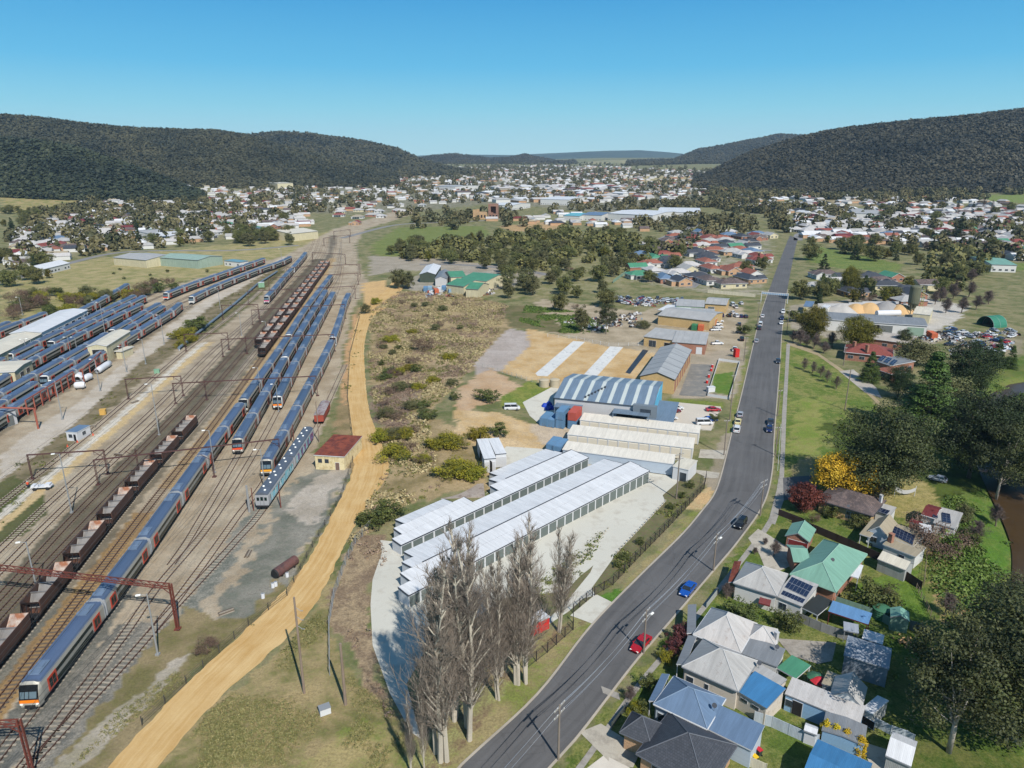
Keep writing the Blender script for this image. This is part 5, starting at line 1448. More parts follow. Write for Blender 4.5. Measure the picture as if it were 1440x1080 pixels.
fence('low white wall round the small grass lot beside the road', [(1011,507),(995,557),(1025,562),(1040,511),(1011,507)], .9, trim_white, 5, name='wall', boards=True, rails=0, pm=trim_white)
t_ = [('red drum on the lot wall, nearest the road end',1003.5,516),('red drum on the lot wall, second from the top',1002,521),('red drum on the lot wall, third from the top',998.5,530),('red drum on the lot wall, lowest',996,538)]
for lab, px, py in t_:
 x, y = G(px-2, py+1); t = thing('drum', lab, 'drum', (x, y, 0), 0, 'red drums'); q = MB(); q.lathe([(.42,0),(.45,.1),(.45,.6),(.47,.65),(.45,.7),(.45,1.2)], 12); q.build('shell', crw, t); q = MB(); q.lathe([(.42,1.2),(.1,1.25)], 12); q.build('lid', trim_white, t)
crate('sign_board_box', 'white box standing at the near corner of the small grass lot', 'box', 999, 551, 2.6, 1.4, 1.8, trim_white)
crate('red_kiosk', 'tall red kiosk between the grass lot and a parked ute', 'kiosk', 1035, 502, 1.8, 1.6, 3.2, crw)
# ---------------------------------------------------------------- concrete apron of the storage yard
apron_m = mat('pale_concrete_yard', S(214,211,198), rough=.85, n=.07, scale=.25, c2=S(196,190,176), amt=.25)
px_sheet('pavement', [(535,760),(556,762),(600,748),(690,690),(720,676),(800,640),(835,640),(905,655),(972,664),(940,690),(945,700),(868,800),(838,838),(820,842),(800,860),(762,885),(700,900),(640,916),(600,912),(572,962),(592,1040),(578,1030),(548,975),(524,908),(521,850),(524,815),(537,778)], .06, apron_m, 'pale concrete yard round the storage rows')
px_sheet('driveway', [(802,866),(838,836),(862,848),(834,878)], .075, apron_m, 'concrete driveway crossing the verge at the storage gate')
px_sheet('pavement', [(718,676),(706,676),(700,640),(712,628),(770,632),(800,634),(800,641),(745,660)], .055, apron_m, 'concrete lane behind the storage rows')
px_sheet('pavement', [(944,565),(1014,572),(1000,606),(986,604),(950,597),(922,590),(936,578)], .055, mat('pale_car_park_surface', S(216,206,190), n=.08, scale=.4), 'pale car park beside the warehouse office')
px_sheet('pavement', [(735,566),(775,545),(800,548),(778,560),(780,590),(760,598),(745,585)], .055, apron_m, 'concrete yard at the warehouse side')
gar_m = mat('garden_bed_mulch', S(122,110,80), n=.3, scale=2, c2=S(104,112,60), amt=.4)
px_sheet('garden_bed', [(858,741),(812,775),(770,800),(700,848),(620,905),(640,916),(700,900),(762,880),(800,843),(830,806)], .12, gar_m, 'narrow garden strip between the storage lanes')
px_sheet('garden_bed', [(990,670),(986,688),(940,740),(890,792),(858,824),(838,838),(832,828),(868,778),(936,706),(932,697),(972,662)], .12, gar_m, 'garden bed inside the roadside fence of the storage yard')
blackf = mat('black_palisade_fence', S(56,50,52), n=.12)
FENCE_H = 1.9
fence('black palisade fence along the road verge, upper run beside the garden bed', [(993,672),(990,688),(940,742),(893,790),(862,823),(836,838)], 1.9, blackf, 2.4, mesh=True, rails=2, pr=.06)
fence('black sliding gate at the storage driveway', [(833,839),(806,862)], 1.8, blackf, 2.0, name='gate', mesh=True, rails=3, pr=.06)
fence('black palisade fence below the poplars, lower run past the driveway', [(806,876),(806,886),(770,918),(738,943)], 1.9, blackf, 2.4, mesh=True, rails=2, pr=.06)
stake = mat('timber_stake', S(206,196,176), n=.1)
# bed edging stakes
for poly, lab in (([(868,778),(936,706)], 'row of short timber stakes edging the garden bed by the fence'), ([(855,745),(812,795),(772,835)], 'row of short timber stakes along the narrow garden strip')):
 fence(lab, poly, .55, stake, 1.3, name='edging', rails=0, pr=.09)
# retaining walls
t = thing('retaining_wall', 'grey concrete retaining slab leaning behind the notch of the upper storage row', 'wall', (*G(620,700), 0))
o = t.location; q = MB(); c = [G(620,702), G(682,700), G(680,680), G(620,684)]
q.prism([(x-o.x, y-o.y) for x, y in c], 0, 1.6); q.build('slab', mat('stained_grey_slab', S(176,164,152), n=.15, c2=S(146,130,118)), t)
fence('dark retaining wall behind the small white shed', [(676,622),(675,652),(692,668)], 3.0, mat('dark_sleeper_wall', S(60,52,46), n=.2), 2.4, name='wall', boards=True, rails=0)
fence('grey site fence along the near edge of the building site', [(672,515),(700,523),(740,536),(765,541)], 1.6, mat('pale_site_fence', S(198,194,184), n=.1), 2.5, boards=False, rails=5)
fence('pale site fence along the far edge of the building site', [(770,474),(800,476),(856,487),(925,486)], 1.5, trim_white, 4, boards=False, rails=4)
# ---------------------------------------------------------------- sandy track, streets, kerbs, footpath
sand_m = None
def sand_mat():
 m, nt, b = nodes('yellow_sand_track')
 ge = N(nt, 'ShaderNodeNewGeometry'); tc = N(nt, 'ShaderNodeTexCoord'); uv = tc.outputs['UV']
 mp = N(nt, 'ShaderNodeMapping'); mp.inputs['Scale'].default_value = (1.6, .06, 1); nt.links.new(uv, mp.inputs[0])
 st = noise_n(nt, mp.outputs[0], 1.0, 4, .65); bl = noise_n(nt, ge.outputs['Position'], .18, 4); fn = noise_n(nt, ge.outputs['Position'], 3.5, 4, .7)
 v = math_n(nt, 'ADD', math_n(nt, 'MULTIPLY', st, .5), math_n(nt, 'ADD', math_n(nt, 'MULTIPLY', bl, .35), math_n(nt, 'MULTIPLY', fn, .15)))
 nt.links.new(mix_n(nt, ramp01(nt, v, .38, .62), S(200,160,100), S(226,194,140)), b.inputs['Base Color'])
 b.inputs['Roughness'].default_value = .95; b.inputs['Specular IOR Level'].default_value = .1
 bp = N(nt, 'ShaderNodeBump', i_Strength=.3, i_Distance=.1); nt.links.new(v, bp.inputs['Height']); nt.links.new(bp.outputs[0], b.inputs['Normal'])
 return m
def ribbon(name, left, right, z, m, label, rag=0, n=120):
 """paved ribbon between two edge lines, UV across and along in metres"""
 La, Ra = Arc(left), Arc(right)
 mb = MB(); V = []; UV = []
 cross = 6
 for k in range(n+1):
  a, b = La.at(La.l[-1]*k/n), Ra.at(Ra.l[-1]*k/n)
  wid = (a-b).length
  if rag:
   ja, jb = (rag*(mnoise.noise(Vector((k*.31, o_, 0)))+.5*mnoise.noise(Vector((k*1.1, o_, 3)))) for o_ in (0, 9)); dd = (b-a).normalized(); a, b = a-dd*ja, b+dd*jb
  for j in range(cross+1):
   p = a.lerp(b, j/cross); V.append((p.x, p.y, H(p.x, p.y)+z)); UV.append((wid*j/cross, La.l[-1]*k/n))
 F = [(k*(cross+1)+j, k*(cross+1)+j+1, (k+1)*(cross+1)+j+1, (k+1)*(cross+1)+j) for k in range(n) for j in range(cross)]
 me = bpy.data.meshes.new(name); me.from_pydata(V, [], F); me.materials.append(m)
 l = me.uv_layers.new(name='UVMap')
 l.data.foreach_set('uv', [c for p in me.polygons for vi in p.vertices for c in UV[vi]])
 o = bpy.data.objects.new(name, me); COL.objects.link(o); structure(o, label); return o
pxl = lambda *a: [G(*q) for q in a]
sl = pxl((108,1120),(150,1080),(262,962),(360,872),(430,792),(468,722),(494,668),(497,640),(493,600),(489,560),(491,500),(503,448),(519,425),(540,410),(552,396))
sr = pxl((190,1120),(222,1078),(310,980),(384,915),(444,848),(484,768),(512,716),(541,676),(547,655),(535,620),(520,580),(514,535),(513,480),(525,446),(546,430),(562,412),(572,398))
ribbon('sand_track', sl, sr, .035, sand_mat(), 'wide yellow sand track curving beside the rail yard', rag=.45, n=420)
def asphalt(name, base, patch=.5):
 m, nt, b = nodes(name)
 ge = N(nt, 'ShaderNodeNewGeometry'); tc = N(nt, 'ShaderNodeTexCoord'); uv = tc.outputs['UV']; pos = ge.outputs['Position']
 sx = N(nt, 'ShaderNodeSeparateXYZ'); nt.links.new(uv, sx.inputs[0])
 mp = N(nt, 'ShaderNodeMapping'); mp.inputs['Scale'].default_value = (.9, .035, 1); nt.links.new(uv, mp.inputs[0])
 st = noise_n(nt, mp.outputs[0], 1.0, 3, .6); bl = noise_n(nt, pos, .09, 4); fn = noise_n(nt, pos, 4, 4, .75)
 v = math_n(nt, 'ADD', math_n(nt, 'MULTIPLY', st, .45), math_n(nt, 'ADD', math_n(nt, 'MULTIPLY', bl, .35), math_n(nt, 'MULTIPLY', fn, .2)))
 lo = tuple(c*.78 for c in base); hi = tuple(c*1.25 for c in base)
 col = mix_n(nt, ramp01(nt, v, .38, .62), lo, hi)
 # repaired patches and long tar cracks
 vo = N(nt, 'ShaderNodeTexVoronoi', i_Scale=.07, feature='F1'); nt.links.new(pos, vo.inputs['Vector'])
 w1 = N(nt, 'ShaderNodeSeparateColor'); nt.links.new(vo.outputs['Color'], w1.inputs[0])
 col = mix_n(nt, math_n(nt, 'MULTIPLY', ramp01(nt, w1.outputs[0], .78, .8), .35), col, hi)
 vc = N(nt, 'ShaderNodeTexVoronoi', i_Scale=.16, feature='DISTANCE_TO_EDGE'); mw = N(nt, 'ShaderNodeMapping'); nt.links.new(pos, mw.inputs[0])
 dn = N(nt, 'ShaderNodeTexNoise', i_Scale=.7, i_Detail=3); nt.links.new(pos, dn.inputs['Vector'])
 ad = N(nt, 'ShaderNodeVectorMath', operation='ADD'); nt.links.new(pos, ad.inputs[0]); nt.links.new(dn.outputs['Color'], ad.inputs[1]); nt.links.new(ad.outputs[0], vc.inputs['Vector'])
 crack = math_n(nt, 'LESS_THAN', vc.outputs[0], .008)
 col = mix_n(nt, math_n(nt, 'MULTIPLY', crack, .22), col, tuple(c*.4 for c in base))
 nt.links.new(col, b.inputs['Base Color']); b.inputs['Roughness'].default_value = .85; b.inputs['Specular IOR Level'].default_value = .3
 bp = N(nt, 'ShaderNodeBump', i_Strength=.2, i_Distance=.02); nt.links.new(fn, bp.inputs['Height']); nt.links.new(bp.outputs[0], b.inputs['Normal'])
 return m
asph = asphalt('worn_asphalt', S(102,101,101)); asph2 = asphalt('pale_asphalt', S(142,140,138))
rl = pxl((610,1130),(647,1080),(757,977),(833,880),(903,808),(960,752),(987,720),(1006,694),(1018,658),(1032,600),(1043,557),(1057,497),(1070,443),(1085,398),(1096,368),(1107,340),(1111,331))
rr = pxl((730,1130),(773,1077),(813,1033),(890,933),(940,875),(1001.7,803),(1040,757),(1073,708),(1085,663),(1088,613),(1093,550),(1097,500),(1099,467),(1104,427),(1110,392),(1118,352),(1122,336))
ROAD_L, ROAD_R = rl, rr
ribbon('road', rl, rr, .03, asph, 'wide asphalt road running away through the suburb', n=200)
kerb_m = mat('pale_concrete_kerb', S(186,176,160), n=.14, scale=1)
def kerb(name, pts, d, label, w=.32, h=.13, y1=1e9):
 c = [p for p in smooth_line(pts, 3.0) if p.y < y1]; L, Rr = offset_line(c, d), offset_line(c, d+w); n = len(c)
 q = MB(); a = q.pts([(p.x, p.y, H(p.x, p.y)+z) for q_, z in ((L, 0), (L, h), (Rr, h), (Rr, 0)) for p in q_])[0]
 for k in range(n-1):
  for i in range(3): q.f.append([a+i*n+k, a+(i+1)*n+k, a+(i+1)*n+k+1, a+i*n+k+1]); q.mi.append(0)
 return structure(q.build(name, kerb_m), label)
kerb('kerb', rl, -.32, 'concrete kerb on the storage side of the road', y1=420); kerb('kerb', rr, 0, 'concrete kerb on the house side of the road', y1=420)
foot_m = mat('concrete_footpath', S(172,166,156), n=.12, scale=.6, c2=S(150,144,134))
fpl = pxl((770,1130),(806,1085),(846,1030),(896,960),(956,890),(1000,836),(1050,773),(1078,735),(1093,700),(1097,647),(1100,580),(1104,520),(1106,484))
fpr = pxl((782,1130),(816,1087),(855,1032),(904,963),(963,893),(1007,839),(1056,777),(1085,738),(1100,701),(1103.5,647),(1106,580),(1109,520),(1111,484))
ribbon('footpath', fpl, fpr, .05, foot_m, 'concrete footpath in front of the houses and the park', n=120)
drive_m = mat('aged_concrete_driveway', S(196,188,172), n=.12, scale=.5, c2=S(168,160,146), amt=.35)
def drive(poly, label, m=None, z=.065, name='driveway'): return px_sheet(name, poly, z, m or drive_m, label)
drive([(1052,757),(1066,744),(1080,752),(1108,770),(1120,772),(1112,796),(1090,806),(1076,800),(1068,780)], 'curved concrete driveway to the green-roofed house')
drive([(1092,898),(1176,904),(1170,930),(1150,934),(1112,922)], 'broad concrete driveway behind the streaked iron roofs', mat('rough_concrete_driveway', S(176,168,156), n=.18, scale=.6, c2=S(146,138,126), amt=.4))
drive([(815,1030),(845,1018),(880,1040),(905,1048),(890,1080),(860,1075)], 'pale concrete driveway of the dark-tiled house')
drive([(850,1062),(905,1090),(840,1120),(800,1100)], 'pale paving along the bottom of the picture', mat('pale_stone_paving', S(222,214,200), n=.1, scale=1.5))
drive([(1101,672),(1150,668),(1148,696),(1102,704)], 'dark bitumen driveway beside the yellow wattle', asph)
drive([(1208,1042),(1258,1058),(1262,1090),(1230,1090)], 'concrete driveway beside the white garage in the corner')
drive([(1092,690),(1080,735),(1090,738),(1102,704),(1102,672),(1095,672)], 'wide concrete crossing at the bitumen driveway', foot_m, .058, 'footpath')
drive([(1200,520),(1180,522),(1216,552),(1240,560),(1232,545)], 'pale gravel drive at the red-roofed house', mat('pale_gravel', S(190,182,170), n=.15, scale=1))
drive([(1106,482),(1110,486),(1128,492),(1150,500),(1200,536),(1234,568),(1238,566),(1206,534),(1150,496),(1116,480)], 'narrow park path', mat('gravel_path', S(176,158,124), n=.12), .04, 'path')
drive([(985,632),(1022,634),(1018,646),(982,644)], 'concrete crossing beside the cream storage rows'); drive([(972,660),(1012,665),(1010,673),(980,672)], 'concrete crossing at the white block')
drive([(845,965),(870,975),(872,985),(848,975)], 'front path of the purple-hedge house', foot_m)
# other streets
def street(pts, w, label, m=None):
 c = pxl(*pts); c = smooth_line(c, 8); ribbon('road', [tuple(p) for p in offset_line(c, -w/2)], [tuple(p) for p in offset_line(c, w/2)], .03, m or asph2, label, n=40)
street([(968,404),(990,384),(1000,372),(985,360)], 9, 'short grey street between the red-roofed houses')
street([(1085,352),(1000,352),(960,346),(900,340)], 7, 'cross street among the estate houses')
street([(590,372),(640,372),(720,378),(780,388)], 7, 'grey access road in front of the dense trees')
street([(480,335),(560,316),(650,312),(740,306)], 7, 'road past the grassy park')
street([(0,398),(90,372),(180,354),(330,352),(420,345)], 7, 'road behind the paddock')
street([(1122,338),(1128,328),(1180,322),(1300,326)], 8, 'road bending off into the eastern houses')
street([(930,336),(975,318),(985,312)], 8, 'grey street in the estate')
street([(1040,300),(1250,304),(1440,312)], 7, 'long street below the right-hand hill')
# road bridge parapet with blue and white boards
o_ = Vector((*G(1070,424), 0)); e_ = Vector((*G(1107,427), 0)); t = thing('bridge_barrier', 'blue and white barrier boards across the far road bridge', 'barrier', (o_.x, o_.y, 0))
d = e_-o_; rz = math.atan2(d.y, d.x); n = 14
bl_m = mat('light_blue_board', S(150,184,214), n=.06)
for k in range(n+1): q = MB(); p = d*k/n; q.obox(p.x, p.y, 0, 5.6, .3, .3, rz) if k in (0, n) else q.obox(p.x, p.y, 4.2, 5.5, .2, .25, rz); q.build('post', trim_white, t)
q = MB(); q.obox(d.x/2, d.y/2, 4.3, 5.1, d.length, .16, rz); q.build('board', bl_m, t)
q = MB(); q.obox(d.x/2, d.y/2, 5.1, 5.4, d.length, .3, rz); q.build('top_rail', trim_white, t)
# creek
def creek():
 wm, nt, b = nodes('brown_creek_water')
 ge = N(nt, 'ShaderNodeNewGeometry'); f = noise_n(nt, ge.outputs['Position'], .3, 3)
 nt.links.new(mix_n(nt, f, S(62,48,32), S(92,74,50)), b.inputs['Base Color']); b.inputs['Roughness'].default_value = .3; b.inputs['Specular IOR Level'].default_value = .2
 bp = N(nt, 'ShaderNodeBump', i_Strength=.15, i_Distance=.1); nt.links.new(noise_n(nt, ge.outputs['Position'], 2.2, 3), bp.inputs['Height']); nt.links.new(bp.outputs[0], b.inputs['Normal'])
 c = smooth_line(CREEK, 3); L, Rr = offset_line(c, -4.6), offset_line(c, 4.6); mb = MB()
 for k in range(len(c)-1): mb.face([(*L[k], -1.35), (*Rr[k], -1.35), (*Rr[k+1], -1.35), (*L[k+1], -1.35)])
 structure(mb.build('water', wm), 'brown creek below the weedy bank')
creek()
# ---------------------------------------------------------------- power poles and wires along the road
pole_m = mat('weathered_power_pole', S(142,130,118), rough=.9, n=.2, fine=8)
xarm_m = mat('grey_crossarm', S(168,164,156), n=.15); ins_m = mat('white_insulator', S(230,230,226), rough=.3, n=.05)
POLES = []
def power_pole(px, py, ty, label, rz=None, arms=2, lamp=False, w=2.5):
 x, y = G(px, py); h = min(13, top_h(px, py, ty)); root = thing('power_pole', label, 'power pole', (x, y, H(x, y)), rz or 0, 'power poles')
 q = MB(); q.tube((0,0,0),(0,0,h),.17,9,.12); q.build('pole', pole_m, root)
 zs = [h-.35, h-1.5][:arms]
 for z in zs:
  q = MB(); q.box(-w/2, w/2, -.06, .06, z-.07, z+.07); q.tube((-.7,.05,z),(0,.05,z-.6),.025,4); q.tube((.7,.05,z),(0,.05,z-.6),.025,4); q.build('crossarm', xarm_m, root)
  for k in (-.46, -.2, .2, .46): q = MB(); q.lathe([(.05,z+.07),(.07,z+.14),(.04,z+.24)], 8, k*w, 0); q.build('insulator', ins_m, root)
 if lamp:
  q = MB(); q.tube((0,0,h-2.2),(1.6,-.2,h-1.6),.04,5); q.build('lamp_arm', galv, root); q = MB(); q.obox(1.8,-.22,h-1.66,h-1.5,.7,.3,-.1); q.build('lamp_head', lamp_m, root)
 POLES.append((root, h, w)); return root
rdir = lambda px, py: math.atan2(*[(lambda a, b: (b.y-a.y, b.x-a.x))(P(px, py), P(px+8, py-11))][0])-math.pi/2
power_pole(785,1069,991,'power pole with two crossarms nearest the bottom of the road', .95, lamp=False)
power_pole(905,919,858,'power pole standing behind the parked red car', .95, lamp=True)
power_pole(1003,803,751,'power pole between the blue car and the black car', .95, lamp=True)
power_pole(1069,725,675,'power pole where the road begins to straighten', .7)
power_pole(951,702,637,'timber power pole inside the storage yard garden bed', .5)
for i, (px, py, ty, lab) in enumerate(((1090,640,600,'slim pole on the park verge above the parked dark cars'),(1093,585,548,'slim pole on the park verge, middle of the straight'),(1026,591,552,'pole on the car park verge beside the white van'),(1029,564,527,'pole at the corner of the small grass lot'),(1046,508,474,'pole beside the grass lot near the red kiosk'),(1064,462,425,'pole beside the parked cars near the bridge'),(1106,470,436,'pole on the far verge near the bridge'),(1018,640,590,'pole on the crossing beside the cream storage rows'))):
 power_pole(px, py, ty, lab, .1, arms=1, w=1.6)
power_pole(1188,576,510,'tall timber power pole in the middle of the park lawn', .3, arms=1); power_pole(1186,514,488,'timber pole beside the red-roofed house', .3, arms=1, w=1.4)
wire = mat('aluminium_wire', S(196,200,206), rough=.4, metal=.5, n=.02)
def wires(a, b, label, ks, zoff, r=.022, sag=.9):
 ra, ha, wa = a; rb, hb, wb = b
 root = thing('power_line', label, 'power line', ra.location, 0, 'overhead power lines')
 for k in ks:
  pa = Vector((k*wa*math.cos(ra.rotation_euler.z), k*wa*math.sin(ra.rotation_euler.z), ha-zoff)); pb = rb.location-ra.location+Vector((k*wb*math.cos(rb.rotation_euler.z), k*wb*math.sin(rb.rotation_euler.z), hb-zoff))
  q = MB(); q.path([pa.lerp(pb, t/12)-Vector((0,0,sag*4*(t/12)*(1-t/12))) for t in range(13)], r, 4); q.build('wire', wire, root)
g = P(640, 1260); ext = thing('power_pole', 'power pole below the bottom edge of the picture', 'power pole', (-18, 42, 0), .95, 'power poles'); q = MB(); q.tube((0,0,0),(0,0,9),.17,9,.12); q.build('pole', pole_m, ext); q = MB(); q.box(-1.25,1.25,-.06,.06,8.6,8.74); q.build('crossarm', xarm_m, ext)
E0 = (ext, 9.0, 2.5)
seq = [E0]+POLES[:4]
for i, (a, b) in enumerate(zip(seq, seq[1:])):
 nm = ('below the nearest power pole', 'between the nearest pole and the red car', 'between the red car and the blue car', 'from the blue car to the bend')[i]
 wires(a, b, 'four upper wires over the road '+nm, (-.46,-.2,.2,.46), .1); wires(a, b, 'lower wires over the road '+nm, (-.4,.4), 1.3)
# ---------------------------------------------------------------- vehicles
tyre_m = mat('black_tyre', (.012,.012,.012), rough=.9); rim_m = mat('alloy_rim', S(170,172,176), rough=.35, metal=.6)
cglass = glass_mat('car_glass', (.012,.015,.018), .06); tail_m = mat('red_tail_lamp', S(180,24,24), rough=.2); plate_m = mat('number_plate', S(226,222,190))
PAINT = {n: mat(n+'_car_paint', S(*c), rough=.22, n=.03, spec=.6) for n, c in dict(white=(232,234,236), silver=(176,182,190), red=(176,28,40), blue=(28,86,176), black=(28,30,34), dark=(56,62,74), cream=(236,226,170), maroon=(110,28,38), grey=(128,134,142), green=(70,110,90), navy=(32,44,92)).items()}
def loft(sec, name, m, parent, smooth=True):
 """skin over cross sections (x, [(y, z)...])"""
 q = MB(); n = len(sec[0][1]); a = q.pts([(x, y, z) for x, pr in sec for y, z in pr])[0]
 for i in range(len(sec)-1):
  for k in range(n): j = (k+1) % n; q.f.append([a+i*n+k, a+i*n+j, a+(i+1)*n+j, a+(i+1)*n+k]); q.mi.append(0)
 q.f.append([a+k for k in range(n)][::-1]); q.mi.append(0); q.f.append([a+(len(sec)-1)*n+k for k in range(n)]); q.mi.append(0)
 o = q.build(name, m, parent, smooth=False); return o
SHAPES = {   # (length, width, belt z, roof z, x of: bonnet front, windscreen foot, roof front, roof rear, rear foot, tail)
 'sedan': (4.7, 1.8, .92, 1.44, 1.05, .35, -1.0, -1.75, .98), 'hatch': (4.1, 1.75, .95, 1.5, .95, .25, -1.3, -1.85, .96),
 'suv': (4.7, 1.86, 1.08, 1.75, 1.1, .5, -1.75, -2.2, 1.08), 'van': (4.9, 1.9, 1.15, 2.0, 1.85, 1.25, -2.3, -2.4, 1.15), 'ute': (5.1, 1.85, 1.02, 1.72, 1.15, .5, -.55, -.85, 1.02)}
def make_car(kind, paint, label, x, y, rz, z=0.0, group='parked cars', cat=None):
 L, W, zb, zr, xw, xr0, xr1, xf, zt = SHAPES[kind]
 names = {'sedan': 'parked_car', 'hatch': 'parked_car', 'suv': 'parked_suv', 'van': 'parked_van', 'ute': 'parked_ute'}
 root = thing(names[kind], label, cat or {'van': 'van', 'ute': 'ute'}.get(kind, 'car'), (x, y, z), rz, group)
 p = PAINT[paint]; w = W/2
 def sec(x, zlo, zhi, ww): return (x, [(-ww*.9, zlo), (-ww, zlo+.18), (-ww, zhi-.18), (-ww*.9, zhi), (ww*.9, zhi), (ww, zhi-.18), (ww, zlo+.18), (ww*.9, zlo)])
 b = loft([sec(-L/2, .35, zt-.12, w*.86), sec(-L/2+.18, .27, zt, w*.97), sec(-L/4, .24, zb, w), sec(xw-.3, .24, zb, w), sec(xw+.1, .24, zb-.02, w), sec(L/2-.5, .26, zb-.16, w*.96), sec(L/2-.06, .34, zb-.3, w*.82), sec(L/2, .4, zb-.36, w*.74)], 'body', p, root)
 ww = w*.9; wr = w*.76
 A = [(xw, zb-.03), (xr0, zr-.06), (xr1, zr-.06), (xf, zb-.03)]
 q = MB(); i = q.pts([(x, s*(ww if k in (0, 3) else wr), z) for s in (-1, 1) for k, (x, z) in enumerate(A)])[0]
 q.f += [[i, i+1, i+2, i+3], [i+7, i+6, i+5, i+4], [i, i+4, i+5, i+1], [i+2, i+6, i+7, i+3]]; q.mi += [0]*4
 q.build('glasshouse', cglass, root)
 q = MB(); i = q.pts([(xr0+.03, -wr-.02, zr-.08), (xr0+.03, wr+.02, zr-.08), (xr1-.03, wr+.02, zr-.08), (xr1-.03, -wr-.02, zr-.08), (xr0-.1, -wr+.1, zr), (xr0-.1, wr-.1, zr), (xr1+.1, wr-.1, zr), (xr1+.1, -wr+.1, zr)])[0]
 for f in ((4,5,6,7),(0,1,5,4),(1,2,6,5),(2,3,7,6),(3,0,4,7)): q.f.append([i+k for k in f]); q.mi.append(0)
 for s in (-1, 1):        # pillars
  for (x0, z0), (x1, z1), y0, y1 in ((A[0], A[1], ww, wr), (A[2], A[3], wr, ww), (((A[0][0]+A[3][0])/2, zb), ((A[1][0]+A[2][0])/2, zr-.06), ww, wr)):
   q.tube((x0, s*(y0+.01), z0), (x1, s*(y1+.01), z1), .045, 4)
 q.build('roof', p, root)
 for sx in (L*.305, -L*.3):
  for s in (-1, 1):
   q = MB(); q.tube((sx, s*(w-.2), .33), (sx, s*(w+.015), .33), .33, 14); wh = q.build('wheel', tyre_m, root)
   q = MB(); q.tube((sx, s*(w+.015), .33), (sx, s*(w+.03), .33), .2, 10); q.build('rim', rim_m, wh)
 for s in (-1, 1):
  q = MB(); q.obox(L/2-.13, s*w*.62, zb-.44, zb-.28, .22, .34, -s*.25); q.build('headlight', lamp_m, root)
  q = MB(); q.obox(-L/2+.04, s*w*.68, zt-.32, zt-.14, .12, .32); q.build('tail_light', tail_m, root)
  q = MB(); q.box(xw-.25, xw-.05, s*(w+.02)-.09, s*(w+.02)+.09, zb, zb+.13); q.build('mirror', p, root)
 if kind == 'ute':
  q = MB(); q.box(-L/2+.1, xf-.08, -w*.86, w*.86, zb-.35+.36, zb+.02); q.build('tray', under, root)
 return root
def car_px(kind, paint, label, px, py, head, group='parked cars'):
 x, y = G(px, py); return make_car(kind, paint, label, x, y, head, H(x, y), group)
def heading(px, py, qx, qy): a, b = P(px, py), P(qx, qy); return math.atan2(b.y-a.y, b.x-a.x)
hr = heading(850,960,960,845)
car_px('sedan','blue','bright blue sedan parked at the kerb by the white weatherboard house', 967, 832, heading(960,845,985,815)+math.pi, 'cars along the main road')
car_px('sedan','red','dark red sedan parked beside the power pole', 901, 909, hr+math.pi, 'cars along the main road')
car_px('suv','black','black four-wheel drive parked on the bend near the bitumen driveway', 1041, 739, heading(1030,755,1055,722)+math.pi, 'cars along the main road')
sr_ = heading(1087,640,1092,560)
car_px('sedan','dark','dark car at the park kerb, upper of two', 1083.5, 596, sr_+math.pi, 'cars along the main road'); car_px('hatch','navy','dark blue car at the park kerb, lower of two', 1081.5, 606, sr_+math.pi, 'cars along the main road')
sl_ = heading(1034,600,1046,550)
car_px('hatch','silver','silver car at the left kerb, top of the three', 1040.5, 585, sl_, 'cars along the main road'); car_px('sedan','cream','cream yellow car at the left kerb, middle of the three', 1037.5, 595, sl_, 'cars along the main road'); car_px('suv','white','white car at the left kerb, lowest of the three', 1036, 606, sl_, 'cars along the main road')
car_px('hatch','dark','lone dark car at the right kerb near the park', 1094, 510, sr_+math.pi, 'cars along the main road'); car_px('sedan','silver','silver white car at the left kerb by the grass lot', 1063.5, 481, sl_, 'cars along the main road')
for i, (px, py, k, c, lab) in enumerate(((1072,446,'sedan','white','white car driving near the bridge'),(1069,458,'van','white','white delivery van at the left kerb below the bridge'),(1067.5,463,'suv','dark','dark car behind the white delivery van'),(1101,440,'suv','white','white car at the right kerb, nearest the bridge'),(1099.5,449,'ute','navy','dark ute at the right kerb'),(1098.5,456,'hatch','white','white car at the right kerb, last before the shadow'))): car_px(k, c, lab, px, py, sr_ if i < 3 else sr_+math.pi, 'cars along the main road')
# side yards and car parks
for px, py, k, c, lab, hd_ in ((947,580,'suv','maroon','maroon car in the warehouse car park',.15),(952,576,'hatch','white','white car half hidden behind the maroon one',.15),(942,590,'sedan','white','white sedan in front of the maroon car',0.1),(1003,578,'sedan','red','red car under the lime sign by the car park',.05),(998,592,'sedan','blue','bright blue car behind the white minibus',.1),(990,597,'van','white','long white minibus at the car park edge',.05),
 (1008.5,484.5,'ute','white','white ute beside the brick end of the low workshop',0.05),(1033,493,'ute','white','white ute beside the red kiosk',1.2),
 (1043,478.5,'suv','black','black car in front of the roadside bush',1.3),(1039.5,467,'sedan','silver','silver car beside the roadside bush, lower',1.3),(1039.5,457.5,'hatch','dark','dark car beside the roadside bush, upper',1.3),
 (1236,768,'suv','white','white car parked along the dark fence by the taupe house',2.55),(720,576,'van','white','white truck van on the sandy mound yard',0.05),(1318,676,'hatch','silver','pale blue car by the creekside trees',2.4)):
 car_px(k, c, lab, px, py, hd_)
n_ = 0
for px, py, c, k in ((1015,445,'navy','suv'),(1025,445,'black','sedan'),(1035,445.5,'white','suv'),(1042,446,'navy','sedan'),(1048.5,446.5,'dark','hatch'),(1030,441,'white','hatch'),(1035,433,'white','ute'),(1030,430,'white','van'),(1042,428,'white','hatch')):
 car_px(k, c, '%s car %s in the gravel yard before the bridge' % ({'navy':'navy','black':'black','white':'white','dark':'dark grey'}[c], ('at the left of the front row','second in the front row','in the middle of the front row','fourth in the front row','at the front row right end','behind the front row','by the tipped white trailer','beside the white tipper','farthest back')[n_]), px, py, 1.4+.1*(n_ % 3)); n_ += 1
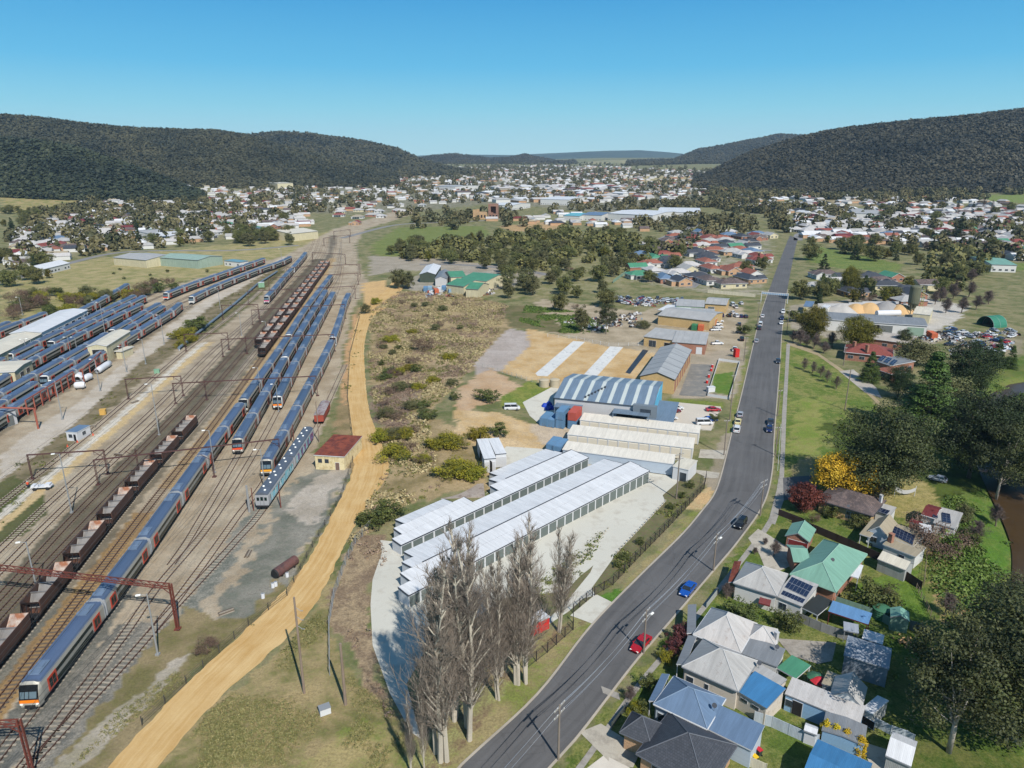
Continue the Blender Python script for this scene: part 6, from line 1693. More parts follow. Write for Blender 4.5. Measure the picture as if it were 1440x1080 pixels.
for k, (px, py) in enumerate(((1010,453),(1008,457),(1009,461.5),(1006,465))):
 car_px('ute', 'white', 'white ute at the orange end of the tan workshop, %s of four' % ('first','second','third','last')[k], px, py, .15)
# wrecker yard behind the sheds
rw = random.Random(21); cols = ['white','navy','silver','red','white','dark','silver','white','grey','white']
WL = []
for i in range(46):
 px = 868+rw.random()*92; py = 418+rw.random()*10+ (px-868)*.03
 c = cols[rw.randrange(len(cols))]; WL.append((py, px, c))
PN = dict(white='white', navy='dark blue', silver='silver', red='red', dark='dark grey', blue='blue', grey='grey', maroon='maroon')
PROTO = {}
ordw = ['first','second','third','fourth','fifth','sixth','seventh','eighth','ninth','tenth','eleventh','twelfth','thirteenth','fourteenth','fifteenth','sixteenth','seventeenth','eighteenth','nineteenth','twentieth']
def simple_car(c, label, px, py, rz, group):
 x, y = G(px, py)
 if c not in PROTO: PROTO[c] = make_car('sedan', c, label, x, y, rz, H(x, y), group); return PROTO[c]
 return dup(PROTO[c], (x, y, H(x, y)), rz, label, group)
cnt = {}
for py, px, c in sorted(WL, key=lambda q: q[1]):
 cnt[c] = cnt.get(c, 0)+1
 simple_car(c, '%s wrecked car in the yard, %s from the left of its colour' % (PN[c], ordw[cnt[c]-1]), px, py, rw.random()*6, 'wrecked cars behind the sheds')
cnt = {}
WR = sorted([(1330+rw.random()*95, 462+rw.random()*40, cols[rw.randrange(len(cols))]) for i in range(34)]+[(1400+rw.random()*25, 488+rw.random()*8, 'white') for i in range(5)])
for px, py, c in WR:
 cnt[c] = cnt.get(c, 0)+1
 simple_car(c, '%s car in the yard above the creek, %s of its colour from left' % (PN[c], ordw[cnt[c]-1]), px, py, rw.random()*6, 'cars in the creekside yard')
# ---------------------------------------------------------------- houses in front, right of the road
def roof_pt(px, py, h): p = P(px, py, h); return Vector((p.x, p.y, p.z+h))
def tile_px(ox, oy, k): return lambda *q: tuple((ox+q[i]/k, oy+q[i+1]/k) for i in range(0, len(q), 2))
T3 = tile_px(940,740,6); T4 = tile_px(1120,740,6); T1 = tile_px(860,900,6); T2 = tile_px(1060,900,6); U5 = tile_px(1080,600,5.143); Z4 = tile_px(1080,420,4)
shade_m = mat('dark_shade_cloth', S(44,50,50), rough=.9, n=.15); maroon_d = mat('maroon_garage_door', S(130,48,48), rough=.5, n=.08, kind='weatherboard')
zcap = mat('zinc_ridge_capping', S(206,206,204), rough=.45, n=.05); gcap = mat('green_ridge_capping', S(150,190,172), n=.05); dcap = mat('dark_ridge_capping', S(104,108,116), n=.06); bcap = mat('blue_ridge_capping', S(134,156,180), n=.05)
def chimney(root, px, py, h0, h1, m=wall_brick, w=.55):
 p = P(px, py, h0); o = root.location; q = MB(); q.obox(p.x-o.x, p.y-o.y, h0-.6, h1, w, w, .5); q.obox(p.x-o.x, p.y-o.y, h1, h1+.12, w+.12, w+.12, .5)
 q.build('chimney', m, root)
def dish(root, px, py, h):
 p = P(px, py, h); o = root.location; q = MB(); x, y = p.x-o.x, p.y-o.y
 q.tube((x,y,h-.2),(x,y,h+.7),.03,5); q.tube((x,y-.05,h+.75),(x-.05,y-.16,h+.85),.06,12,.34); q.build('satellite_dish', trim_dark, root)
# green hip-roofed brick house with garage and patio
b = building('brick_house', 'brick house with pale green hip roof and white patio beside the long lawn', 'house', T3(1055,410)[0], 2.9)
block(b, *T3(1055,410,1395,540), *T4(490,215), 2.9, 'hip', 2.3, 'auto', wall_brick, roof_green, .5, gcap, ridge_cap=gcap)
block(b, *T3(1066,292,1180,300,1250,185), 2.9, 'gable', 1.0, 'L', wall_brick, roof_green, .35, gcap, ridge_cap=gcap, auto=False)
block(b, *T4(400,405,520,440,575,340), 2.6, 'flat', .1, 'L', trim_white, roof_white, .1, trim_white, posts=True, roof_name='patio_roof'); dish(b, 1170, 792, 4.2)
b = building('garage', 'small brick garage with pale green gable roof and maroon door', 'garage', T3(1000,82)[0], 2.6)
block(b, *T3(1000,82,1178,130,1250,38), 2.6, 'gable', 1.3, 'W', wall_brick, roof_green, .35, trim_grey, auto=False, doors=[('AB', .55, 3.6, .05, 2.1, maroon_d)], ridge_cap=gcap)
# white weatherboard with solar panels
b = building('weatherboard_house', 'white weatherboard house with grey hip roof, rear solar panels and rusty verandah', 'house', T3(565,480)[0], 3.4)
D_, A_, B_ = T3(680,315)[0], T3(565,480)[0], T3(905,585)[0]
block(b, A_, B_, (B_[0]+D_[0]-A_[0], B_[1]+D_[1]-A_[1]), 3.4, 'hip', 2.3, 'auto', wall_white, roof_zinc, .3, trim_grey, ridge_cap=zcap, wins=[('AB', .78, 1.0, 1.1, 2.2)])
block(b, *T3(508,474,560,486,668,326), 2.6, 'skillion', .3, 'W', wall_white, roof_rust, .1, trim_white, posts=True, roof_name='verandah_roof')
a, rz, L, W, ro = block(b, *T3(910,592,1122,676,1232,512), 3.0, 'skillion', .5, 'L', wall_white, roof_zinc, .2, trim_grey, wins=[('AB', .3, 1.2, 1.1, 2.2)])
solar(b, [roof_pt(*T3(*q)[0], h) for q, h in (((980,517),3.35),((1162,602),3.35),((1224,510),3.65))], 3, 6, 2)
solar(b, [roof_pt(*T3(*q)[0], h) for q, h in (((945,577),3.12),((1130,655),3.12),((1156,620),3.3))], 3, 7, 1)
block(b, *T3(1125,690,1258,754,1330,612), 2.5, 'flat', .1, 'L', trim_white, shade_m, .05, trim_white, posts=True, roof_name='shade_roof')
p = P(*T3(820,640)[0]); o = b.location
q = MB(); w0 = P(*T3(868,640)[0]);
v0 = roof_pt(*T3(772,596)[0], 2.4)-o; v1 = roof_pt(*T3(868,622)[0], 2.4)-o
dd = (v1-v0).normalized(); nn = Vector((dd.y, -dd.x, 0))*.9
q.face([v0, v1, v1+nn-Vector((0,0,.6)), v0+nn-Vector((0,0,.6))]); q.face([v0+nn-Vector((0,0,.6)), v1+nn-Vector((0,0,.6)), v1+nn-Vector((0,0,.85)), v0+nn-Vector((0,0,.85))]); q.build('window_awning', roof_maroon, b)
# streaked iron hip house
b = building('iron_roof_house', 'house with streaked pale iron hip roof and grey rear wing', 'house', T3(228,915)[0], 3.4)
A_, B_, D_ = T3(228,915)[0], T3(598,1055)[0], T3(378,697)[0]
block(b, A_, B_, (B_[0]+D_[0]-A_[0], B_[1]+D_[1]-A_[1]), 3.4, 'hip', 2.8, 'auto', wall_white, roof_zincl, .3, trim_white, ridge_cap=zcap)
block(b, *T3(160,905,224,915,380,702), 2.8, 'skillion', .35, 'W', wall_white, roof_grey, .1, trim_white, posts=True, roof_name='verandah_roof')
block(b, (1052,899), (1089,908), (1093,887), 3.2, 'hip', 1.5, 'L', wall_white, roof_zincl, .2, trim_white, ridge_cap=zcap)
block(b, (1040,918), (1092,937.5), (1106.5,917), 3.1, 'skillion', .25, 'L', wall_white, roof_grey, .15, trim_grey)
block(b, (1093.5,940), (1119,954.5), (1132.5,933), 2.6, 'flat', .1, 'L', trim_white, roof_dgreen, .1, trim_white, posts=True, roof_name='carport_roof'); chimney(b, 1091, 900, 3.2, 4.6, wall_grey); dish(b, 1092, 915, 3.5)
# grey zinc house with bright blue rear roof
b = building('rendered_house', 'beige rendered house with grey hip roof and bright blue rear roof', 'house', T1(620,225)[0], 3.5)
wall_render = mat('beige_render', S(222,212,198), n=.07, c2=S(196,184,168), amt=.2)
block(b, *T1(620,227,1055,420,1215,190), 3.5, 'hip', 2.6, 'auto', wall_render, roof_zinc, .35, trim_grey, ridge_cap=zcap, wins=[('AB', .12, 1.0, 1.0, 2.2), ('AB', .45, .5, 1.2, 2.2)])
block(b, *T1(553,206,618,226,794,12), 2.9, 'skillion', .4, 'W', wall_render, roof_grey, .1, trim_white, posts=True, roof_name='verandah_roof')
block(b, *T1(1062,428,1304,572,1398,402), 3.0, 'skillion', .35, 'L', wall_render, roof_blue, .2, trim_grey, wins=[('AB', .2, .5, 1.9, 2.3), ('AB', .32, .5, 1.9, 2.3), ('AB', .6, .5, 1.9, 2.3), ('AB', .72, .5, 1.9, 2.3)])
block(b, *T1(1178,268,1398,400,1438,318), 3.2, 'flat', .2, 'L', wall_render, roof_zinc, .1, trim_grey, auto=False); dish(b, 1067, 938, 3.6)
# blue-grey house
b = building('weatherboard_house', 'pale blue house with blue-grey hip roof and three black windows', 'house', T1(375,540)[0], 3.3)
block(b, *T1(378,542,795,738,945,506), 3.3, 'hip', 2.2, 'auto', wall_paleblue, roof_blueg, .3, trim_white, ridge_cap=bcap, wins=[('AB', .12, .9, 1.0, 2.1), ('AB', .76, 1.6, .9, 2.2, trim_dark)])
block(b, *T1(320,516,376,536,534,330), 2.8, 'skillion', .35, 'W', wall_paleblue, roof_blueg, .1, trim_white, posts=True, roof_name='verandah_roof')
block(b, *T1(800,742,1178,926,1284,762), 3.0, 'skillion', .5, 'L', wall_paleblue, roof_blueg, .2, trim_white, wins=[('AB', .22, 1.5, .9, 2.1, trim_dark), ('AB', .55, .8, 1.2, 2.0, trim_dark)]); dish(b, 1004, 998, 4.0)
# dark tiled house
b = building('brick_house', 'brick house with dark slate tiled hip roofs at the bottom edge', 'house', (878,1029), 2.8)
block(b, (878.3,1029.2), (912.5,1044), (945,1029), 2.8, 'hip', 1.9, 'auto', wall_beige, roof_dgrey, .5, dcap, ridge_cap=dcap)
block(b, (901.7,1060), (990,1110), (1060,1066), 2.8, 'hip', 2.6, 'auto', wall_beige, roof_dgrey, .5, dcap, ridge_cap=dcap)
# back-yard sheds
def shed(label, A, B, C, h, roof, rise, ridge, wall, rm, name='shed', cat='shed', **kw):
 b = building(name, label, cat, A, h); block(b, A, B, C, h, roof, rise, ridge, wall, rm, kw.pop('over', .12), kw.pop('fascia', trim_grey), **kw); return b
lblue = mat('light_blue_board_wall', S(150,190,222), n=.06, kind='weatherboard'); wall_zinc = mat('zinc_sheet_wall', S(182,184,182), n=.08, kind='sheet'); roof_sg = mat('silver_grey_shed_roof', S(166,174,184), n=.06, kind='sheet')
shed('long narrow outbuilding with streaked white iron roof and light blue wall', *T2(270,458,888,712,918,582), 2.7, 'skillion', .45, 'L', lblue, roof_zincl, wins=[('AB', .06, .9, 1.0, 2.0)], doors=[('AB', .18, 1.3, .05, 2.3, dark_open)])
b = shed('gable shed with one dark and one white roof slope beside the long outbuilding', (1167.5,978.7), (1211.7,995), (1221.3,969), 2.9, 'gable', 1.7, 'W', wall_white, roof_zinc, auto=False)
block(b, (1213,997), (1226.7,1005.5), (1236.7,981), 2.3, 'skillion', .2, 'W', wall_zinc, roof_white, .1, trim_white, auto=False, doors=[('AB', .5, 2.4, .2, 1.4, dark_open)])
shed('little beige tin shed beside the green shade tent', (1156.7,961.7), (1170.8,967.5), (1180,952.5), 2.6, 'skillion', .2, 'L', wall_zinc, roof_tan, auto=False)
shed('wide flat grey double carport above the golden conifers', (1156.7,1027), (1214,1048), (1219,1022.5), 2.7, 'gable', .25, 'W', lblue, roof_grey, auto=False)
shed('bright blue gable roof at the bottom edge of the picture', (1225,1075), (1150.8,1041.7), (1130,1098), 3.0, 'gable', .8, 'L', wall_white, roof_blue, name='house', cat='house')
shed('tiny white garden shed against the white sheet fence', (1131.7,1027.5), (1147.5,1033.3), (1151,1025), 2.0, 'gable', .3, 'L', trim_white, roof_white, auto=False)
shed('white ribbed garage with brick base in the bottom right yard', (1246.7,1063), (1280,1077.5), (1285,1043), 2.4, 'gable', 1.0, 'L', wall_zinc, roof_white, auto=False)
shed('large silver-grey steel shed shaded by the big gum tree', (1187.5,921.7), (1249,941), (1251.7,913), 3.3, 'gable', .8, 'L', mat('grey_blue_shed_wall', S(150,160,170), n=.06, kind='sheet'), roof_sg, auto=False)
shed('long open shelter with blue roof on red posts', *T4(275,722,600,830,640,757), 2.7, 'skillion', .3, 'L', trim_white, mat('mid_blue_roof', S(104,150,196), n=.05, kind='sheet'), name='shelter', cat='shelter', posts=True, fascia=roof_maroon)
shed('little grey garden shelter in front of the blue open shelter', *T4(405,880,520,905,535,850), 2.2, 'skillion', .2, 'L', trim_white, roof_sg, name='shelter', cat='shelter', posts=True)
shed('plain white shed behind the silver-grey steel shed', *T4(560,950,720,1000,735,935), 2.4, 'skillion', .2, 'L', wall_white, roof_white, auto=False)
shed('small pale green gable garden shed beside the green tank', (1253,868), (1278,874), (1281.7,863), 2.4, 'gable', .7, 'W', mat('pale_green_shed_wall', S(140,172,152), n=.05, kind='sheet'), roof_green, auto=False)
b = shed('white half-round roofed shed along the dark fence', (1235,786.7), (1273,802), (1287.5,794), 2.4, 'gable', 1.0, 'L', wall_zinc, roof_cream, auto=False)
x, y = G(1238, 867); t = thing('water_tank', 'squat green water tank on the lawn beside the green garden shed', 'tank', (x, y, 0)); gt = mat('green_tank', S(64,118,88), n=.06)
q = MB(); q.lathe([(1.5,0)]+[(1.5-.04*(k % 2), .1+.2*k) for k in range(9)], 20); q.build('shell', gt, t); q = MB(); q.lathe([(1.48,1.75),(.8,2.0),(.2,2.1)], 20); q.build('lid', gt, t)
# taupe house with solar panels
b = building('weatherboard_house', 'white house with taupe gable roofs covered in dark solar panels', 'house', (1223,746.8), 3.1)
block(b, (1223,746.8), (1247.6,754.6), (1255.5,737), 3.1, 'gable', 1.7, 'W', wall_paleblue, roof_tan, .3, trim_white, wins=[('AB', .28, 1.2, 1.0, 2.1)])
block(b, *U5(668,778,735,800,760,690), 2.7, 'skillion', .4, 'L', wall_white, roof_tan, .15, trim_white, auto=False, posts=True, roof_name='verandah_roof')
block(b, (1248.5,755.6), (1284,768), (1290,750.7), 2.9, 'skillion', .5, 'L', wall_white, roof_tan, .2, trim_white)
block(b, (1243,766), (1287,783), (1292,769), 2.6, 'skillion', .3, 'L', wall_white, roof_tan, .2, trim_white, wins=[('AB', .6, 1.0, 1.0, 1.9)])
solar(b, [roof_pt(*U5(*q)[0], h) for q, h in (((893,782),3.15),((1046,856),3.15),((1064,790),3.4))], 3, 6, 4)
solar(b, [roof_pt(*U5(*q)[0], h) for q, h in (((818,752),4.3),((858,790),3.45),((893,708),3.45))], 3, 2, 3); chimney(b, *U5(885,835)[0], 2.8, 4.6, wall_brick, .8)
# sandstone house
b = building('stone_house', 'sandstone house under a weathered brown tiled roof beside the yellow wattle', 'house', (1153,703), 3.0)
A_, B_, D_ = (1153,703), (1224.9,724.4), (1167,682)
block(b, A_, B_, (B_[0]+D_[0]-A_[0], B_[1]+D_[1]-A_[1]), 3.0, 'hip', 2.2, 'auto', wall_stone, roof_brown, .5, trim_dark, wins=[('AB', .62, 1.6, .8, 2.3), ('AB', .15, 1.2, 1.0, 2.2)])
block(b, (1231.7,719.6), (1251,725.4), (1261.8,716.7), 2.7, 'skillion', .3, 'L', wall_white, roof_zinc, .15, trim_grey, auto=False); chimney(b, 1238, 706, 3.4, 5.0, wall_grey); dish(b, 1192, 716, 3.6)
solar(b, [roof_pt(*q, 2.95) for q in ((1233,719),(1247,723.5),(1252,718.5))], 3, 3, 1)
# maroon and grey cottage near the creek
b = building('cottage', 'cottage with maroon and grey roofs and solar panels beside the creek bank', 'cottage', (1296.8,723.5), 2.7)
block(b, (1296.8,724), (1314,729), (1312.5,712), 2.9, 'gable', .8, 'L', wall_white, roof_maroon, .2, trim_white)
block(b, (1314,735), (1342.5,743), (1341.5,721), 2.7, 'skillion', .3, 'L', wall_white, roof_zinc, .2, trim_white)
solar(b, [roof_pt(*q, h) for q, h in (((1325.5,734),3.0),((1337.5,736.5),3.0),((1336,723),3.15))], 3, 2, 4); solar(b, [roof_pt(*q, h) for q, h in (((1312,727),3.25),((1319,729),3.15),((1317.5,714),3.2))], 3, 1, 4)
shed('little white tank shed beside the maroon cottage', *U5(1105,760,1185,775,1190,720), 2.2, 'flat', .1, 'L', wall_white, roof_white, auto=False); shed('red-roofed lean-to beside the little white tank shed', *U5(1025,690,1100,716,1120,706), 2.0, 'skillion', .3, 'L', wall_brick, roof_maroon, auto=False)
# red roofed house near the park
b = building('red_roof_house', 'large house with red hip roof, chimneys and blue solar panels beside the park', 'house', (1189,495), 3.2)
block(b, (1189,495), (1254,502), (1261,492.5), 3.2, 'hip', 2.8, 'L', wall_brick, roof_red, .5, trim_white); block(b, (1232,519), (1253,526), (1263,520.5), 3.0, 'hip', 1.4, 'L', wall_brick, roof_terr, .4, trim_white)
block(b, (1230,507), (1252,514.5), (1270,506), 3.0, 'skillion', .8, 'L', wall_brick, roof_grey, .3, trim_white)
for px, py in ((1201,488),(1219,493)): chimney(b, px, py, 4.5, 6.6, wall_brick, 1.0)
for k in range(3): solar(b, [roof_pt(1234+k*8+dx, 506+k*2.8+dy, h) for dx, dy, h in ((0,0,3.35),(6,2.2,3.35),(13,-4.2,3.95))], 3, 2, 3)
# industrial sheds across the road
b = building('industrial_shed', 'long white industrial shed with three green roller doors behind the golden trees', 'shed', (1218.7,453.5), 5)
a, rz, L, W, ro = block(b, (1160,449), (1303.7,458.5), (1304,448), 5.0, 'gable', 1.4, 'L', wall_white, roof_grey, .3, trim_white, auto=False, doors=[('AB', q, 6.5, .1, 4.0, m_) for q, m_ in ((.47, dark_open), (.6, rollg), (.9, mat('green_roller_door', S(150,176,156), n=.05)))])
b = building('long_shop', 'low shed with wide grey-beige roof in front of the white industrial shed', 'shed', (1226,476), 3.4)
block(b, (1224,476), (1281,483.5), (1286,473), 3.4, 'gable', 1.0, 'L', wall_brick, mat('grey_beige_roof', S(196,186,174), n=.06, kind='sheet'), .4, trim_white)
x, y = G(1282, 441); t = thing('silo', 'tall dark olive cement silo with stair frame behind the white shed', 'silo', (x, y, 0)); sm = mat('olive_silo', S(108,110,88), n=.2)
q = MB(); q.lathe([(1.2,3.0),(2.6,5.5),(2.6,13.5),(2.3,14),(.4,14.4)], 20); q.build('shell', sm, t)
for a_ in range(4): q = MB(); q.obox(2.2*math.cos(a_*1.571+.78), 2.2*math.sin(a_*1.571+.78), 0, 6, .3, .3); q.build('leg', sm, t)
q = MB(); q.tube((3.2,-1,0),(3.2,-1,14),.12,5); q.tube((3.9,0,0),(3.9,0,14),.12,5); q.tube((3.9,-1.6,0),(3.9,-1.6,14),.12,5)
for k in range(9): q.box(3.0,4.2,-1.5,.1,1.5*k+.6,1.5*k+.75)
q.build('stair_frame', mat('yellow_green_frame', S(170,170,110), n=.1), t)
shed('cream hopper building at the foot of the olive silo', (1284,441), (1308,443.5), (1311,436), 4, 'skillion', 1.0, 'L', wall_cream, roof_cream, auto=False)
shed('small blue-panelled cabin left of the gravel bays', (1130,431), (1142,432), (1145,425.5), 3.5, 'skillion', .5, 'L', wall_cream, roof_blueg, auto=False); shed('white cabin beside the gravel bays', (1152,434), (1161,435), (1163,429), 3.4, 'flat', .2, 'L', wall_white, roof_white)
gm_ = [mat('pale_grey_gravel', S(190,186,180), n=.15), mat('yellow_sand_heap', S(214,176,124), n=.1), mat('mid_grey_gravel', S(158,156,154), n=.15)]
def heap(label, px, py, r, h, m, seed):
 x, y = G(px, py); t = thing('material_heap', label, 'heap', (x, y, 0), 0, 'gravel and sand heaps'); rr = random.Random(seed); q = MB(); n = 22
 ph = [rr.random()*6 for _ in range(4)]
 a = q.pts([(r*f*(1+.12*math.sin(3*th+ph[0])+.06*math.sin(7*th+ph[1]))*math.cos(th), r*f*.7*(1+.12*math.sin(3*th+ph[0])+.07*math.sin(8*th+ph[2]))*math.sin(th), h*z+.12*math.sin(5*th+ph[3])*z) for f, z in ((1,0),(.78,.3),(.5,.68),(.25,.92),(.06,1)) for th in [2*math.pi*k/n for k in range(n)]])[0]
 for i in range(4):
  for k in range(n): j = (k+1) % n; q.f.append([a+i*n+k, a+i*n+j, a+(i+1)*n+j, a+(i+1)*n+k]); q.mi.append(0)
 q.f.append([a+4*n+k for k in range(n)]); q.mi.append(0); q.build('heap', m, t, smooth=True)
 q = MB(); q.box(-r*1.05, r*1.05, r*.66, r*.66+.4, 0, h*.8); q.build('bay_wall', wall_grey, t)
for k, (px, py, r, h, mi, lab) in enumerate(((1182,440,9,4.5,0,'pale gravel heap nearest the golden trees'),(1203,438,7,4,1,'left of two yellow sand heaps'),(1222,438,8,4.5,1,'right of two yellow sand heaps'),(1245,438,9,5,2,'grey gravel heap right of the sand'),(1266,439,8,4,1,'small ochre heap beside the silo'))): heap(lab, px, py, r, h, gm_[mi], k)
t = thing('tanker', 'white horizontal tank lying behind the white industrial shed', 'tank', (*G(1248,446), 0), .1); q = MB(); q.tube((-6,0,2),(6,0,2),1.5,14); q.build('shell', wrap_m, t); q = MB(); q.box(-4,-3.4,-1,1,0,.7); q.box(3.4,4,-1,1,0,.7); q.build('cradle', under, t)
x, y = G(1394, 458); t = thing('dome_shelter', 'green half-round fabric shelter in the creekside yard', 'shelter', (x, y, H(x, y)), .3); gm2 = mat('green_fabric', S(50,128,104), n=.1)
q = MB(); n = 12
a = q.pts([(xx, 4.6*math.cos(math.pi*k/n), 4.8*math.sin(math.pi*k/n)) for xx in (-4, 4) for k in range(n+1)])[0]
q.f += [[a+k, a+k+1, a+n+1+k+1, a+n+1+k] for k in range(n)]; q.mi += [0]*n; q.f.append([a+n+1+k for k in range(n+1)]); q.mi.append(0); q.build('canopy', gm2, t)
q = MB(); [q.tube((xx, 4.55*math.cos(math.pi*k/n), 4.75*math.sin(math.pi*k/n)), (xx, 4.55*math.cos(math.pi*(k+1)/n), 4.75*math.sin(math.pi*(k+1)/n)), .08, 4) for xx in (-4, 0, 4) for k in range(n)]; q.build('hoop_frame', galv, t)
# ---------------------------------------------------------------- garden fences and yard things
dkf = mat('dark_brown_steel_fence', S(70,54,50), n=.1, kind='sheet'); grf = mat('weathered_grey_paling', S(150,150,148), n=.2, kind='sheet'); wsf = mat('white_blue_sheet_fence', S(206,216,224), n=.08, kind='sheet'); crf = mat('cream_picket_fence', S(232,222,196), n=.06, kind='sheet')
F = lambda lab, pts, h, m, **k: fence(lab, pts, h, m, k.pop('post', 2.4), boards=True, rails=0, **k)
F('dark brown fence climbing past the garage to the parked white car', T4(-40,-30,160,55,440,175,690,290), 1.7, dkf); F('dark brown fence at the foot of the half-round shed', T4(860,415,1050,540), 1.8, dkf)
F('dark fence between the wattle driveway and the garage', U5(75,640,240,705,345,775), 1.5, dkf); F('weathered grey paling fence behind the concrete driveway', T4(15,805,200,885,320,930,465,975), 1.7, grf)
F('pale sheet fence across the gravelly back yard', T2(0,690,150,735,290,800,420,860,540,890), 1.8, wsf); F('cream picket fence behind the dark tiled house', T1(935,965,1100,1040,1300,1130), 1.6, crf)
F('white sheet fence along the garden below the lean-to', T2(915,690,1050,745,1150,800), 1.5, wsf); F('white lattice fence behind the corner garage', T2(1150,790,1280,835,1345,870), 1.4, wsf); F('green sheet fence between blue shelter and garden shed', T4(330,660,660,770,800,850), 1.6, mat('pale_green_fence', S(130,160,144), n=.1, kind='sheet'))
F('grey-green fence right of the pale green garden shed', T4(950,870,1130,930), 1.8, mat('grey_green_fence', S(120,130,132), n=.1, kind='sheet')); fence('old leaning timber fence beside the long lawn', T4(1010,530,1070,640,1130,760,1180,870), 1.2, mat('old_timber_fence', S(140,126,106), n=.25), 1.6, rails=3)
fence('old timber fence beside the pathway down to the lawn', T4(1100,230,1085,380,1075,500), 1.2, mat('old_timber_fence', S(140,126,106)), 1.6, rails=3); F('white wall at the front corner of the weatherboard house', T3(320,690,420,560), 1.0, mat('wire_front_fence', S(170,176,172), n=.1), post=3)
F('dark grey picket fence in front of the dark tiled house', T1(0,740,60,660,120,590), .9, mat('dark_picket', S(78,84,80), n=.1)); fence('white guard rail on the park verge', [(1093.5,662),(1096,628),(1098,600)], .8, trim_white, 4, name='guard_rail', rails=2)
F('thin estate boundary fence beside the dense trees', [(862,398),(880,385),(912,366)], 2.0, mat('green_estate_fence', S(132,160,140), n=.1), post=4); F('pale sheet wall between estate and yards', [(995,412),(1040,416),(1062,418)], 2.0, crf, post=4)
def bin_(label, px, py, lid):
 x, y = G(px, py); t = thing('wheelie_bin', label, 'bin', (x, y, 0), .5, 'wheelie bins'); q = MB(); q.extr([(-.26,.1),(.26,.1),(.32,1.0),(-.32,1.0)], -.3, .3); q.build('body', mat('dark_green_bin', S(50,62,54)), t); q = MB(); q.box(-.34,.34,-.36,.36,1.0,1.1); q.build('lid', lid, t)
 q = MB(); [q.tube((s*.28-.04,-.3,.12),(s*.28+.04,-.3,.12),.12,8) for s in (-1,1)]; q.build('wheels', tyre_m, t)
yl = mat('yellow_lid', S(240,200,40), n=.04); rl_ = mat('red_lid', S(206,44,56), n=.04)
bin_('yellow-lidded bin beside the beige rendered house', *T1(708,385)[0], yl); bin_('red-lidded bin beside the beige rendered house', *T1(746,402)[0], rl_); bin_('red-lidded bin behind the pale blue house', *T1(1240,975)[0], rl_); bin_('yellow-lidded bin at the corner of the pale blue house', *T1(1205,1035)[0], yl)
def parasol(label, px, py, m):
 x, y = G(px, py); t = thing('garden_umbrella', label, 'umbrella', (x, y, 0)); q = MB(); q.tube((0,0,0),(0,0,2.3),.03,5); q.build('pole', galv, t); q = MB(); q.lathe([(1.3,1.9),(.7,2.2),(.05,2.45)], 8); q.build('canopy', m, t)
parasol('closed-looking dark umbrella beside the beige rendered house', *T1(672,345)[0], shade_m); parasol('green shade umbrella on the little lawn', *T2(510,400)[0], gt); parasol('red sun umbrella on the lawn below the beige tin shed', *T2(535,430)[0], rl_)
x, y = G(*U5(985,500)[0]); t = thing('washing_line', 'white sheet hanging between two posts on the dry lawn', 'washing line', (x, y, H(x, y)), -.1)
for s in (-1, 1): q = MB(); q.tube((s*2.2,0,0),(s*2.3,0,2.6),.07,6); q.build('post', trim_white, t)
q = MB(); n = 8; a = q.pts([(-2.2+4.4*k/n, .25*z-.2, 2.3-1.1*math.sin(math.pi*k/n)*.7-z*1.1) for z in (0, 1) for k in range(n+1)])[0]
q.f += [[a+k, a+k+1, a+n+2+k, a+n+1+k] for k in range(n)]; q.mi += [0]*n; q.build('sheet', wrap_m, t, smooth=True)
wood = mat('cut_firewood', S(214,170,116), n=.2); x, y = G(*T4(915,985)[0]); t = thing('firewood_pile', 'heap of pale cut firewood under the big gum tree', 'firewood', (x, y, 0)); rr = random.Random(8)
for k in range(36):
 q = MB(); a_ = rr.random()*3; cx, cy, cz = rr.gauss(0,.9), rr.gauss(0,.5), .15+rr.random()*.5; q.tube((cx-.2*math.cos(a_),cy-.2*math.sin(a_),cz),(cx+.2*math.cos(a_),cy+.2*math.sin(a_),cz+.05),.1,6); q.build('log', wood, t)
person('person in pink top and dark trousers at the upper storage row end wall', 558.5, 775, 2.4, mat('pink_cloth', S(226,110,140), n=.05), mat('dark_cloth', (.03,.03,.04)))
# ---------------------------------------------------------------- trees and shrubs
LM = {k: leaf_mat(k+'_foliage', S(*a), S(*b)) for k, a, b in (
 ('gum', (44,52,28), (94,100,58)), ('pine', (38,58,26), (104,126,58)), ('darkpine', (28,40,22), (68,86,44)), ('golden', (58,68,26), (132,122,40)), ('wattle', (214,172,20), (252,224,74)),
 ('redleaf', (78,40,34), (132,70,56)), ('bush', (56,70,32), (112,118,60)), ('olive', (74,78,44), (132,130,86)), ('gorse', (76,86,28), (168,156,44)), ('purple', (58,34,40), (112,62,66)), ('bright', (92,128,40), (140,170,64)),
 ('brown', (96,76,64), (140,118,98)), ('town', (68,78,38), (140,138,80)), ('conebush', (188,160,24), (226,196,50)))}
bark_m = mat('grey_brown_bark', S(128,114,100), rough=.95, n=.3, fine=5); bark_pale = mat('pale_gum_bark', S(196,186,172), rough=.8, n=.2, c2=S(140,124,108), amt=.3); bark_pop = mat('poplar_bark', S(200,190,172), rough=.9, n=.2)
twig_m = mat('bare_twigs', S(140,127,114), rough=.95, n=.2); twig_d = mat('dark_bare_twigs', S(112,98,92), rough=.95, n=.2)
def quads(C, Nn, size, rs, asp=1.0):
 """leaf quads at C with normals Nn"""
 n = len(C); r = rs.normal(size=(n, 3)); u = np.cross(Nn, r); u /= np.linalg.norm(u, axis=1)[:, None]+1e-9; v = np.cross(Nn, u)
 s = (size*(.6+.8*rs.rand(n)))[:, None]*.5
 V = np.stack([C-u*s-v*s*asp, C+u*s-v*s*asp, C+u*s+v*s*asp, C-u*s+v*s*asp], 1)
 return V
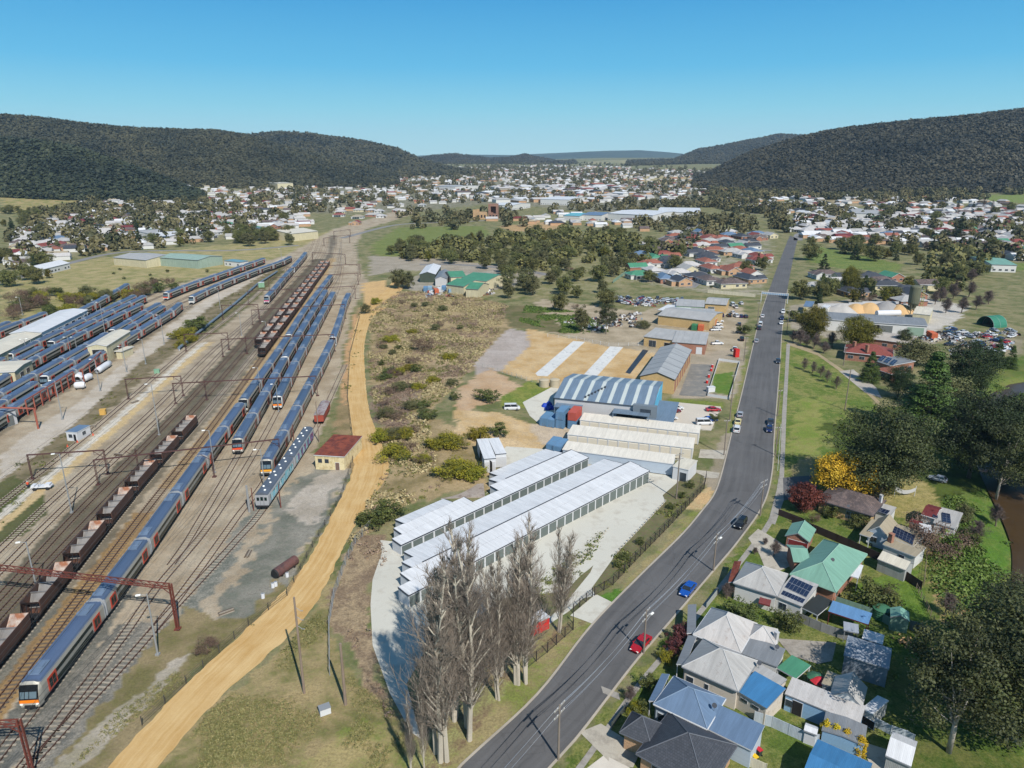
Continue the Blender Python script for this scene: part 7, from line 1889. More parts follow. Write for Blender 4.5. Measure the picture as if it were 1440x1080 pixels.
def crown(seed, shape, W, z0, z1, nc, nl, ls, cr=None, droop=0):
 rs = np.random.RandomState(seed); hh = z1-z0; cr = cr or (W*.13 if shape != 'col' else W*.24)
 d = rs.normal(size=(nc, 3)); d /= np.linalg.norm(d, axis=1)[:, None]
 r = rs.rand(nc)**.4
 if shape == 'round':
  c = d*r[:, None]*np.array([W*.42, W*.42, hh*.42]); c[:, 2] += z0+hh*.5
  lob = 1+.22*np.sin(np.arctan2(d[:, 1], d[:, 0])*3+seed)+.12*np.sin(np.arctan2(d[:, 1], d[:, 0])*5+seed*2); c[:, :2] *= lob[:, None]
 else:
  t = rs.rand(nc)**(1.5 if shape == 'cone' else 1.0); a = rs.rand(nc)*6.283
  env = (1-t)**.85 if shape == 'cone' else np.sin(np.clip(t*.86+.14, 0, 1)*math.pi)**.5
  rad = W*.46*env*(.35+.65*rs.rand(nc)**.5)*(1+.18*np.sin(a*4+seed))
  c = np.stack([rad*np.cos(a), rad*np.sin(a), z0+hh*t*.97-droop*rad], 1)
 ct = rs.rand(nc); crr = cr*(.6+.8*rs.rand(nc))
 if shape == 'cone': crr *= .5+.8*np.clip(1-(c[:, 2]-z0)/hh, 0, 1)
 k = np.repeat(np.arange(nc), nl); g = rs.normal(size=(nc*nl, 3)); g /= np.linalg.norm(g, axis=1)[:, None]
 rr = rs.rand(nc*nl)**.45; flat = .45 if shape == 'cone' else .75
 C = c[k]+g*rr[:, None]*crr[k][:, None]*np.array([1, 1, flat])
 Nn = g+.6*rs.normal(size=g.shape)+np.array([0, 0, .35]); Nn /= np.linalg.norm(Nn, axis=1)[:, None]
 V = quads(C, Nn, np.full(len(C), ls), rs, .7)
 return V, np.clip(ct[k]*.7+.3*rs.rand(len(k)), 0, 1), c
def mesh_quads(name, V, m, parent=None, tone=None):
 n = len(V); return np_mesh(name, V.reshape(-1, 3), np.arange(n*4).reshape(n, 4), m, parent, tone)
def seg_mesh(name, segs, m, parent, n=3):
 q = MB()
 for p, e, r0, r1 in segs: q.tube(p, e, r0, n, r1, caps=False)
 return q.build(name, m, parent, uv=False)
def limbs(seed, c, H_, r, m, root, k=8, z0=.25):
 rr = random.Random(seed); q = MB(); top = Vector((rr.gauss(0,.3), rr.gauss(0,.3), H_*.72)); q.tube((0,0,0), top*.5, r, 8, r*.65); q.tube(top*.5, top, r*.65, 7, r*.2)
 for i in range(k):
  e = Vector(c[rr.randrange(len(c))]); t = z0+rr.random()*.4; b = top*t; mid = b.lerp(e, .5)+Vector((0,0,-.05*H_*.3)); q.tube(b, mid, r*.32, 5, r*.2); q.tube(mid, e, r*.2, 5, r*.05)
 return q.build('trunk', m, root, smooth=True, uv=False)
TP = {}
SPEC = {  # kind: (name, category, material, shape, W, z0, z1, clumps, leaves, leaf size, bark, trunk r)
 'gum': ('gum_tree','tree','gum','round',15,1.2,18,150,230,.19,bark_pale,.32), 'gum2': ('gum_tree','tree','gum','round',14,2.2,20,66,280,.19,bark_pale,.3),
 'pine': ('pine_tree','tree','pine','cone',11,.5,20,260,110,.22,bark_m,.3), 'bigpine': ('pine_tree','tree','darkpine','round',15,.8,19,170,190,.2,bark_m,.35),
 'golden': ('cypress_tree','tree','golden','round',12,.2,13,170,170,.2,bark_m,.25), 'wattle': ('wattle_tree','tree','wattle','round',11,.6,8.5,150,170,.2,bark_m,.18), 'redleaf': ('red_leaved_tree','tree','redleaf','round',6.5,.3,5.4,90,120,.16,bark_m,.12),
 'bush': ('shrub','shrub','bush','round',3.4,.1,2.6,36,60,.13,bark_m,.06), 'olive': ('shrub','shrub','olive','round',9,.2,7,100,80,.2,bark_m,.15), 'gorse': ('gorse_shrub','shrub','gorse','round',5,.05,2.6,60,70,.13,bark_m,.06), 'purple': ('shrub','shrub','purple','round',3.6,.1,3.0,40,60,.13,bark_m,.06),
 'bright': ('shrub','shrub','bright','round',4,.1,4,40,60,.14,bark_m,.08), 'brown': ('bare_shrub','shrub','brown','round',5.5,.1,3.6,50,80,.09,bark_m,.06), 'cone': ('golden_conifer','shrub','conebush','col',1.2,.05,3.2,90,60,.1,bark_m,.06),
 'mid': ('gum_tree','tree','town','round',12.5,.6,12,80,90,.36,bark_m,.2), 'mid2': ('gum_tree','tree','olive','round',11.5,1.0,13,64,90,.36,bark_m,.2), 'midpine': ('pine_tree','tree','darkpine','cone',7,.3,13,90,60,.32,bark_m,.2), 'midgold': ('cypress_tree','tree','golden','round',8,.3,9,64,80,.3,bark_m,.15), 'lombardy': ('poplar_tree','tree','brown','col',4.5,1,17,60,50,.24,bark_m,.2)}
def tree(kind, label, px, py, h=None, w=None, rz=None, group=None, pt=None, cat=None):
 """a tree or shrub whose foot is at a photo pixel; h: height in metres, w: width over its usual width"""
 sp = SPEC[kind]; x, y = pt or G(px, py); v = (hash((round(x), round(y))) % 2) if kind in ('gum','mid','mid2','bush','pine') else 0
 s = (h or sp[6])/sp[6]; wx = s*(w or 1.0); rz = rz if rz is not None else (x*3.7+y*1.3) % 6.28
 key = (kind, v)
 if key not in TP:
  root = thing(sp[0], label, sp[1], (0,0,0)); sd = 11*len(TP)+5
  V, tone, c = crown(sd, sp[3], sp[4], sp[5], sp[6], sp[7], sp[8], sp[9], droop=.25 if kind == 'pine' else 0)
  mesh_quads('crown', V, LM[sp[2]], root, tone); limbs(sd, c, sp[6], sp[11], sp[10], root, 3 if sp[1] == 'shrub' else (16 if kind == 'gum2' else 8))
  TP[key] = root; o = root
 else: o = dup(TP[key])
 o.location = (x, y, H(x, y)-.05); o.rotation_euler = (0, 0, rz); o.scale = (wx, wx, s); o['label'] = label
 if cat: o['category'] = cat
 if group: o['group'] = group
 elif 'group' in o: del o['group']
 return o
def grow(rr, base, d, L, r, lev, out, spread, up, nb, rat=.47):
 p = Vector(base); d = Vector(d).normalized(); n = 3 if lev else 5; q = p
 if rat < .3 and lev == 0: n = 8
 for i in range(n):
  d2 = (d+Vector((rr.gauss(0,.1), rr.gauss(0,.1), rr.gauss(0,.06)+up*.12))*(1 if lev else .45)).normalized(); e = q+d2*L/n
  out.append((q, e, r*(1-.8*i/n), r*(1-.8*(i+1)/n)))
  if lev < len(nb):
   for _ in range(nb[lev] if i or lev else 0):
    a = rr.random()*6.283; u = d2.orthogonal().normalized(); w_ = d2.cross(u)
    nd = d2*(1-spread)+(u*math.cos(a)+w_*math.sin(a))*spread+Vector((0,0,up*.4)); t = rr.random()
    taper = (1.15-.95*(i+t)/n) if lev == 0 else 1
    grow(rr, q.lerp(e, t), nd, L*(rat*.7+rat*.6*rr.random())*taper*(2.1 if rat < .3 and lev else 1), max(.012, r*.34), lev+1, out, spread, up, nb, rat)
  q, d = e, d2
BP = {}
def bare(kind, label, px, py, h, rz=None, group=None, pt=None, tilt=0, w=1.0):
 x, y = pt or G(px, py); var = int(abs(x*7+y*3)) % (4 if kind == 'poplar' else 3)
 if (kind, var) not in BP:
  rr = random.Random(31*var+len(kind)); segs = []
  if kind == 'poplar':
   name = 'poplar_tree'; ref = 26.0; stems = 2+var % 2
   for s in range(stems): grow(rr, (rr.gauss(0,.4), rr.gauss(0,.4), 0), (rr.gauss(0,.035), rr.gauss(0,.035), 1), ref*(.7+.25*rr.random()) if s else ref*.96, .32, 0, segs, .46, .66, (5, 3, 2), .24)
  else:
   name = 'bare_tree'; ref = 8.0; segs = []
   grow(rr, (0,0,0), (0,0,1), ref*.62, .17, 0, segs, .62, .2, (6, 4, 3) if kind == 'bare' else (7, 5, 4))
  root = thing(name, label, 'tree'); tr = [s for s in segs if s[2] > .07]; tw = [(a, b, max(.015, r0), max(.009, r1)) for a, b, r0, r1 in segs if r0 <= .07]
  seg_mesh('trunk', tr, bark_pop if kind == 'poplar' else bark_m, root, 7); seg_mesh('twigs', tw, twig_m if kind == 'poplar' else twig_d, root, 3); BP[(kind, var)] = (root, ref); o = root
 else: o = dup(BP[(kind, var)][0])
 s = h/BP[(kind, var)][1]; o.location = (x, y, H(x, y)-.05); o.scale = (s*w, s*w, s); o.rotation_euler = (tilt, 0, rz if rz is not None else (x*5+y) % 6.28); o['label'] = label
 if group: o['group'] = group
 elif 'group' in o: del o['group']
 return o
PG = 'bare poplars below the storage rows'
for px, py, h, w, lab in ((787,889,20.5,.85,'bare poplar standing alone beside the red cabin'),(738,958,26,1,'bare poplar with pale trunk, nearest the lower fence end'),(727,962,25,1,'bare poplar just left of the pale trunk by the fence end'),(699,984,21,.8,'short bare poplar in the gap between the two main clumps'),(663,1032,31,1.0,'bare poplar with thick pale trunk close to the road verge'),(657,1024,30,.95,'bare poplar behind the thick pale trunk by the verge'),
  (627,1066,31,1.0,'bare poplar at the lower end of the row, right of two pale trunks'),(616,1060,28,1,'bare poplar at the lower end of the row, left of two pale trunks'),(640,1010,29,.95,'bare poplar in the middle of the left clump'),(613,1005,19,.9,'shorter bare poplar over the concrete yard edge'),(598,1088,14,.5,'thin bare sapling at the bottom edge, left of the poplar row'),(578,1088,13,.5,'thinnest bare sapling at the bottom edge'),(706,950,22,.9,'bare poplar behind the gap, over the garden strip')): bare('poplar', lab, px, py, h, group=PG, w=w)
for i, (px, py) in enumerate(((1131,520),(1142,525),(1153,531),(1163,538),(1176,547))): bare('bare', '%s of five bare avenue trees on the park lawn' % ('top','second','third','fourth','lowest')[i], px, py, 7, group='bare avenue trees on the park')
for i, (px, py) in enumerate(((1115,482),(1126,484),(1135,488),(1144,491),(1158,497),(1170,488))): bare('dense', 'bare slender tree along the path below the golden trees, %s from the left' % ('first','second','third','fourth','fifth','sixth')[i], px, py, 8+i % 2*2)
for px, py, h, lab in ((1088,782,5.5,'small bare tree on the front lawn beside the garage'),(1076,766,2.6,'little bare bush at the driveway mouth, upper of two'),(1061,780,2.6,'little bare bush at the driveway mouth, lower of two'),(1022,842,5,'bare garden tree at the front corner of the white weatherboard house'),(888,985,4,'small bare tree in front of the pale blue house'),(1143,718,4,'small bare tree on the lawn below the red-leaved tree'),(1328,865,7,'grey bare tree by the creek bank'),(1400,740,8,'pale bare tree leaning over the creek, upper'),(1375,760,7,'pale bare tree leaning over the creek, lower'),(1370,500,9,'pale feathery bare tree near the creek bend'),(1330,440,12,'wide bare tree beside the gravel yard'),(1352,440,13,'wide bare tree behind the gravel yard, left of two'),(1372,436,12,'wide bare tree behind the gravel yard, right of two'),(1322,424,13,'tall bare tree behind the gravel yard, far left'),(1340,420,14,'tallest bare tree behind the gravel yard'),(1362,418,14,'bare tree behind the gravel yard, upper right'),(1390,428,12,'bare tree near the green fabric shelter'),(1345,398,13,'bare tree in front of the dark creek grove, left'),(1366,396,13,'bare tree in front of the dark creek grove, right'),(1315,428,11,'bare tree at the edge of the concrete depot'),(1300,352,12,'grey bare tree behind the eastern park')): bare('dense', lab, px, py, h)
for a in (('gum','big round dark gum tree beside the yellow wattle',1237,700,24,1.2),('wattle','bright yellow flowering wattle beside the stone house',1180,698,11,1.05),('redleaf','round dark red leaved tree at the bitumen driveway',1127,717,7,1.05),('gum2','big gum tree with pale limbs in the bottom right corner',1334,1058,21.5,1.15),('gum','gum tree at the right edge behind the corner gum',1425,1040,23,1.2),('gum2','gum tree at the right edge above the creek',1415,960,19,1.1),
 ('pine','tall drooping conifer left of the tallest dark pine',1300,612,25,1.5),('bigpine','tallest dark pine behind the red-roofed house',1355,566,22,1.1),('bigpine','dark pine crowding against the creek bend',1345,610,13,1.0),('bigpine','dark pine in the middle of the right-hand grove',1362,672,24,1.15),('bigpine','dark pine at the right edge of the grove',1412,660,22,1.1),('gum2','dark gum in the lower right of the grove',1400,705,21,1.1),('gum','gum at the right frame edge beyond the creek',1445,700,20,1.1),('olive','large olive green shrub behind the drooping conifer',1325,575,12,1.35),('pine','dark conifer behind the red-roofed house drive',1222,536,11,1.4),('bigpine','dark spreading tree right of the pale gravel drive',1262,560,12,1.2),('olive','pale olive tree behind the red-roofed house',1283,513,11,1.2),('gum','dark tree right of the red-roofed house',1270,490,9,1),('pine','conifer at the creekside yard edge',1400,515,11,1.2),('pine','conifer beside the pines above the creek bend',1420,518,9,1.2),
 ('golden','left of two golden green cypresses beside the road',1141,476,15.5,1.0),('golden','right of two golden green cypresses, in front of the white shed',1205,494,16,1.0),('bush','dark round roadside tree above the left golden cypress',1120,452,6,1.6),('bush','round green bush on the long lawn',1228,852,4.6,1.6),('olive','small olive tree beside the round bush on the long lawn',1245,848,3.6,.8),('bush','leafy bush beside the grey paling fence',1108,884,3.4,1.3),('bush','dense bush in the side garden of the white weatherboard house',1046,870,3,1.8),('gorse','yellow green clipped bush in front of the dark tiled house',893,1005,2.2,.6),('bush','round clipped bush beside the front path of the pale blue house',913,970,3,.9),('bush','spreading shrub at the corner of the pale blue house verandah',900,1008,2.6,1.0),
 ('purple','purple leaved hedge bush, nearest the red-lidded bin side',946,920,3.2,1),('purple','purple leaved hedge bush in the middle of the hedge',955,907,3.6,1),('purple','purple leaved hedge bush nearest the verandah',966,894,3.2,1),('gorse','yellow green shrub under the purple hedge',936,930,2.2,.7),('brown','brown leafless shrub thicket behind the half-round shed',1312,776,7,1.3),('bright','bright green tree beside the brown thicket',1330,775,5,1),('bush','small round bush on the far lawn by the creek',1368,766,3,1.1),('olive','shrub beside the maroon cottage',1352,736,5,.7),('redleaf','red brown shrub in front of the maroon cottage',1304,738,4,.8),('bush','shrub at the stone house wall, left',1170,728,3.4,1),('bush','shrub at the stone house wall, right',1206,742,3.4,1),('brown','small brown shrub on the stone house lawn',1146,735,2.4,.8),('gum','dark bushes behind the wattle',1210,690,9,1.1),('gorse','green gold bush left of the dry lawn',1238,690,4,1.1),('brown','brown shrub behind the wattle',1218,700,7,1)): tree(*a)
for i, (px, py) in enumerate(((1158.5,1043),(1172,1049),(1187,1056),(1207,1066))): tree('cone', '%s of four golden conifers in front of the grey carport' % ('leftmost','second','third','rightmost')[i], px, py, 3.6, 1, group='golden conifers')
for a in (('gorse','large gorse bush above the grey retaining slab, lower of two',645,668,3.4,2.0),('gorse','flowering gorse beside the lower large gorse',665,672,3.0,1.4),('gorse','large gorse bush, upper of two on the scrub hill',630,628,3.2,1.9),('gorse','yellow gorse beside the cut above the white shed',672,618,3.6,1.1),('gorse','gorse on the scrub hill left of the upper bush',612,630,2.4,1.3),('bush','dark bush at the left end of the upper storage row',528,738,3.4,1.8),('bush','dark bush beside the sandy track fence',510,735,2.4,1.3),('bush','green bush between the row and the scrub',545,728,3.8,1.5),('brown','grey brown round bush on the scrub hill',594,492,6.5,1.25),('bush','dark bush beside the small lawn',686,564,4,1.7),('bush','dark bush above the sand mound',700,612,3.6,1.5),('bush','dark shrub on the slope left of the sand mound',640,562,2.6,1.3),('gum2','round gum tree behind the building site',852,470,15,1.05),('mid2','thin gum left of the round one behind the site',818,467,13,.7),('gorse','round golden bush beside the sand pad',528,428,3.8,1),('olive','olive bush beside the sandy track fence top',514,441,5.5,.9),
 ('bush','round dark bush on the embankment beside the pipeline',279,465,7.5,1.35),('gorse','wattle bush on the embankment, left',252,476,3.6,1.4),('gorse','wattle bush on the embankment, middle',262,472,4,1.3),('gorse','wattle bush on the embankment, right',268,481,3.4,1.3),('gorse','low wattle bush under the three on the embankment',255,488,3,1.1),('brown','grey twiggy bush on the bottom left bank',292,916,2.6,1.2),('bush','roadside bush beside the parked dark cars',1047,470,5,1.2),('bush','garden bush inside the palisade fence, lowest',868,798,1.6,1),('bush','garden bush inside the palisade fence, second',878,787,1.7,1),('bush','garden bush inside the palisade fence, third',900,766,1.7,1),('bush','garden bush inside the palisade fence, fourth',943,716,1.8,1),('bush','garden bush inside the palisade fence, fifth',960,700,1.9,1.1),('bush','garden bush inside the palisade fence, topmost',970,686,2,1.1),('bush','shrub beside the blue car and minibus',1003,592,2.4,1.4),('olive','grey shrub over the scrap behind the building site',905,462,4,1.6)): tree(*a)
# ---------------------------------------------------------------- rough scrub, tussocks and weeds (nobody could count them)
def scrub(name, label, polys, n, m, size, leaf, seed, zs=.75, per=14):
 rs = np.random.RandomState(seed); pts = []
 areas = [abs(sum(a[0]*b[1]-b[0]*a[1] for a, b in zip(p, p[1:]+p[:1])))/2 for p in polys]; tot = sum(areas)
 for p, ar in zip(polys, areas):
  k = int(n*ar/tot); xs = [q[0] for q in p]; ys = [q[1] for q in p]; got = 0
  X = rs.uniform(min(xs), max(xs), k*6); Y = rs.uniform(min(ys), max(ys), k*6)
  ok = inside(p, X, Y) & (fbm(X, Y, 9, seed)+.5*fbm(X, Y, 3.5, seed+1)+.25*rs.rand(len(X)) > .15); X, Y = X[ok][:k], Y[ok][:k]
  pts += list(zip(X, Y))
 P_ = np.array([(x, y, H(x, y)) for x, y in pts]); k = np.repeat(np.arange(len(P_)), per); sz = size*(.45+.9*rs.rand(len(P_)))
 g = rs.normal(size=(len(k), 3)); g[:, 2] = np.abs(g[:, 2])*zs; C = P_[k]+g*sz[k][:, None]*.42
 Nn = g+.5*rs.normal(size=g.shape)+np.array([0,0,.4]); Nn /= np.linalg.norm(Nn, axis=1)[:, None]
 V = quads(C, Nn, leaf*(.5+sz[k]/size), rs, 1.6 if zs > 1 else .8); tag(mesh_quads(name, V, m, None, np.clip(rs.rand(len(P_))[k]*.75+.25*rs.rand(len(k)), 0, 1)), label, None, None, 'stuff')
hill_p = [px_poly(s) for s in ('520,440 560,410 640,410 715,430 700,470 640,545 600,580 620,690 560,715 525,745 490,765 520,700 548,655 532,600 518,520',)]
bank_p = [px_poly('502,755 535,755 545,782 522,832 520,905 535,962 560,1020 530,1004 492,905 466,880 466,838 484,788'), px_poly('520,545 575,520 590,560 572,600 530,600'), px_poly('610,500 650,470 690,478 672,505 640,540')]
low_p = [px_poly('230,1080 300,995 384,930 444,862 466,880 492,950 560,1010 590,1085'), px_poly('165,1000 262,935 330,885 380,864 262,958 100,1080')]
bed_p = [px_poly('866,780 935,708 985,676 988,688 938,742 892,788 862,822 842,832'), px_poly('850,746 812,778 770,806 740,830 720,870 780,850 826,800')]
weed_p = [px_poly('20,655 90,604 180,530 240,468 330,410 380,376 396,378 330,426 240,496 160,568 100,624 40,700 0,740'), px_poly('455,640 478,640 482,520 505,440 512,450 494,560 496,640')]
straw_l = leaf_mat('straw_tussock', S(158,140,98), S(216,198,152), jitter=0); brown_l = leaf_mat('dry_bramble', S(122,102,86), S(178,156,132), jitter=0); green_l = leaf_mat('rough_green_tussock', S(70,84,36), S(140,140,72), jitter=0)
scrub('grass', 'dry straw tussocks over the scrub hill', hill_p, 5600, straw_l, .62, .14, 3, 1.1, 20); scrub('brambles', 'leafless brown brambles on the banks', bank_p+hill_p[:1], 4200, brown_l, .8, .13, 5, .9, 20); scrub('weeds', 'green weeds and tussocks on the scrub ground', hill_p+weed_p, 3600, green_l, .7, .14, 7, .8, 18); scrub('grass', 'short rough grass on the slope below the sandy track', low_p, 4200, leaf_mat('short_rough_grass', S(104,112,62), S(164,152,102), jitter=0), .36, .07, 23, .9, 14); scrub('shrubs', 'low mixed planting in the storage yard garden beds', bed_p, 420, green_l, .8, .16, 19, .7, 22)
reed_p = [px_poly(s) for s in ('1330,700 1390,700 1420,740 1410,800 1400,880 1370,900 1350,830 1335,770','1290,760 1340,760 1360,850 1330,880','1380,540 1440,550 1440,600 1390,590','1250,900 1330,890 1330,960 1250,960','740,430 820,440 860,470 790,468 730,452')]
scrub('weeds', 'rank green weeds along the creek bank', reed_p, 4200, leaf_mat('rank_weed', S(66,92,30), S(128,144,66), jitter=0), 1.0, .2, 9, .75, 18)
r7 = random.Random(12); hp_ = []
for k in range(60):
 px, py = 535+r7.random()*125, 425+r7.random()*235
 if inside(hill_p[0], *[np.array([c]) for c in G(px, py)])[0]: hp_.append((px, py))
for k, (px, py) in enumerate(sorted(hp_)): tree(('brown','bush','gorse','olive')[k % 4], '%s on the scrub hill, number %d from the left' % (('brown twiggy thicket','rounded green bush','low gorse clump','grey-green thicket')[k % 4], k+1), px, py, 1.6+r7.random()*1.6, 1.2+r7.random()*.8, group='thickets on the scrub hill')
lawn_p = [px_poly(s) for s in ('1098,480 1126,482 1182,518 1228,556 1236,600 1190,640 1134,668 1096,680','1200,820 1290,800 1312,890 1240,880 1196,850')]
jm, jn, jb = nodes('mixed_scrap'); ja = N(jn, 'ShaderNodeAttribute', attribute_name='tone'); jr = N(jn, 'ShaderNodeValToRGB'); jn.links.new(ja.outputs['Fac'], jr.inputs[0]); jr.color_ramp.interpolation = 'CONSTANT'
for p_, c_ in ((.15, (120,96,80)), (.3, (200,200,200)), (.45, (90,92,96)), (.6, (226,226,224)), (.72, (150,80,60)), (.82, (100,130,160)), (.9, (180,170,150))): e_ = jr.color_ramp.elements.new(p_); e_.color = (*S(*c_), 1)
jn.links.new(jr.outputs[0], jb.inputs['Base Color'])
scrub('debris', 'scrap metal and junk strewn over the yards', [px_poly(q) for q in ('790,444 850,446 905,440 902,460 850,470 800,458', '866,416 962,421 952,433 880,430', '1325,464 1430,468 1425,500 1340,502', '594,404 690,402 692,415 600,419', '1288,470 1330,462 1335,480 1295,488', '180,362 290,364 284,372 190,372')], 900, jm, 1.5, .8, 41, .5, 5)
# ---------------------------------------------------------------- mid-distance landmarks
def far_b(name, label, cat, A, B, C, h, roof, rise, ridge, wall, rm, **k):
 b = building(name, label, cat, A, h); block(b, A, B, C, h, roof, rise, ridge, wall, rm, .3, trim_grey, **k); return b
far_b('factory_shed','cream factory shed with pale roof beside the paddock','shed',(159,362),(205,366),(222,357),5.5,'gable',1.6,'L',wall_cream,roof_zinc,auto=False); far_b('factory_shed','pale green factory shed right of the cream one','shed',(222,362),(278,366),(284,358.5),6,'gable',1.5,'L',mat('pale_green_wall2', S(170,190,172), n=.08, kind='sheet'),mat('faded_green_roof', S(158,184,172), n=.08, kind='sheet'),auto=False)
far_b('depot_shed','white open depot shed with curved looking roof near the railway bend','shed',(409,329),(447,325),(456,317),7,'gable',2,'L',wall_cream,roof_cream,auto=False); far_b('white_shelter','white tent-roofed sheds at the left paddock edge','shed',(33,379),(60,379),(68,370),4,'gable',2.2,'W',wall_white,roof_white); far_b('amenities_block','small white block with blue-green roof above the curving train','building',(337,369),(349,367),(360,360),3.4,'skillion',.4,'L',wall_white,mat('teal_roof', S(110,160,176), n=.06, kind='sheet'))
for A,B,C,lab in (((628,400),(652,403),(657,393),'nearest'),((648,392),(683,396),(682,384),'widest'),((634,390),(655,389),(662,382),'farthest'),((655,406),(672,407),(676,399),'smallest')): far_b('green_shed','green gable-roofed shed in the group beside the dense trees, %s' % lab,'shed',A,B,C,5,'gable',2.2,'L',wall_cream,roof_dgreen,auto=False)
far_b('dark_shed','dark open shed with white roof left of the green sheds','shed',(590,386),(612,386),(616,374),5,'gable',1.6,'W',mat('dark_green_wall', S(70,82,70)),roof_white,auto=False); far_b('grey_shed','grey mossy-roofed shed left of the green sheds','shed',(612,392),(628,392),(630,382),4.5,'gable',1.5,'W',wall_grey,roof_grey,auto=False)
rc = random.Random(4)
for k in range(14):
 px, py = 598+k*6.4+rc.random()*3, 409+rc.random()*5-(k*.3); container('%s container in the crowded yard below the green sheds, %s from the left' % (('blue','pale blue','orange','white')[k % 4], ordw[k]), px, py, 1.5+rc.random()*.4, (cblue,mat('pale_blue_container', S(150,180,200)),corg,trim_white)[k % 4])
# brick ruin tower
p = P(694,308); t = thing('brick_ruin', 'tall brick furnace ruin with arched openings above the park', 'ruin', p); br = mat('old_brick_ruin', S(150,114,98), n=.25, kind='brick')
q = MB(); q.box(-6.5,6.5,-5,5,0,7); [q.box(x,x+3.2,-5,5,7,16) for x in (-6.5,3.3)]; q.box(-6.5,6.5,-5,5,16,19); q.box(-3.3,3.3,2,5,7,16); q.build('tower', br, t)
q = MB(); q.box(-22,-8,-4,4,0,9); q.box(-26,-22,-4,-3,0,12); q.box(-22,-18,3,4,9,12); q.build('engine_house_wall', mat('sandy_brick_ruin', S(190,158,120), n=.2, kind='brick'), t)
for x, y in ((-4,-5),(0,-5),(4,-5),(-19,-4),(-15,-4),(-11,-4)): q = MB(); q.box(x-1,x+1,y-.06,y,2,5.4); q.build('arched_opening', dark_open, t)
for A,B,C,h,lab,rm in (((855,300),(918,303),(922,296),9,'long white warehouse in the middle of the town, left part',roof_white),((925,298),(985,299),(985,292.5),9,'long white warehouse in the middle of the town, right part',roof_white),((818,302),(846,303),(848,298.5),7,'pale blue roofed hall beside the brick ruin',roof_blueg),((792,303),(815,304),(817,299.5),6,'turquoise roofed hall nearest the brick ruin',mat('turquoise_roof', S(110,184,200), kind='sheet')),((690,288),(720,289),(721,285),7,'white arched hall behind the brick ruin',roof_white),((760,280),(800,281),(803,276.5),9,'wide white shop roofs in the town centre',roof_white),((610,262),(640,263),(641,259.5),9,'grey hall at the west side of the town centre',roof_zinc),((265,254),(308,254),(312,248),10,'long red-roofed hospital block below the left hill, left',roof_red),((314,254),(345,254),(348,248),10,'long red-roofed hospital block below the left hill, right',roof_red),((390,258),(412,258),(416,250),12,'cream three-storey building below the left hill',roof_cream),((200,332),(235,333),(240,324),5,'long white shed roofs among the western houses',roof_white),((215,330),(262,326),(268,318),5,'wide pale roofed shop in the western houses',roof_zinc),((1200,300),(1240,301),(1245,294),6,'pale long roof in the eastern suburb',roof_zinc),((1395,372),(1430,373),(1436,363),5,'pale green roofed hall at the right edge',roof_green)): far_b('hall', lab, 'building', A, B, C, h, 'gable', 1.6, 'L', wall_cream if 'cream' in lab else wall_white, rm)
# ---------------------------------------------------------------- the town: houses
ROOFS = {'white':roof_zincl,'grey':roof_zinc,'dark grey':roof_dgrey,'red':roof_red,'terracotta':roof_terr,'brown':roof_brown,'green':roof_dgreen,'blue':roof_blueg,'cream':roof_tan,'bright white':roof_white,'maroon':roof_maroon}
WALLS = [wall_white, wall_cream, wall_beige, wall_brick, wall_white]
HP = {}
def house_proto(col, shape, wi, label, loc, rz, group):
 root = thing('house', label, 'house', loc, rz, group); rm = ROOFS[col]; wl = WALLS[wi]
 def rect(x, y, L, W): c, s = math.cos(rz), math.sin(rz); return (Vector((loc[0]+c*x-s*y, loc[1]+s*x+c*y)), rz, L, W, False)
 if shape == 'hip': block(root,0,0,0,2.9,'hip',2.2,'L',wl,rm,.5,trim_white,rect=rect(-7.5,-5,15,10)); block(root,0,0,0,2.7,'skillion',.3,'L',wl,rm,.1,trim_white,rect=rect(-5,-8,9,2.8),posts=True,roof_name='verandah_roof')
 elif shape == 'gable': block(root,0,0,0,3.0,'gable',2.4,'L',wl,rm,.4,trim_white,rect=rect(-6.5,-4.5,13,9)); block(root,0,0,0,2.6,'skillion',.4,'L',wl,roof_zinc,.1,trim_grey,rect=rect(-4,4.6,8,3.5))
 else: block(root,0,0,0,2.9,'hip',2.3,'L',wl,rm,.5,trim_white,rect=rect(-8.5,-4.5,17,9)); block(root,0,0,0,2.85,'gable',1.9,'W',wl,rm,.4,trim_white,rect=rect(-8,-9,6.5,5))
 return root
def far_house(col, shape, wi, label, x, y, rz, group):
 key = (col, shape, wi)
 if key not in HP: HP[key] = house_proto(col, shape, wi, label, (x, y, H(x, y)), rz, group); return HP[key]
 return dup(HP[key], (x, y, H(x, y)-.1), rz, label, group)
def nth(k): return '%d%s' % (k, 'th' if 10 <= k % 100 <= 20 else {1:'st',2:'nd',3:'rd'}.get(k % 10, 'th'))
class Grid(dict):
 def append(s, q): s.setdefault((int(q[0]//40), int(q[1]//40)), []).append(q)
 def __iadd__(s, l): [s.append(q) for q in l]; return s
OCC = Grid()
def free(x, y, d):
 i, j = int(x//40), int(y//40)
 return all((x-a)**2+(y-b)**2 > (d+c)**2 for k in (-1, 0, 1) for l in (-1, 0, 1) for a, b, c in OCC.get((i+k, j+l), ()))
for o in bpy.data.objects:
 if o.parent is None and o.get('category') in ('shed','building','ruin','workshop'): OCC.append((o.location.x, o.location.y, 14))
RD = [(p.x, p.y) for s in (smooth_line(ROAD_L, 12), smooth_line(ROAD_R, 12)) for p in s]
for q in RD: OCC.append((*q, 6))
for k in ('A0','A1','T4'): OCC += [(p.x, p.y, 10) for p in TRKA[k].p[::6] if p.y > 330]
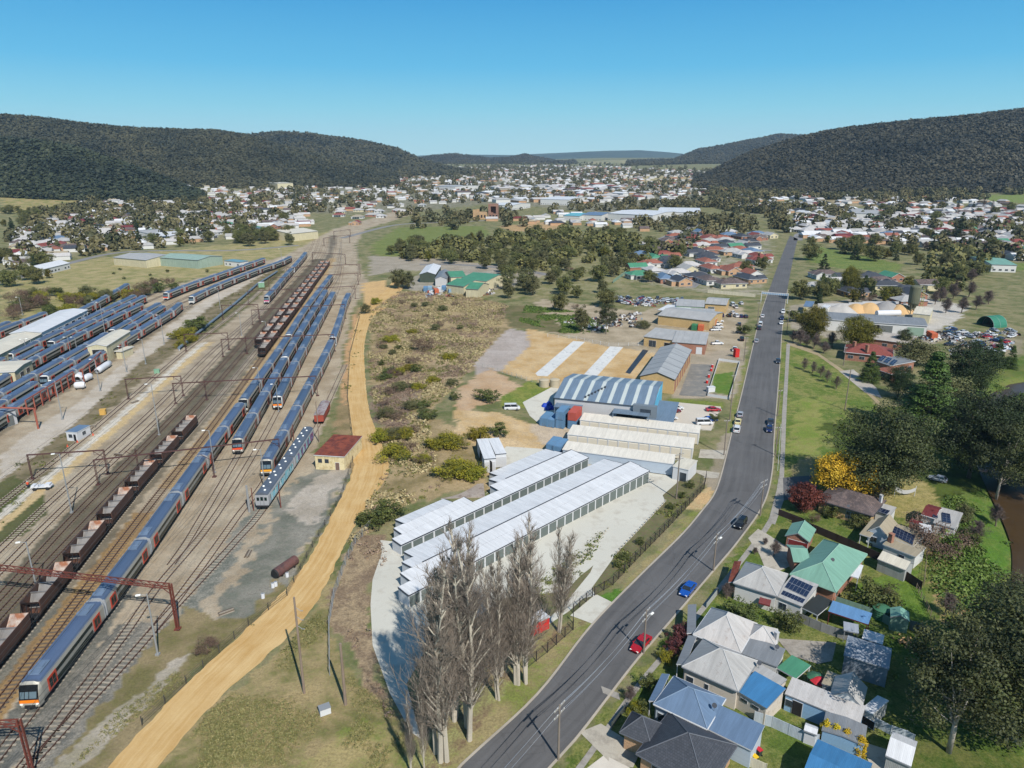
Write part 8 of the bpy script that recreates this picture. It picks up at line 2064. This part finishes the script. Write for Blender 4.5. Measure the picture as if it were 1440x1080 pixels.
def region(poly, n, pal, area, sp=8.5, seed=1, ang=0.0, shapes=('hip','gable','ell'), row=34):
 pg = px_poly(poly); rr = random.Random(seed); xs = [p[0] for p in pg]; ys = [p[1] for p in pg]; got = []
 for _ in range(n*140):
  if len(got) >= n: break
  x, y = rr.uniform(min(xs), max(xs)), rr.uniform(min(ys), max(ys))
  if not inside(pg, np.array([x]), np.array([y]))[0]: continue
  # line houses up in streets
  c, s = math.cos(ang), math.sin(ang); u, v = c*x+s*y, -s*x+c*y; v = round(v/row)*row+row*(.26 if rr.random() < .5 else -.26); x, y = c*u-s*v, s*u+c*v
  if free(x, y, sp): OCC.append((x, y, sp)); got.append((x, y, ang+rr.choice((0, math.pi, 1.571))+rr.gauss(0,.06), rr.choices(list(pal), list(pal.values()))[0], rr.choice(shapes), rr.randrange(5)))
 return got
WEST = dict(white=6, grey=5, red=.8, green=.7, brown=1, cream=1, blue=.5); EST = {'red':1.6,'terracotta':1.6,'dark grey':3.5,'brown':1.5,'grey':2,'green':1,'blue':1,'white':1.5}; EAST = dict(white=5, grey=5, red=.7, green=1.2, brown=1.5, cream=1.2, terracotta=.6, blue=.7); TOWN = {'white':5,'bright white':3,'grey':5,'red':.7,'terracotta':.8,'dark grey':1,'brown':1.5,'maroon':.6,'cream':1}
REG = [('in the estate left of the road','905,350 960,333 1080,328 1072,412 1000,408 935,402 895,392',70,EST,11,.25),('across the road from the estate','1125,362 1140,385 1300,402 1290,424 1190,420 1128,412',14,EST,12,.1),('in the eastern suburb below the hill','1125,335 1132,305 1300,296 1440,300 1440,366 1300,346 1190,342',82,EAST,13,.12),
 ('among the western houses beyond the paddock','0,350 60,312 150,296 300,296 420,305 440,318 300,338 200,340 120,356 0,380',78,WEST,14,-.15),('on the slope below the left hill','90,296 170,272 300,264 430,266 430,300 300,292 200,290',40,WEST,15,.2),('beyond the railway bend','450,300 520,285 600,290 560,302 500,318',14,WEST,16,0)]
ID = 20
for area, poly, n, pal, sd, an in REG:
 g = region(poly, n, pal, area, 7.2, sd, an, row=30); cnt = {}
 for x, y, rz, col, shp, wi in sorted(g, key=lambda h: h[0]/h[1]):
  k = (col, shp); cnt[k] = cnt.get(k, 0)+1
  far_house(col, shp, wi, '%s-roofed %s house %s, %s from left' % (col, {'hip':'hipped','gable':'gabled','ell':'L-shaped'}[shp], area, nth(cnt[k])), x, y, rz, 'houses of the town')
# houses too many and too far to count: one mass
def house_mass(name, label, polys, seed):
 rr = random.Random(seed); bm = {}; ms = list(ROOFS); q = MB(); mats_ = [ROOFS[m] for m in ms]+[wall_white, wall_beige]
 for poly, n, big in polys:
  for x, y, rz, col, shp, wi in region(poly, n, TOWN, '', 6.6 if not big else 14, rr.randrange(999), rr.random()*.5, row=27 if not big else 40):
   L, W, h = rr.uniform(10,18)*(1+big), rr.uniform(8,11)*(1+big), 3+big*3; z = H(x, y); c, s = math.cos(rz), math.sin(rz)
   T = lambda a, b, e: (x+c*a-s*b, y+s*a+c*b, z+e)
   q.cur = len(ms)+(wi in (2, 3)); b4 = [(-L/2,-W/2),(L/2,-W/2),(L/2,W/2),(-L/2,W/2)]
   for k in range(4): a_, b_ = b4[k], b4[(k+1) % 4]; q.face([T(*a_,0), T(*b_,0), T(*b_,h), T(*a_,h)])
   q.cur = ms.index(col); r_ = 2.2+big*.6; e = .5; hp = W*.3 if shp == 'hip' else 0
   A, B, C, D = [T(a_*1.05, b_*1.08, h) for a_, b_ in b4]; r0, r1 = T(-L/2+hp,0,h+r_), T(L/2-hp,0,h+r_)
   q.face([A,B,r1,r0]); q.face([C,D,r0,r1]); q.face([B,C,r1]); q.face([D,A,r0])
 tag(q.build(name, mats_), label, None, None, 'stuff')
house_mass('town_houses', 'far town of many small roofs filling the valley', [('440,262 560,246 700,240 1000,246 1010,262 960,284 850,286 700,282 600,288 480,300 440,290',900,0),('600,276 740,268 900,272 880,284 700,288',40,.8),('620,236 800,232 980,240 1000,246 700,240',330,0),('1010,262 1120,275 1440,286 1440,300 1130,304 1000,290',200,0),('1125,300 1440,296 1440,368 1300,346 1130,340',260,0),('0,350 60,312 150,296 430,300 430,318 300,338 120,356 0,380',190,0),('90,296 170,268 300,258 440,258 440,300 200,292',240,0),('690,312 800,300 900,306 905,325 800,318',34,0),('300,250 440,246 440,262 300,262',70,0),('700,266 860,262 880,270 720,274',26,1)], 5)
# ---------------------------------------------------------------- mid-distance trees
def grove(poly, n, kinds, area, seed, sp=3.2, hs=(.75,1.25)):
 pg = px_poly(poly); rr = random.Random(seed); xs = [p[0] for p in pg]; ys = [p[1] for p in pg]; got = []
 for _ in range(n*40):
  if len(got) >= n: break
  x, y = rr.uniform(min(xs), max(xs)), rr.uniform(min(ys), max(ys))
  if inside(pg, np.array([x]), np.array([y]))[0] and free(x, y, sp): OCC.append((x, y, sp-.6)); got.append((x, y, rr.choices(list(kinds), list(kinds.values()))[0], rr.uniform(*hs)))
 return got
KN = dict(gorse='yellow gorse clump', mid='bushy olive tree', mid2='grey-green gum', midpine='dark pointed conifer', midgold='golden green cypress', lombardy='tall brown leafless poplar', bush='low green bush', olive='pale olive shrub', brown='purple brown leafless shrub')
GR = [('in the dense reserve','560,352 640,338 700,330 800,326 900,336 932,345 925,362 890,386 840,398 770,400 720,400 640,372 570,372',140,dict(mid=5,mid2=4,midgold=2.6,brown=1.2),2.4),('in the grove behind the building site','712,400 770,392 800,402 860,410 850,440 800,446 740,440 715,425',15,dict(mid2=5,mid=1,brown=1),3.6),('beside the green sheds','556,398 580,392 618,398 612,404 560,408',7,dict(mid2=3,mid=2),3),('at the near side of the grassy park','545,352 580,345 600,352 580,366 550,366',9,dict(mid2=3,mid=2),3.2),('in the scrub behind the storage yard','0,430 60,415 150,420 240,400 250,410 150,432 60,446 0,452',44,dict(bush=4,olive=3,brown=3,gorse=2),1.8),('along the left edge of the paddock','0,368 60,372 110,392 60,398 0,420',10,dict(mid=3,midpine=1,brown=1,midgold=.6),4),('on the paddock','150,380 280,372 300,382 200,398 130,400',7,dict(bush=3,brown=2,mid=1),5),('in the clump beside the depot shed','330,340 350,330 408,330 410,345 350,352',14,dict(mid=3,mid2=3),3.5),('above the western houses','0,300 90,296 150,305 110,325 60,345 0,345',26,dict(mid=4,midpine=2.5,midgold=.8),4),('among the western street trees','150,345 200,318 330,310 420,312 400,335 300,345 200,352',30,dict(mid=4,midgold=1.2,midpine=1.5,brown=1),4),('in the eastern park grove','1165,352 1230,345 1290,356 1300,376 1240,372 1180,366',22,dict(mid=3,midpine=2,midgold=1),3.6),('among the trees above the creek','1300,400 1310,360 1360,350 1400,372 1380,400 1340,420 1300,415',22,dict(mid=3,brown=2,mid2=1),4),('along the right side of the far road','1122,420 1135,400 1300,408 1310,425 1200,428 1130,428',16,dict(mid=2,midpine=2,midgold=1,brown=1),3.2),('among the estate gardens','905,350 960,333 1080,328 1072,412 1000,410 935,404 895,394',26,dict(bush=3,mid=1,midpine=1,brown=1),2.4),('in the eastern gardens','1130,345 1135,300 1440,292 1440,372 1300,352',46,dict(mid=4,midpine=1.3,midgold=1,brown=1.5,lombardy=.4),4)]
for i, (area, poly, n, kinds, sp) in enumerate(GR):
 cnt = {}
 for x, y, k, s in sorted(grove(poly, n, kinds, area, 50+i, sp), key=lambda h: h[0]/h[1]):
  cnt[k] = cnt.get(k, 0)+1; tree(k, '%s %s, %s from left' % (KN[k], area, nth(cnt[k])), 0, 0, SPEC[k][6]*s*(1.9 if i == 4 and k != 'olive' else .8 if i < 4 else .9), rnd.uniform(.85,1.2), group='trees of the valley', pt=(x, y))
for a in (('midpine','tall dark conifer beside the right side of the far road',1158,382,13,1.2),('golden','tall dome-shaped green cypress right of the far road',1194,413,17,.85),('pine','dark conifer left of the dome-shaped cypress',1155,413,12,1.4),('midpine','dark dome conifer in the eastern suburb, upper',1352,318,17,1.5),('midpine','dark dome conifer in the eastern suburb, lower',1349,338,17,1.6),('mid','leafy tree at the top corner of the road',1139,366,14,1.1)): tree(*a)
# ---------------------------------------------------------------- hills and forest
def ray_pt(px, py, Y):
 v = (py-540)/F_PX; D = Y*(v*CP+SP)/(CP-v*SP); return Vector(((px-720)/F_PX*(Y*CP+D*SP), Y, CAMH-D))
def interp(tab, t):
 t = max(0, min(len(tab)-1-1e-6, t*(len(tab)-1))); i = int(t); f = t-i; return tuple(a+(b-a)*f for a, b in zip(tab[i], tab[i+1]))
earth_h = mat('hill_soil', S(104,98,74), n=.35, scale=.02, fine=.1); earth_f = mat('far_pasture', S(176,162,116), n=.2, scale=.008, fine=.04, c2=S(110,118,76), amt=.4); earth_b = mat('far_forest_floor', S(72,84,70), n=.3, scale=.006, fine=.03)
def hill(label, ridge, Yr, foot, m, seed, back=1.5, ns=90, nt_=26):
 """ridge: photo outline; Yr: its distance; foot: distances of the front foot, left to right"""
 V = []; rs = np.random.RandomState(seed)
 for i in range(ns+1):
  s = i/ns; px, py = interp(ridge, s); yr = interp([(y,) for y in Yr], s)[0]; yf = interp([(y,) for y in foot], s)[0]
  top = ray_pt(px, py, yr); u = (top.x)/(yr)
  for j in range(nt_+1):
   t = j/nt_*(1+back);
   y = yf+(yr-yf)*min(t, 1)+(max(0, t-1)*(yr-yf)); x = u*y; prof = (t*t*(3-2*t))*.55+.45*t if t < 1 else max(0, 1-((t-1)/back)**2)
   z0 = H(x, y); z = z0-3+max(0, top.z-z0+3)*prof
   k = math.sin(min(t, 1)*math.pi); nz = mnoise.noise(Vector((x*.006, y*.006, seed)))*.16+mnoise.noise(Vector((x*.02, y*.02, seed)))*.06
   V.append((x, y, z+(z-z0)*nz*k))
 n = nt_+1; F_ = [(i*n+j, (i+1)*n+j, (i+1)*n+j+1, i*n+j+1) for i in range(ns) for j in range(nt_)]
 o = np_mesh('hill', V, F_, m, smooth=True); structure(o, label); return np.array(V).reshape(ns+1, n, 3), 1/(1+back)
def forest(label, grid, tf, n, size, m, seed, per=24, gap=-1, t0=0.0):
 rs = np.random.RandomState(seed); a, b = rs.rand(n)*(grid.shape[0]-1.001), (t0+(1.12-t0)*rs.rand(n))*tf*(grid.shape[1]-1)
 i, j = a.astype(int), b.astype(int); fa, fb = (a-i)[:, None], (b-j)[:, None]
 p = (grid[i,j]*(1-fa)+grid[i+1,j]*fa)*(1-fb)+(grid[i,j+1]*(1-fa)+grid[i+1,j+1]*fa)*fb
 nz = fbm(p[:, 0], p[:, 1], 90, seed)+.6*fbm(p[:, 0], p[:, 1], 35, seed+1); keep = nz > gap-.5; p, nz = p[keep], nz[keep]
 sz = size*(.6+.8*rs.rand(len(p))); k = np.repeat(np.arange(len(p)), per); g = rs.normal(size=(len(k), 3)); g /= np.linalg.norm(g, axis=1)[:, None]
 C = p[k]+np.stack([g[:,0]*.46, g[:,1]*.46, g[:,2]*.55+.72], 1)*sz[k][:, None]*(.75+.25*rs.rand(len(k)))[:, None]; Nn = .6*g+.35*rs.normal(size=g.shape)+np.array([0,-.15,.7]); Nn /= np.linalg.norm(Nn, axis=1)[:, None]
 tone = np.clip(.45+nz[k]*.7+.35*(rs.rand(len(p))[k]-.5)+.25*(rs.rand(len(k))-.5), 0, 1)
 tag(mesh_quads('forest', quads(C, Nn, sz[k]*.32, rs, .9), m, None, tone), label, None, None, 'stuff')
fm1 = leaf_mat('eucalypt_forest', S(54,56,38), S(96,90,64), jitter=0); fm2 = leaf_mat('pine_forest', S(42,50,34), S(74,82,52), jitter=0); fm3 = leaf_mat('burnt_forest', S(48,48,36), S(88,82,62), jitter=0); fm4 = leaf_mat('town_tree_mass', S(58,66,38), S(128,120,80), jitter=0)
g, tf = hill('long wooded ridge on the left', [(-200,170),(-80,164),(0,165),(60,170),(130,179),(200,185),(260,187),(310,188),(350,195),(400,209),(450,222),(520,238),(560,248)], [2000,2050,2200,2400], [1500,1500,1650,1900], earth_h, 3); forest('eucalypt forest covering the long left ridge', g, tf, 22000, 8.5, fm1, 11, 28)
g, tf = hill('nearer wooded spur at the left edge', [(-200,196),(-80,198),(0,201),(60,207),(110,216),(160,233),(215,252),(265,272),(285,280)], [1400,1400,1380,1330], [1130,1150,1180,1230], earth_h, 5); forest('dark pine forest on the left spur', g, tf, 7500, 9.5, fm2, 13)
g, tf = hill('second wooded range behind the left ridge', [(300,205),(340,195),(390,190),(430,192),(460,196),(500,201),(530,207),(560,214),(590,228),(630,240),(660,247)], [3100,3100,3000], [2500,2400,2500], earth_h, 7); forest('forest on the second left range', g, tf, 7500, 13, fm1, 15)
g, tf = hill('steep dark wooded hill on the right', [(975,258),(1010,240),(1060,217),(1120,199),(1160,190),(1200,184),(1260,176),(1330,171),(1380,166),(1440,158),(1560,150),(1700,152)], [2300,2000,1900,1850,1800], [1750,1450,1380,1330,1280], earth_h, 9); forest('thin burnt eucalypt forest on the right hill', g, tf, 21000, 9, fm3, 17, 28)
g, tf = hill('blue wooded mountain behind the right hill', [(880,247),(930,234),(980,213),(1020,206),(1050,200),(1095,191),(1130,193),(1190,204),(1260,222)], [4600], [3700], earth_b, 11) if 0 else hill('blue wooded mountain behind the right hill', [(880,247),(930,234),(980,213),(1020,206),(1050,200),(1095,191),(1130,193),(1190,204),(1260,222)], [4600,4600], [3700,3700], earth_b, 11); forest('forest on the blue mountain', g, tf, 8000, 12, fm1, 19)
g, tf = hill('small dark wooded hills at the end of the valley', [(560,232),(600,222),(640,218),(690,225),(715,224),(738,219),(765,225),(810,233)], [5200,5200], [4500,4500], earth_b, 13); forest('forest on the small valley-end hills', g, tf, 4200, 12, fm1, 21)
hill('pale grassy rise beyond the town', [(740,240),(800,230),(860,225),(920,225),(980,231),(1040,241)], [5000,5000], [4100,4100], earth_f, 15); hill('distant blue range along the horizon', [(300,224),(420,221),(520,220),(580,219),(640,217),(720,218),(760,216),(850,212),(900,211),(940,214),(980,218),(1050,221),(1150,224)], [9000,9000], [7400,7400], earth_b, 17, ns=140)
# street and garden trees of the far town: one mass
def tree_mass(label, polys, seed, size, m):
 rs = np.random.RandomState(seed); pts = []
 for poly, n in polys:
  p = px_poly(poly); xs = [q[0] for q in p]; ys = [q[1] for q in p]; X = rs.uniform(min(xs), max(xs), n*5); Y = rs.uniform(min(ys), max(ys), n*5); ok = inside(p, X, Y) & (fbm(X, Y, 120, seed)+fbm(X, Y, 40, seed+2)*.7 > -.16); pts += list(zip(X[ok][:n], Y[ok][:n]))
 pts = [q for q in pts if free(q[0], q[1], 1)]; p = np.array([(x, y, H(x, y)) for x, y in pts]); per = 76; sz = size*(.5+.9*rs.rand(len(p))); k = np.repeat(np.arange(len(p)), per); g_ = rs.normal(size=(len(k), 3)); g_ /= np.linalg.norm(g_, axis=1)[:, None]
 C = p[k]+np.stack([g_[:,0]*.5, g_[:,1]*.5, g_[:,2]*.5+.52], 1)*sz[k][:, None]; Nn = g_+.5*rs.normal(size=g_.shape)+np.array([0,0,.3]); Nn /= np.linalg.norm(Nn, axis=1)[:, None]
 tag(mesh_quads('trees', quads(C, Nn, sz[k]*.2, rs, .9), m, None, np.clip(rs.rand(len(p))[k]*.8+.2*rs.rand(len(k)), 0, 1)), label, None, None, 'stuff')
tree_mass('street and garden trees scattered through the far town', [('430,300 450,262 560,240 700,234 1000,240 1020,262 960,290 850,300 700,300 600,300',2000),('1000,262 1440,276 1440,300 1130,308 1000,300',650),('80,300 170,268 440,248 440,300 300,300',480),('860,285 1000,285 1130,300 1110,330 960,330 900,330',260),('560,300 700,300 760,320 560,325',60),('1000,270 1150,272 1440,268 1440,280 1000,285',500),('1125,300 1440,292 1440,372 1300,352 1130,345',420),('0,345 60,300 150,290 430,300 300,342 120,360 0,385',560),('905,350 960,333 1080,328 1072,412 1000,408 935,402 895,392',60),('600,230 800,228 1000,236 1000,246 600,244',500)], 23, 9, fm4)
tree_mass('undergrowth and crowded crowns of the dense reserve', [('560,356 640,342 700,334 800,328 900,338 930,346 925,362 890,384 840,392 770,388 720,384 640,368 570,368',190),('1290,420 1310,370 1360,352 1400,372 1380,400 1340,420',60)], 29, 7.5, LM['town'])
# the air of the valley: a thin even haze
q = MB(); q.box(-9000, 9000, -400, 9900, -8, 420); hz = bpy.data.materials.new('valley_air'); hz.use_nodes = True; nt_z = hz.node_tree; nt_z.nodes.clear()
vo_ = nt_z.nodes.new('ShaderNodeOutputMaterial'); pv = nt_z.nodes.new('ShaderNodeVolumePrincipled'); pv.inputs['Color'].default_value = (.5, .74, 1, 1); pv.inputs['Density'].default_value = HAZE; nt_z.links.new(pv.outputs[0], vo_.inputs['Volume'])
tag(q.build('haze', hz, None, uv=False), 'thin pale blue haze filling the valley', None, None, 'stuff')
# ---------------------------------------------------------------- camera, light
cam = bpy.data.cameras.new('camera'); co = bpy.data.objects.new('camera', cam); COL.objects.link(co)
cam.sensor_width = 36; cam.lens = 36*F_PX/1440; cam.clip_end = 30000; cam.clip_start = .5
co.location = (0, 0, CAMH); co.rotation_euler = (R(90)-PITCH, 0, 0)
SC.camera = co
SUN_EL, SUN_AZ = R(45), R(154)          # azimuth clockwise from +Y: behind the camera to the right
sun = bpy.data.lights.new('sun', 'SUN'); so = bpy.data.objects.new('sun', sun); COL.objects.link(so)
sd = Vector((math.sin(SUN_AZ)*math.cos(SUN_EL), math.cos(SUN_AZ)*math.cos(SUN_EL), math.sin(SUN_EL)))
so.rotation_euler = sd.to_track_quat('Z', 'Y').to_euler(); so.location = (60, -80, 200)
sun.energy = 4.4; sun.angle = R(.53); sun.color = (1, .955, .89)
w = bpy.data.worlds.new('World'); SC.world = w; w.use_nodes = True
nt = w.node_tree; nt.nodes.clear()
wo = nt.nodes.new('ShaderNodeOutputWorld'); bg = nt.nodes.new('ShaderNodeBackground')
sky = nt.nodes.new('ShaderNodeTexSky'); sky.sky_type = 'NISHITA'; sky.sun_disc = False
sky.sun_elevation = SUN_EL; sky.sun_rotation = SUN_AZ
sky.altitude = 900; sky.air_density = 1.0; sky.dust_density = .25; sky.ozone_density = 2.2
# clear-day colours: cyan low over the hills, deep blue overhead, laid over the physical sky
tcw = nt.nodes.new('ShaderNodeTexCoord'); sxw = nt.nodes.new('ShaderNodeSeparateXYZ'); nt.links.new(tcw.outputs['Generated'], sxw.inputs[0])
cr = nt.nodes.new('ShaderNodeValToRGB'); nt.links.new(sxw.outputs[2], cr.inputs[0])
el = cr.color_ramp.elements; el[0].position = 0.0; el[1].position = 1.0
def skyc(r, g, b): return (lin(r)/2**EXPO, lin(g)/2**EXPO, lin(b)/2**EXPO, 1)
el[0].color = skyc(180, 224, 233); el[1].color = skyc(84, 122, 166)
for ps, c in ((.03, (164, 219, 232)), (.06, (136, 209, 231)), (.11, (92, 187, 231)), (.186, (64, 162, 220)), (.32, (60, 134, 196)), (.5, (84, 136, 182))):
 e = el.new(ps); e.color = skyc(*c)
vm = nt.nodes.new('ShaderNodeVectorMath'); vm.operation = 'SCALE'; nt.links.new(cr.outputs[0], vm.inputs[0]); vm.inputs['Scale'].default_value = 1/SKY_STR
mxs = nt.nodes.new('ShaderNodeMix'); mxs.data_type = 'RGBA'; mxs.inputs[0].default_value = .94
nt.links.new(sky.outputs[0], mxs.inputs[6]); nt.links.new(vm.outputs[0], mxs.inputs[7])
mpw = nt.nodes.new('ShaderNodeMapping'); mpw.inputs['Scale'].default_value = (9, 9, 60); nt.links.new(tcw.outputs['Generated'], mpw.inputs[0])
wisp = ramp01(nt, noise_n(nt, mpw.outputs[0], 1.0, 5, .6), .68, .84); band = math_n(nt, 'MULTIPLY', ramp01(nt, sxw.outputs[2], .02, .035), ramp01(nt, sxw.outputs[2], .075, .05))
skc = mix_n(nt, math_n(nt, 'MULTIPLY', math_n(nt, 'MULTIPLY', wisp, band), .4), mxs.outputs[2], tuple(c/SKY_STR for c in skyc(236, 240, 240)[:3]))
nt.links.new(skc, bg.inputs[0]); bg.inputs[1].default_value = SKY_STR
nt.links.new(bg.outputs[0], wo.inputs[0])
vs = SC.view_settings; vs.view_transform = 'Standard'; vs.look = 'None'; vs.gamma = 1; vs.use_curve_mapping = False
vs.exposure = EXPO
SC.cycles.max_bounces = 4; SC.cycles.diffuse_bounces = 2; SC.cycles.glossy_bounces = 2; SC.cycles.transparent_max_bounces = 8
SC.cycles.use_denoising = True; SC.cycles.use_adaptive_sampling = True; SC.cycles.adaptive_threshold = .015
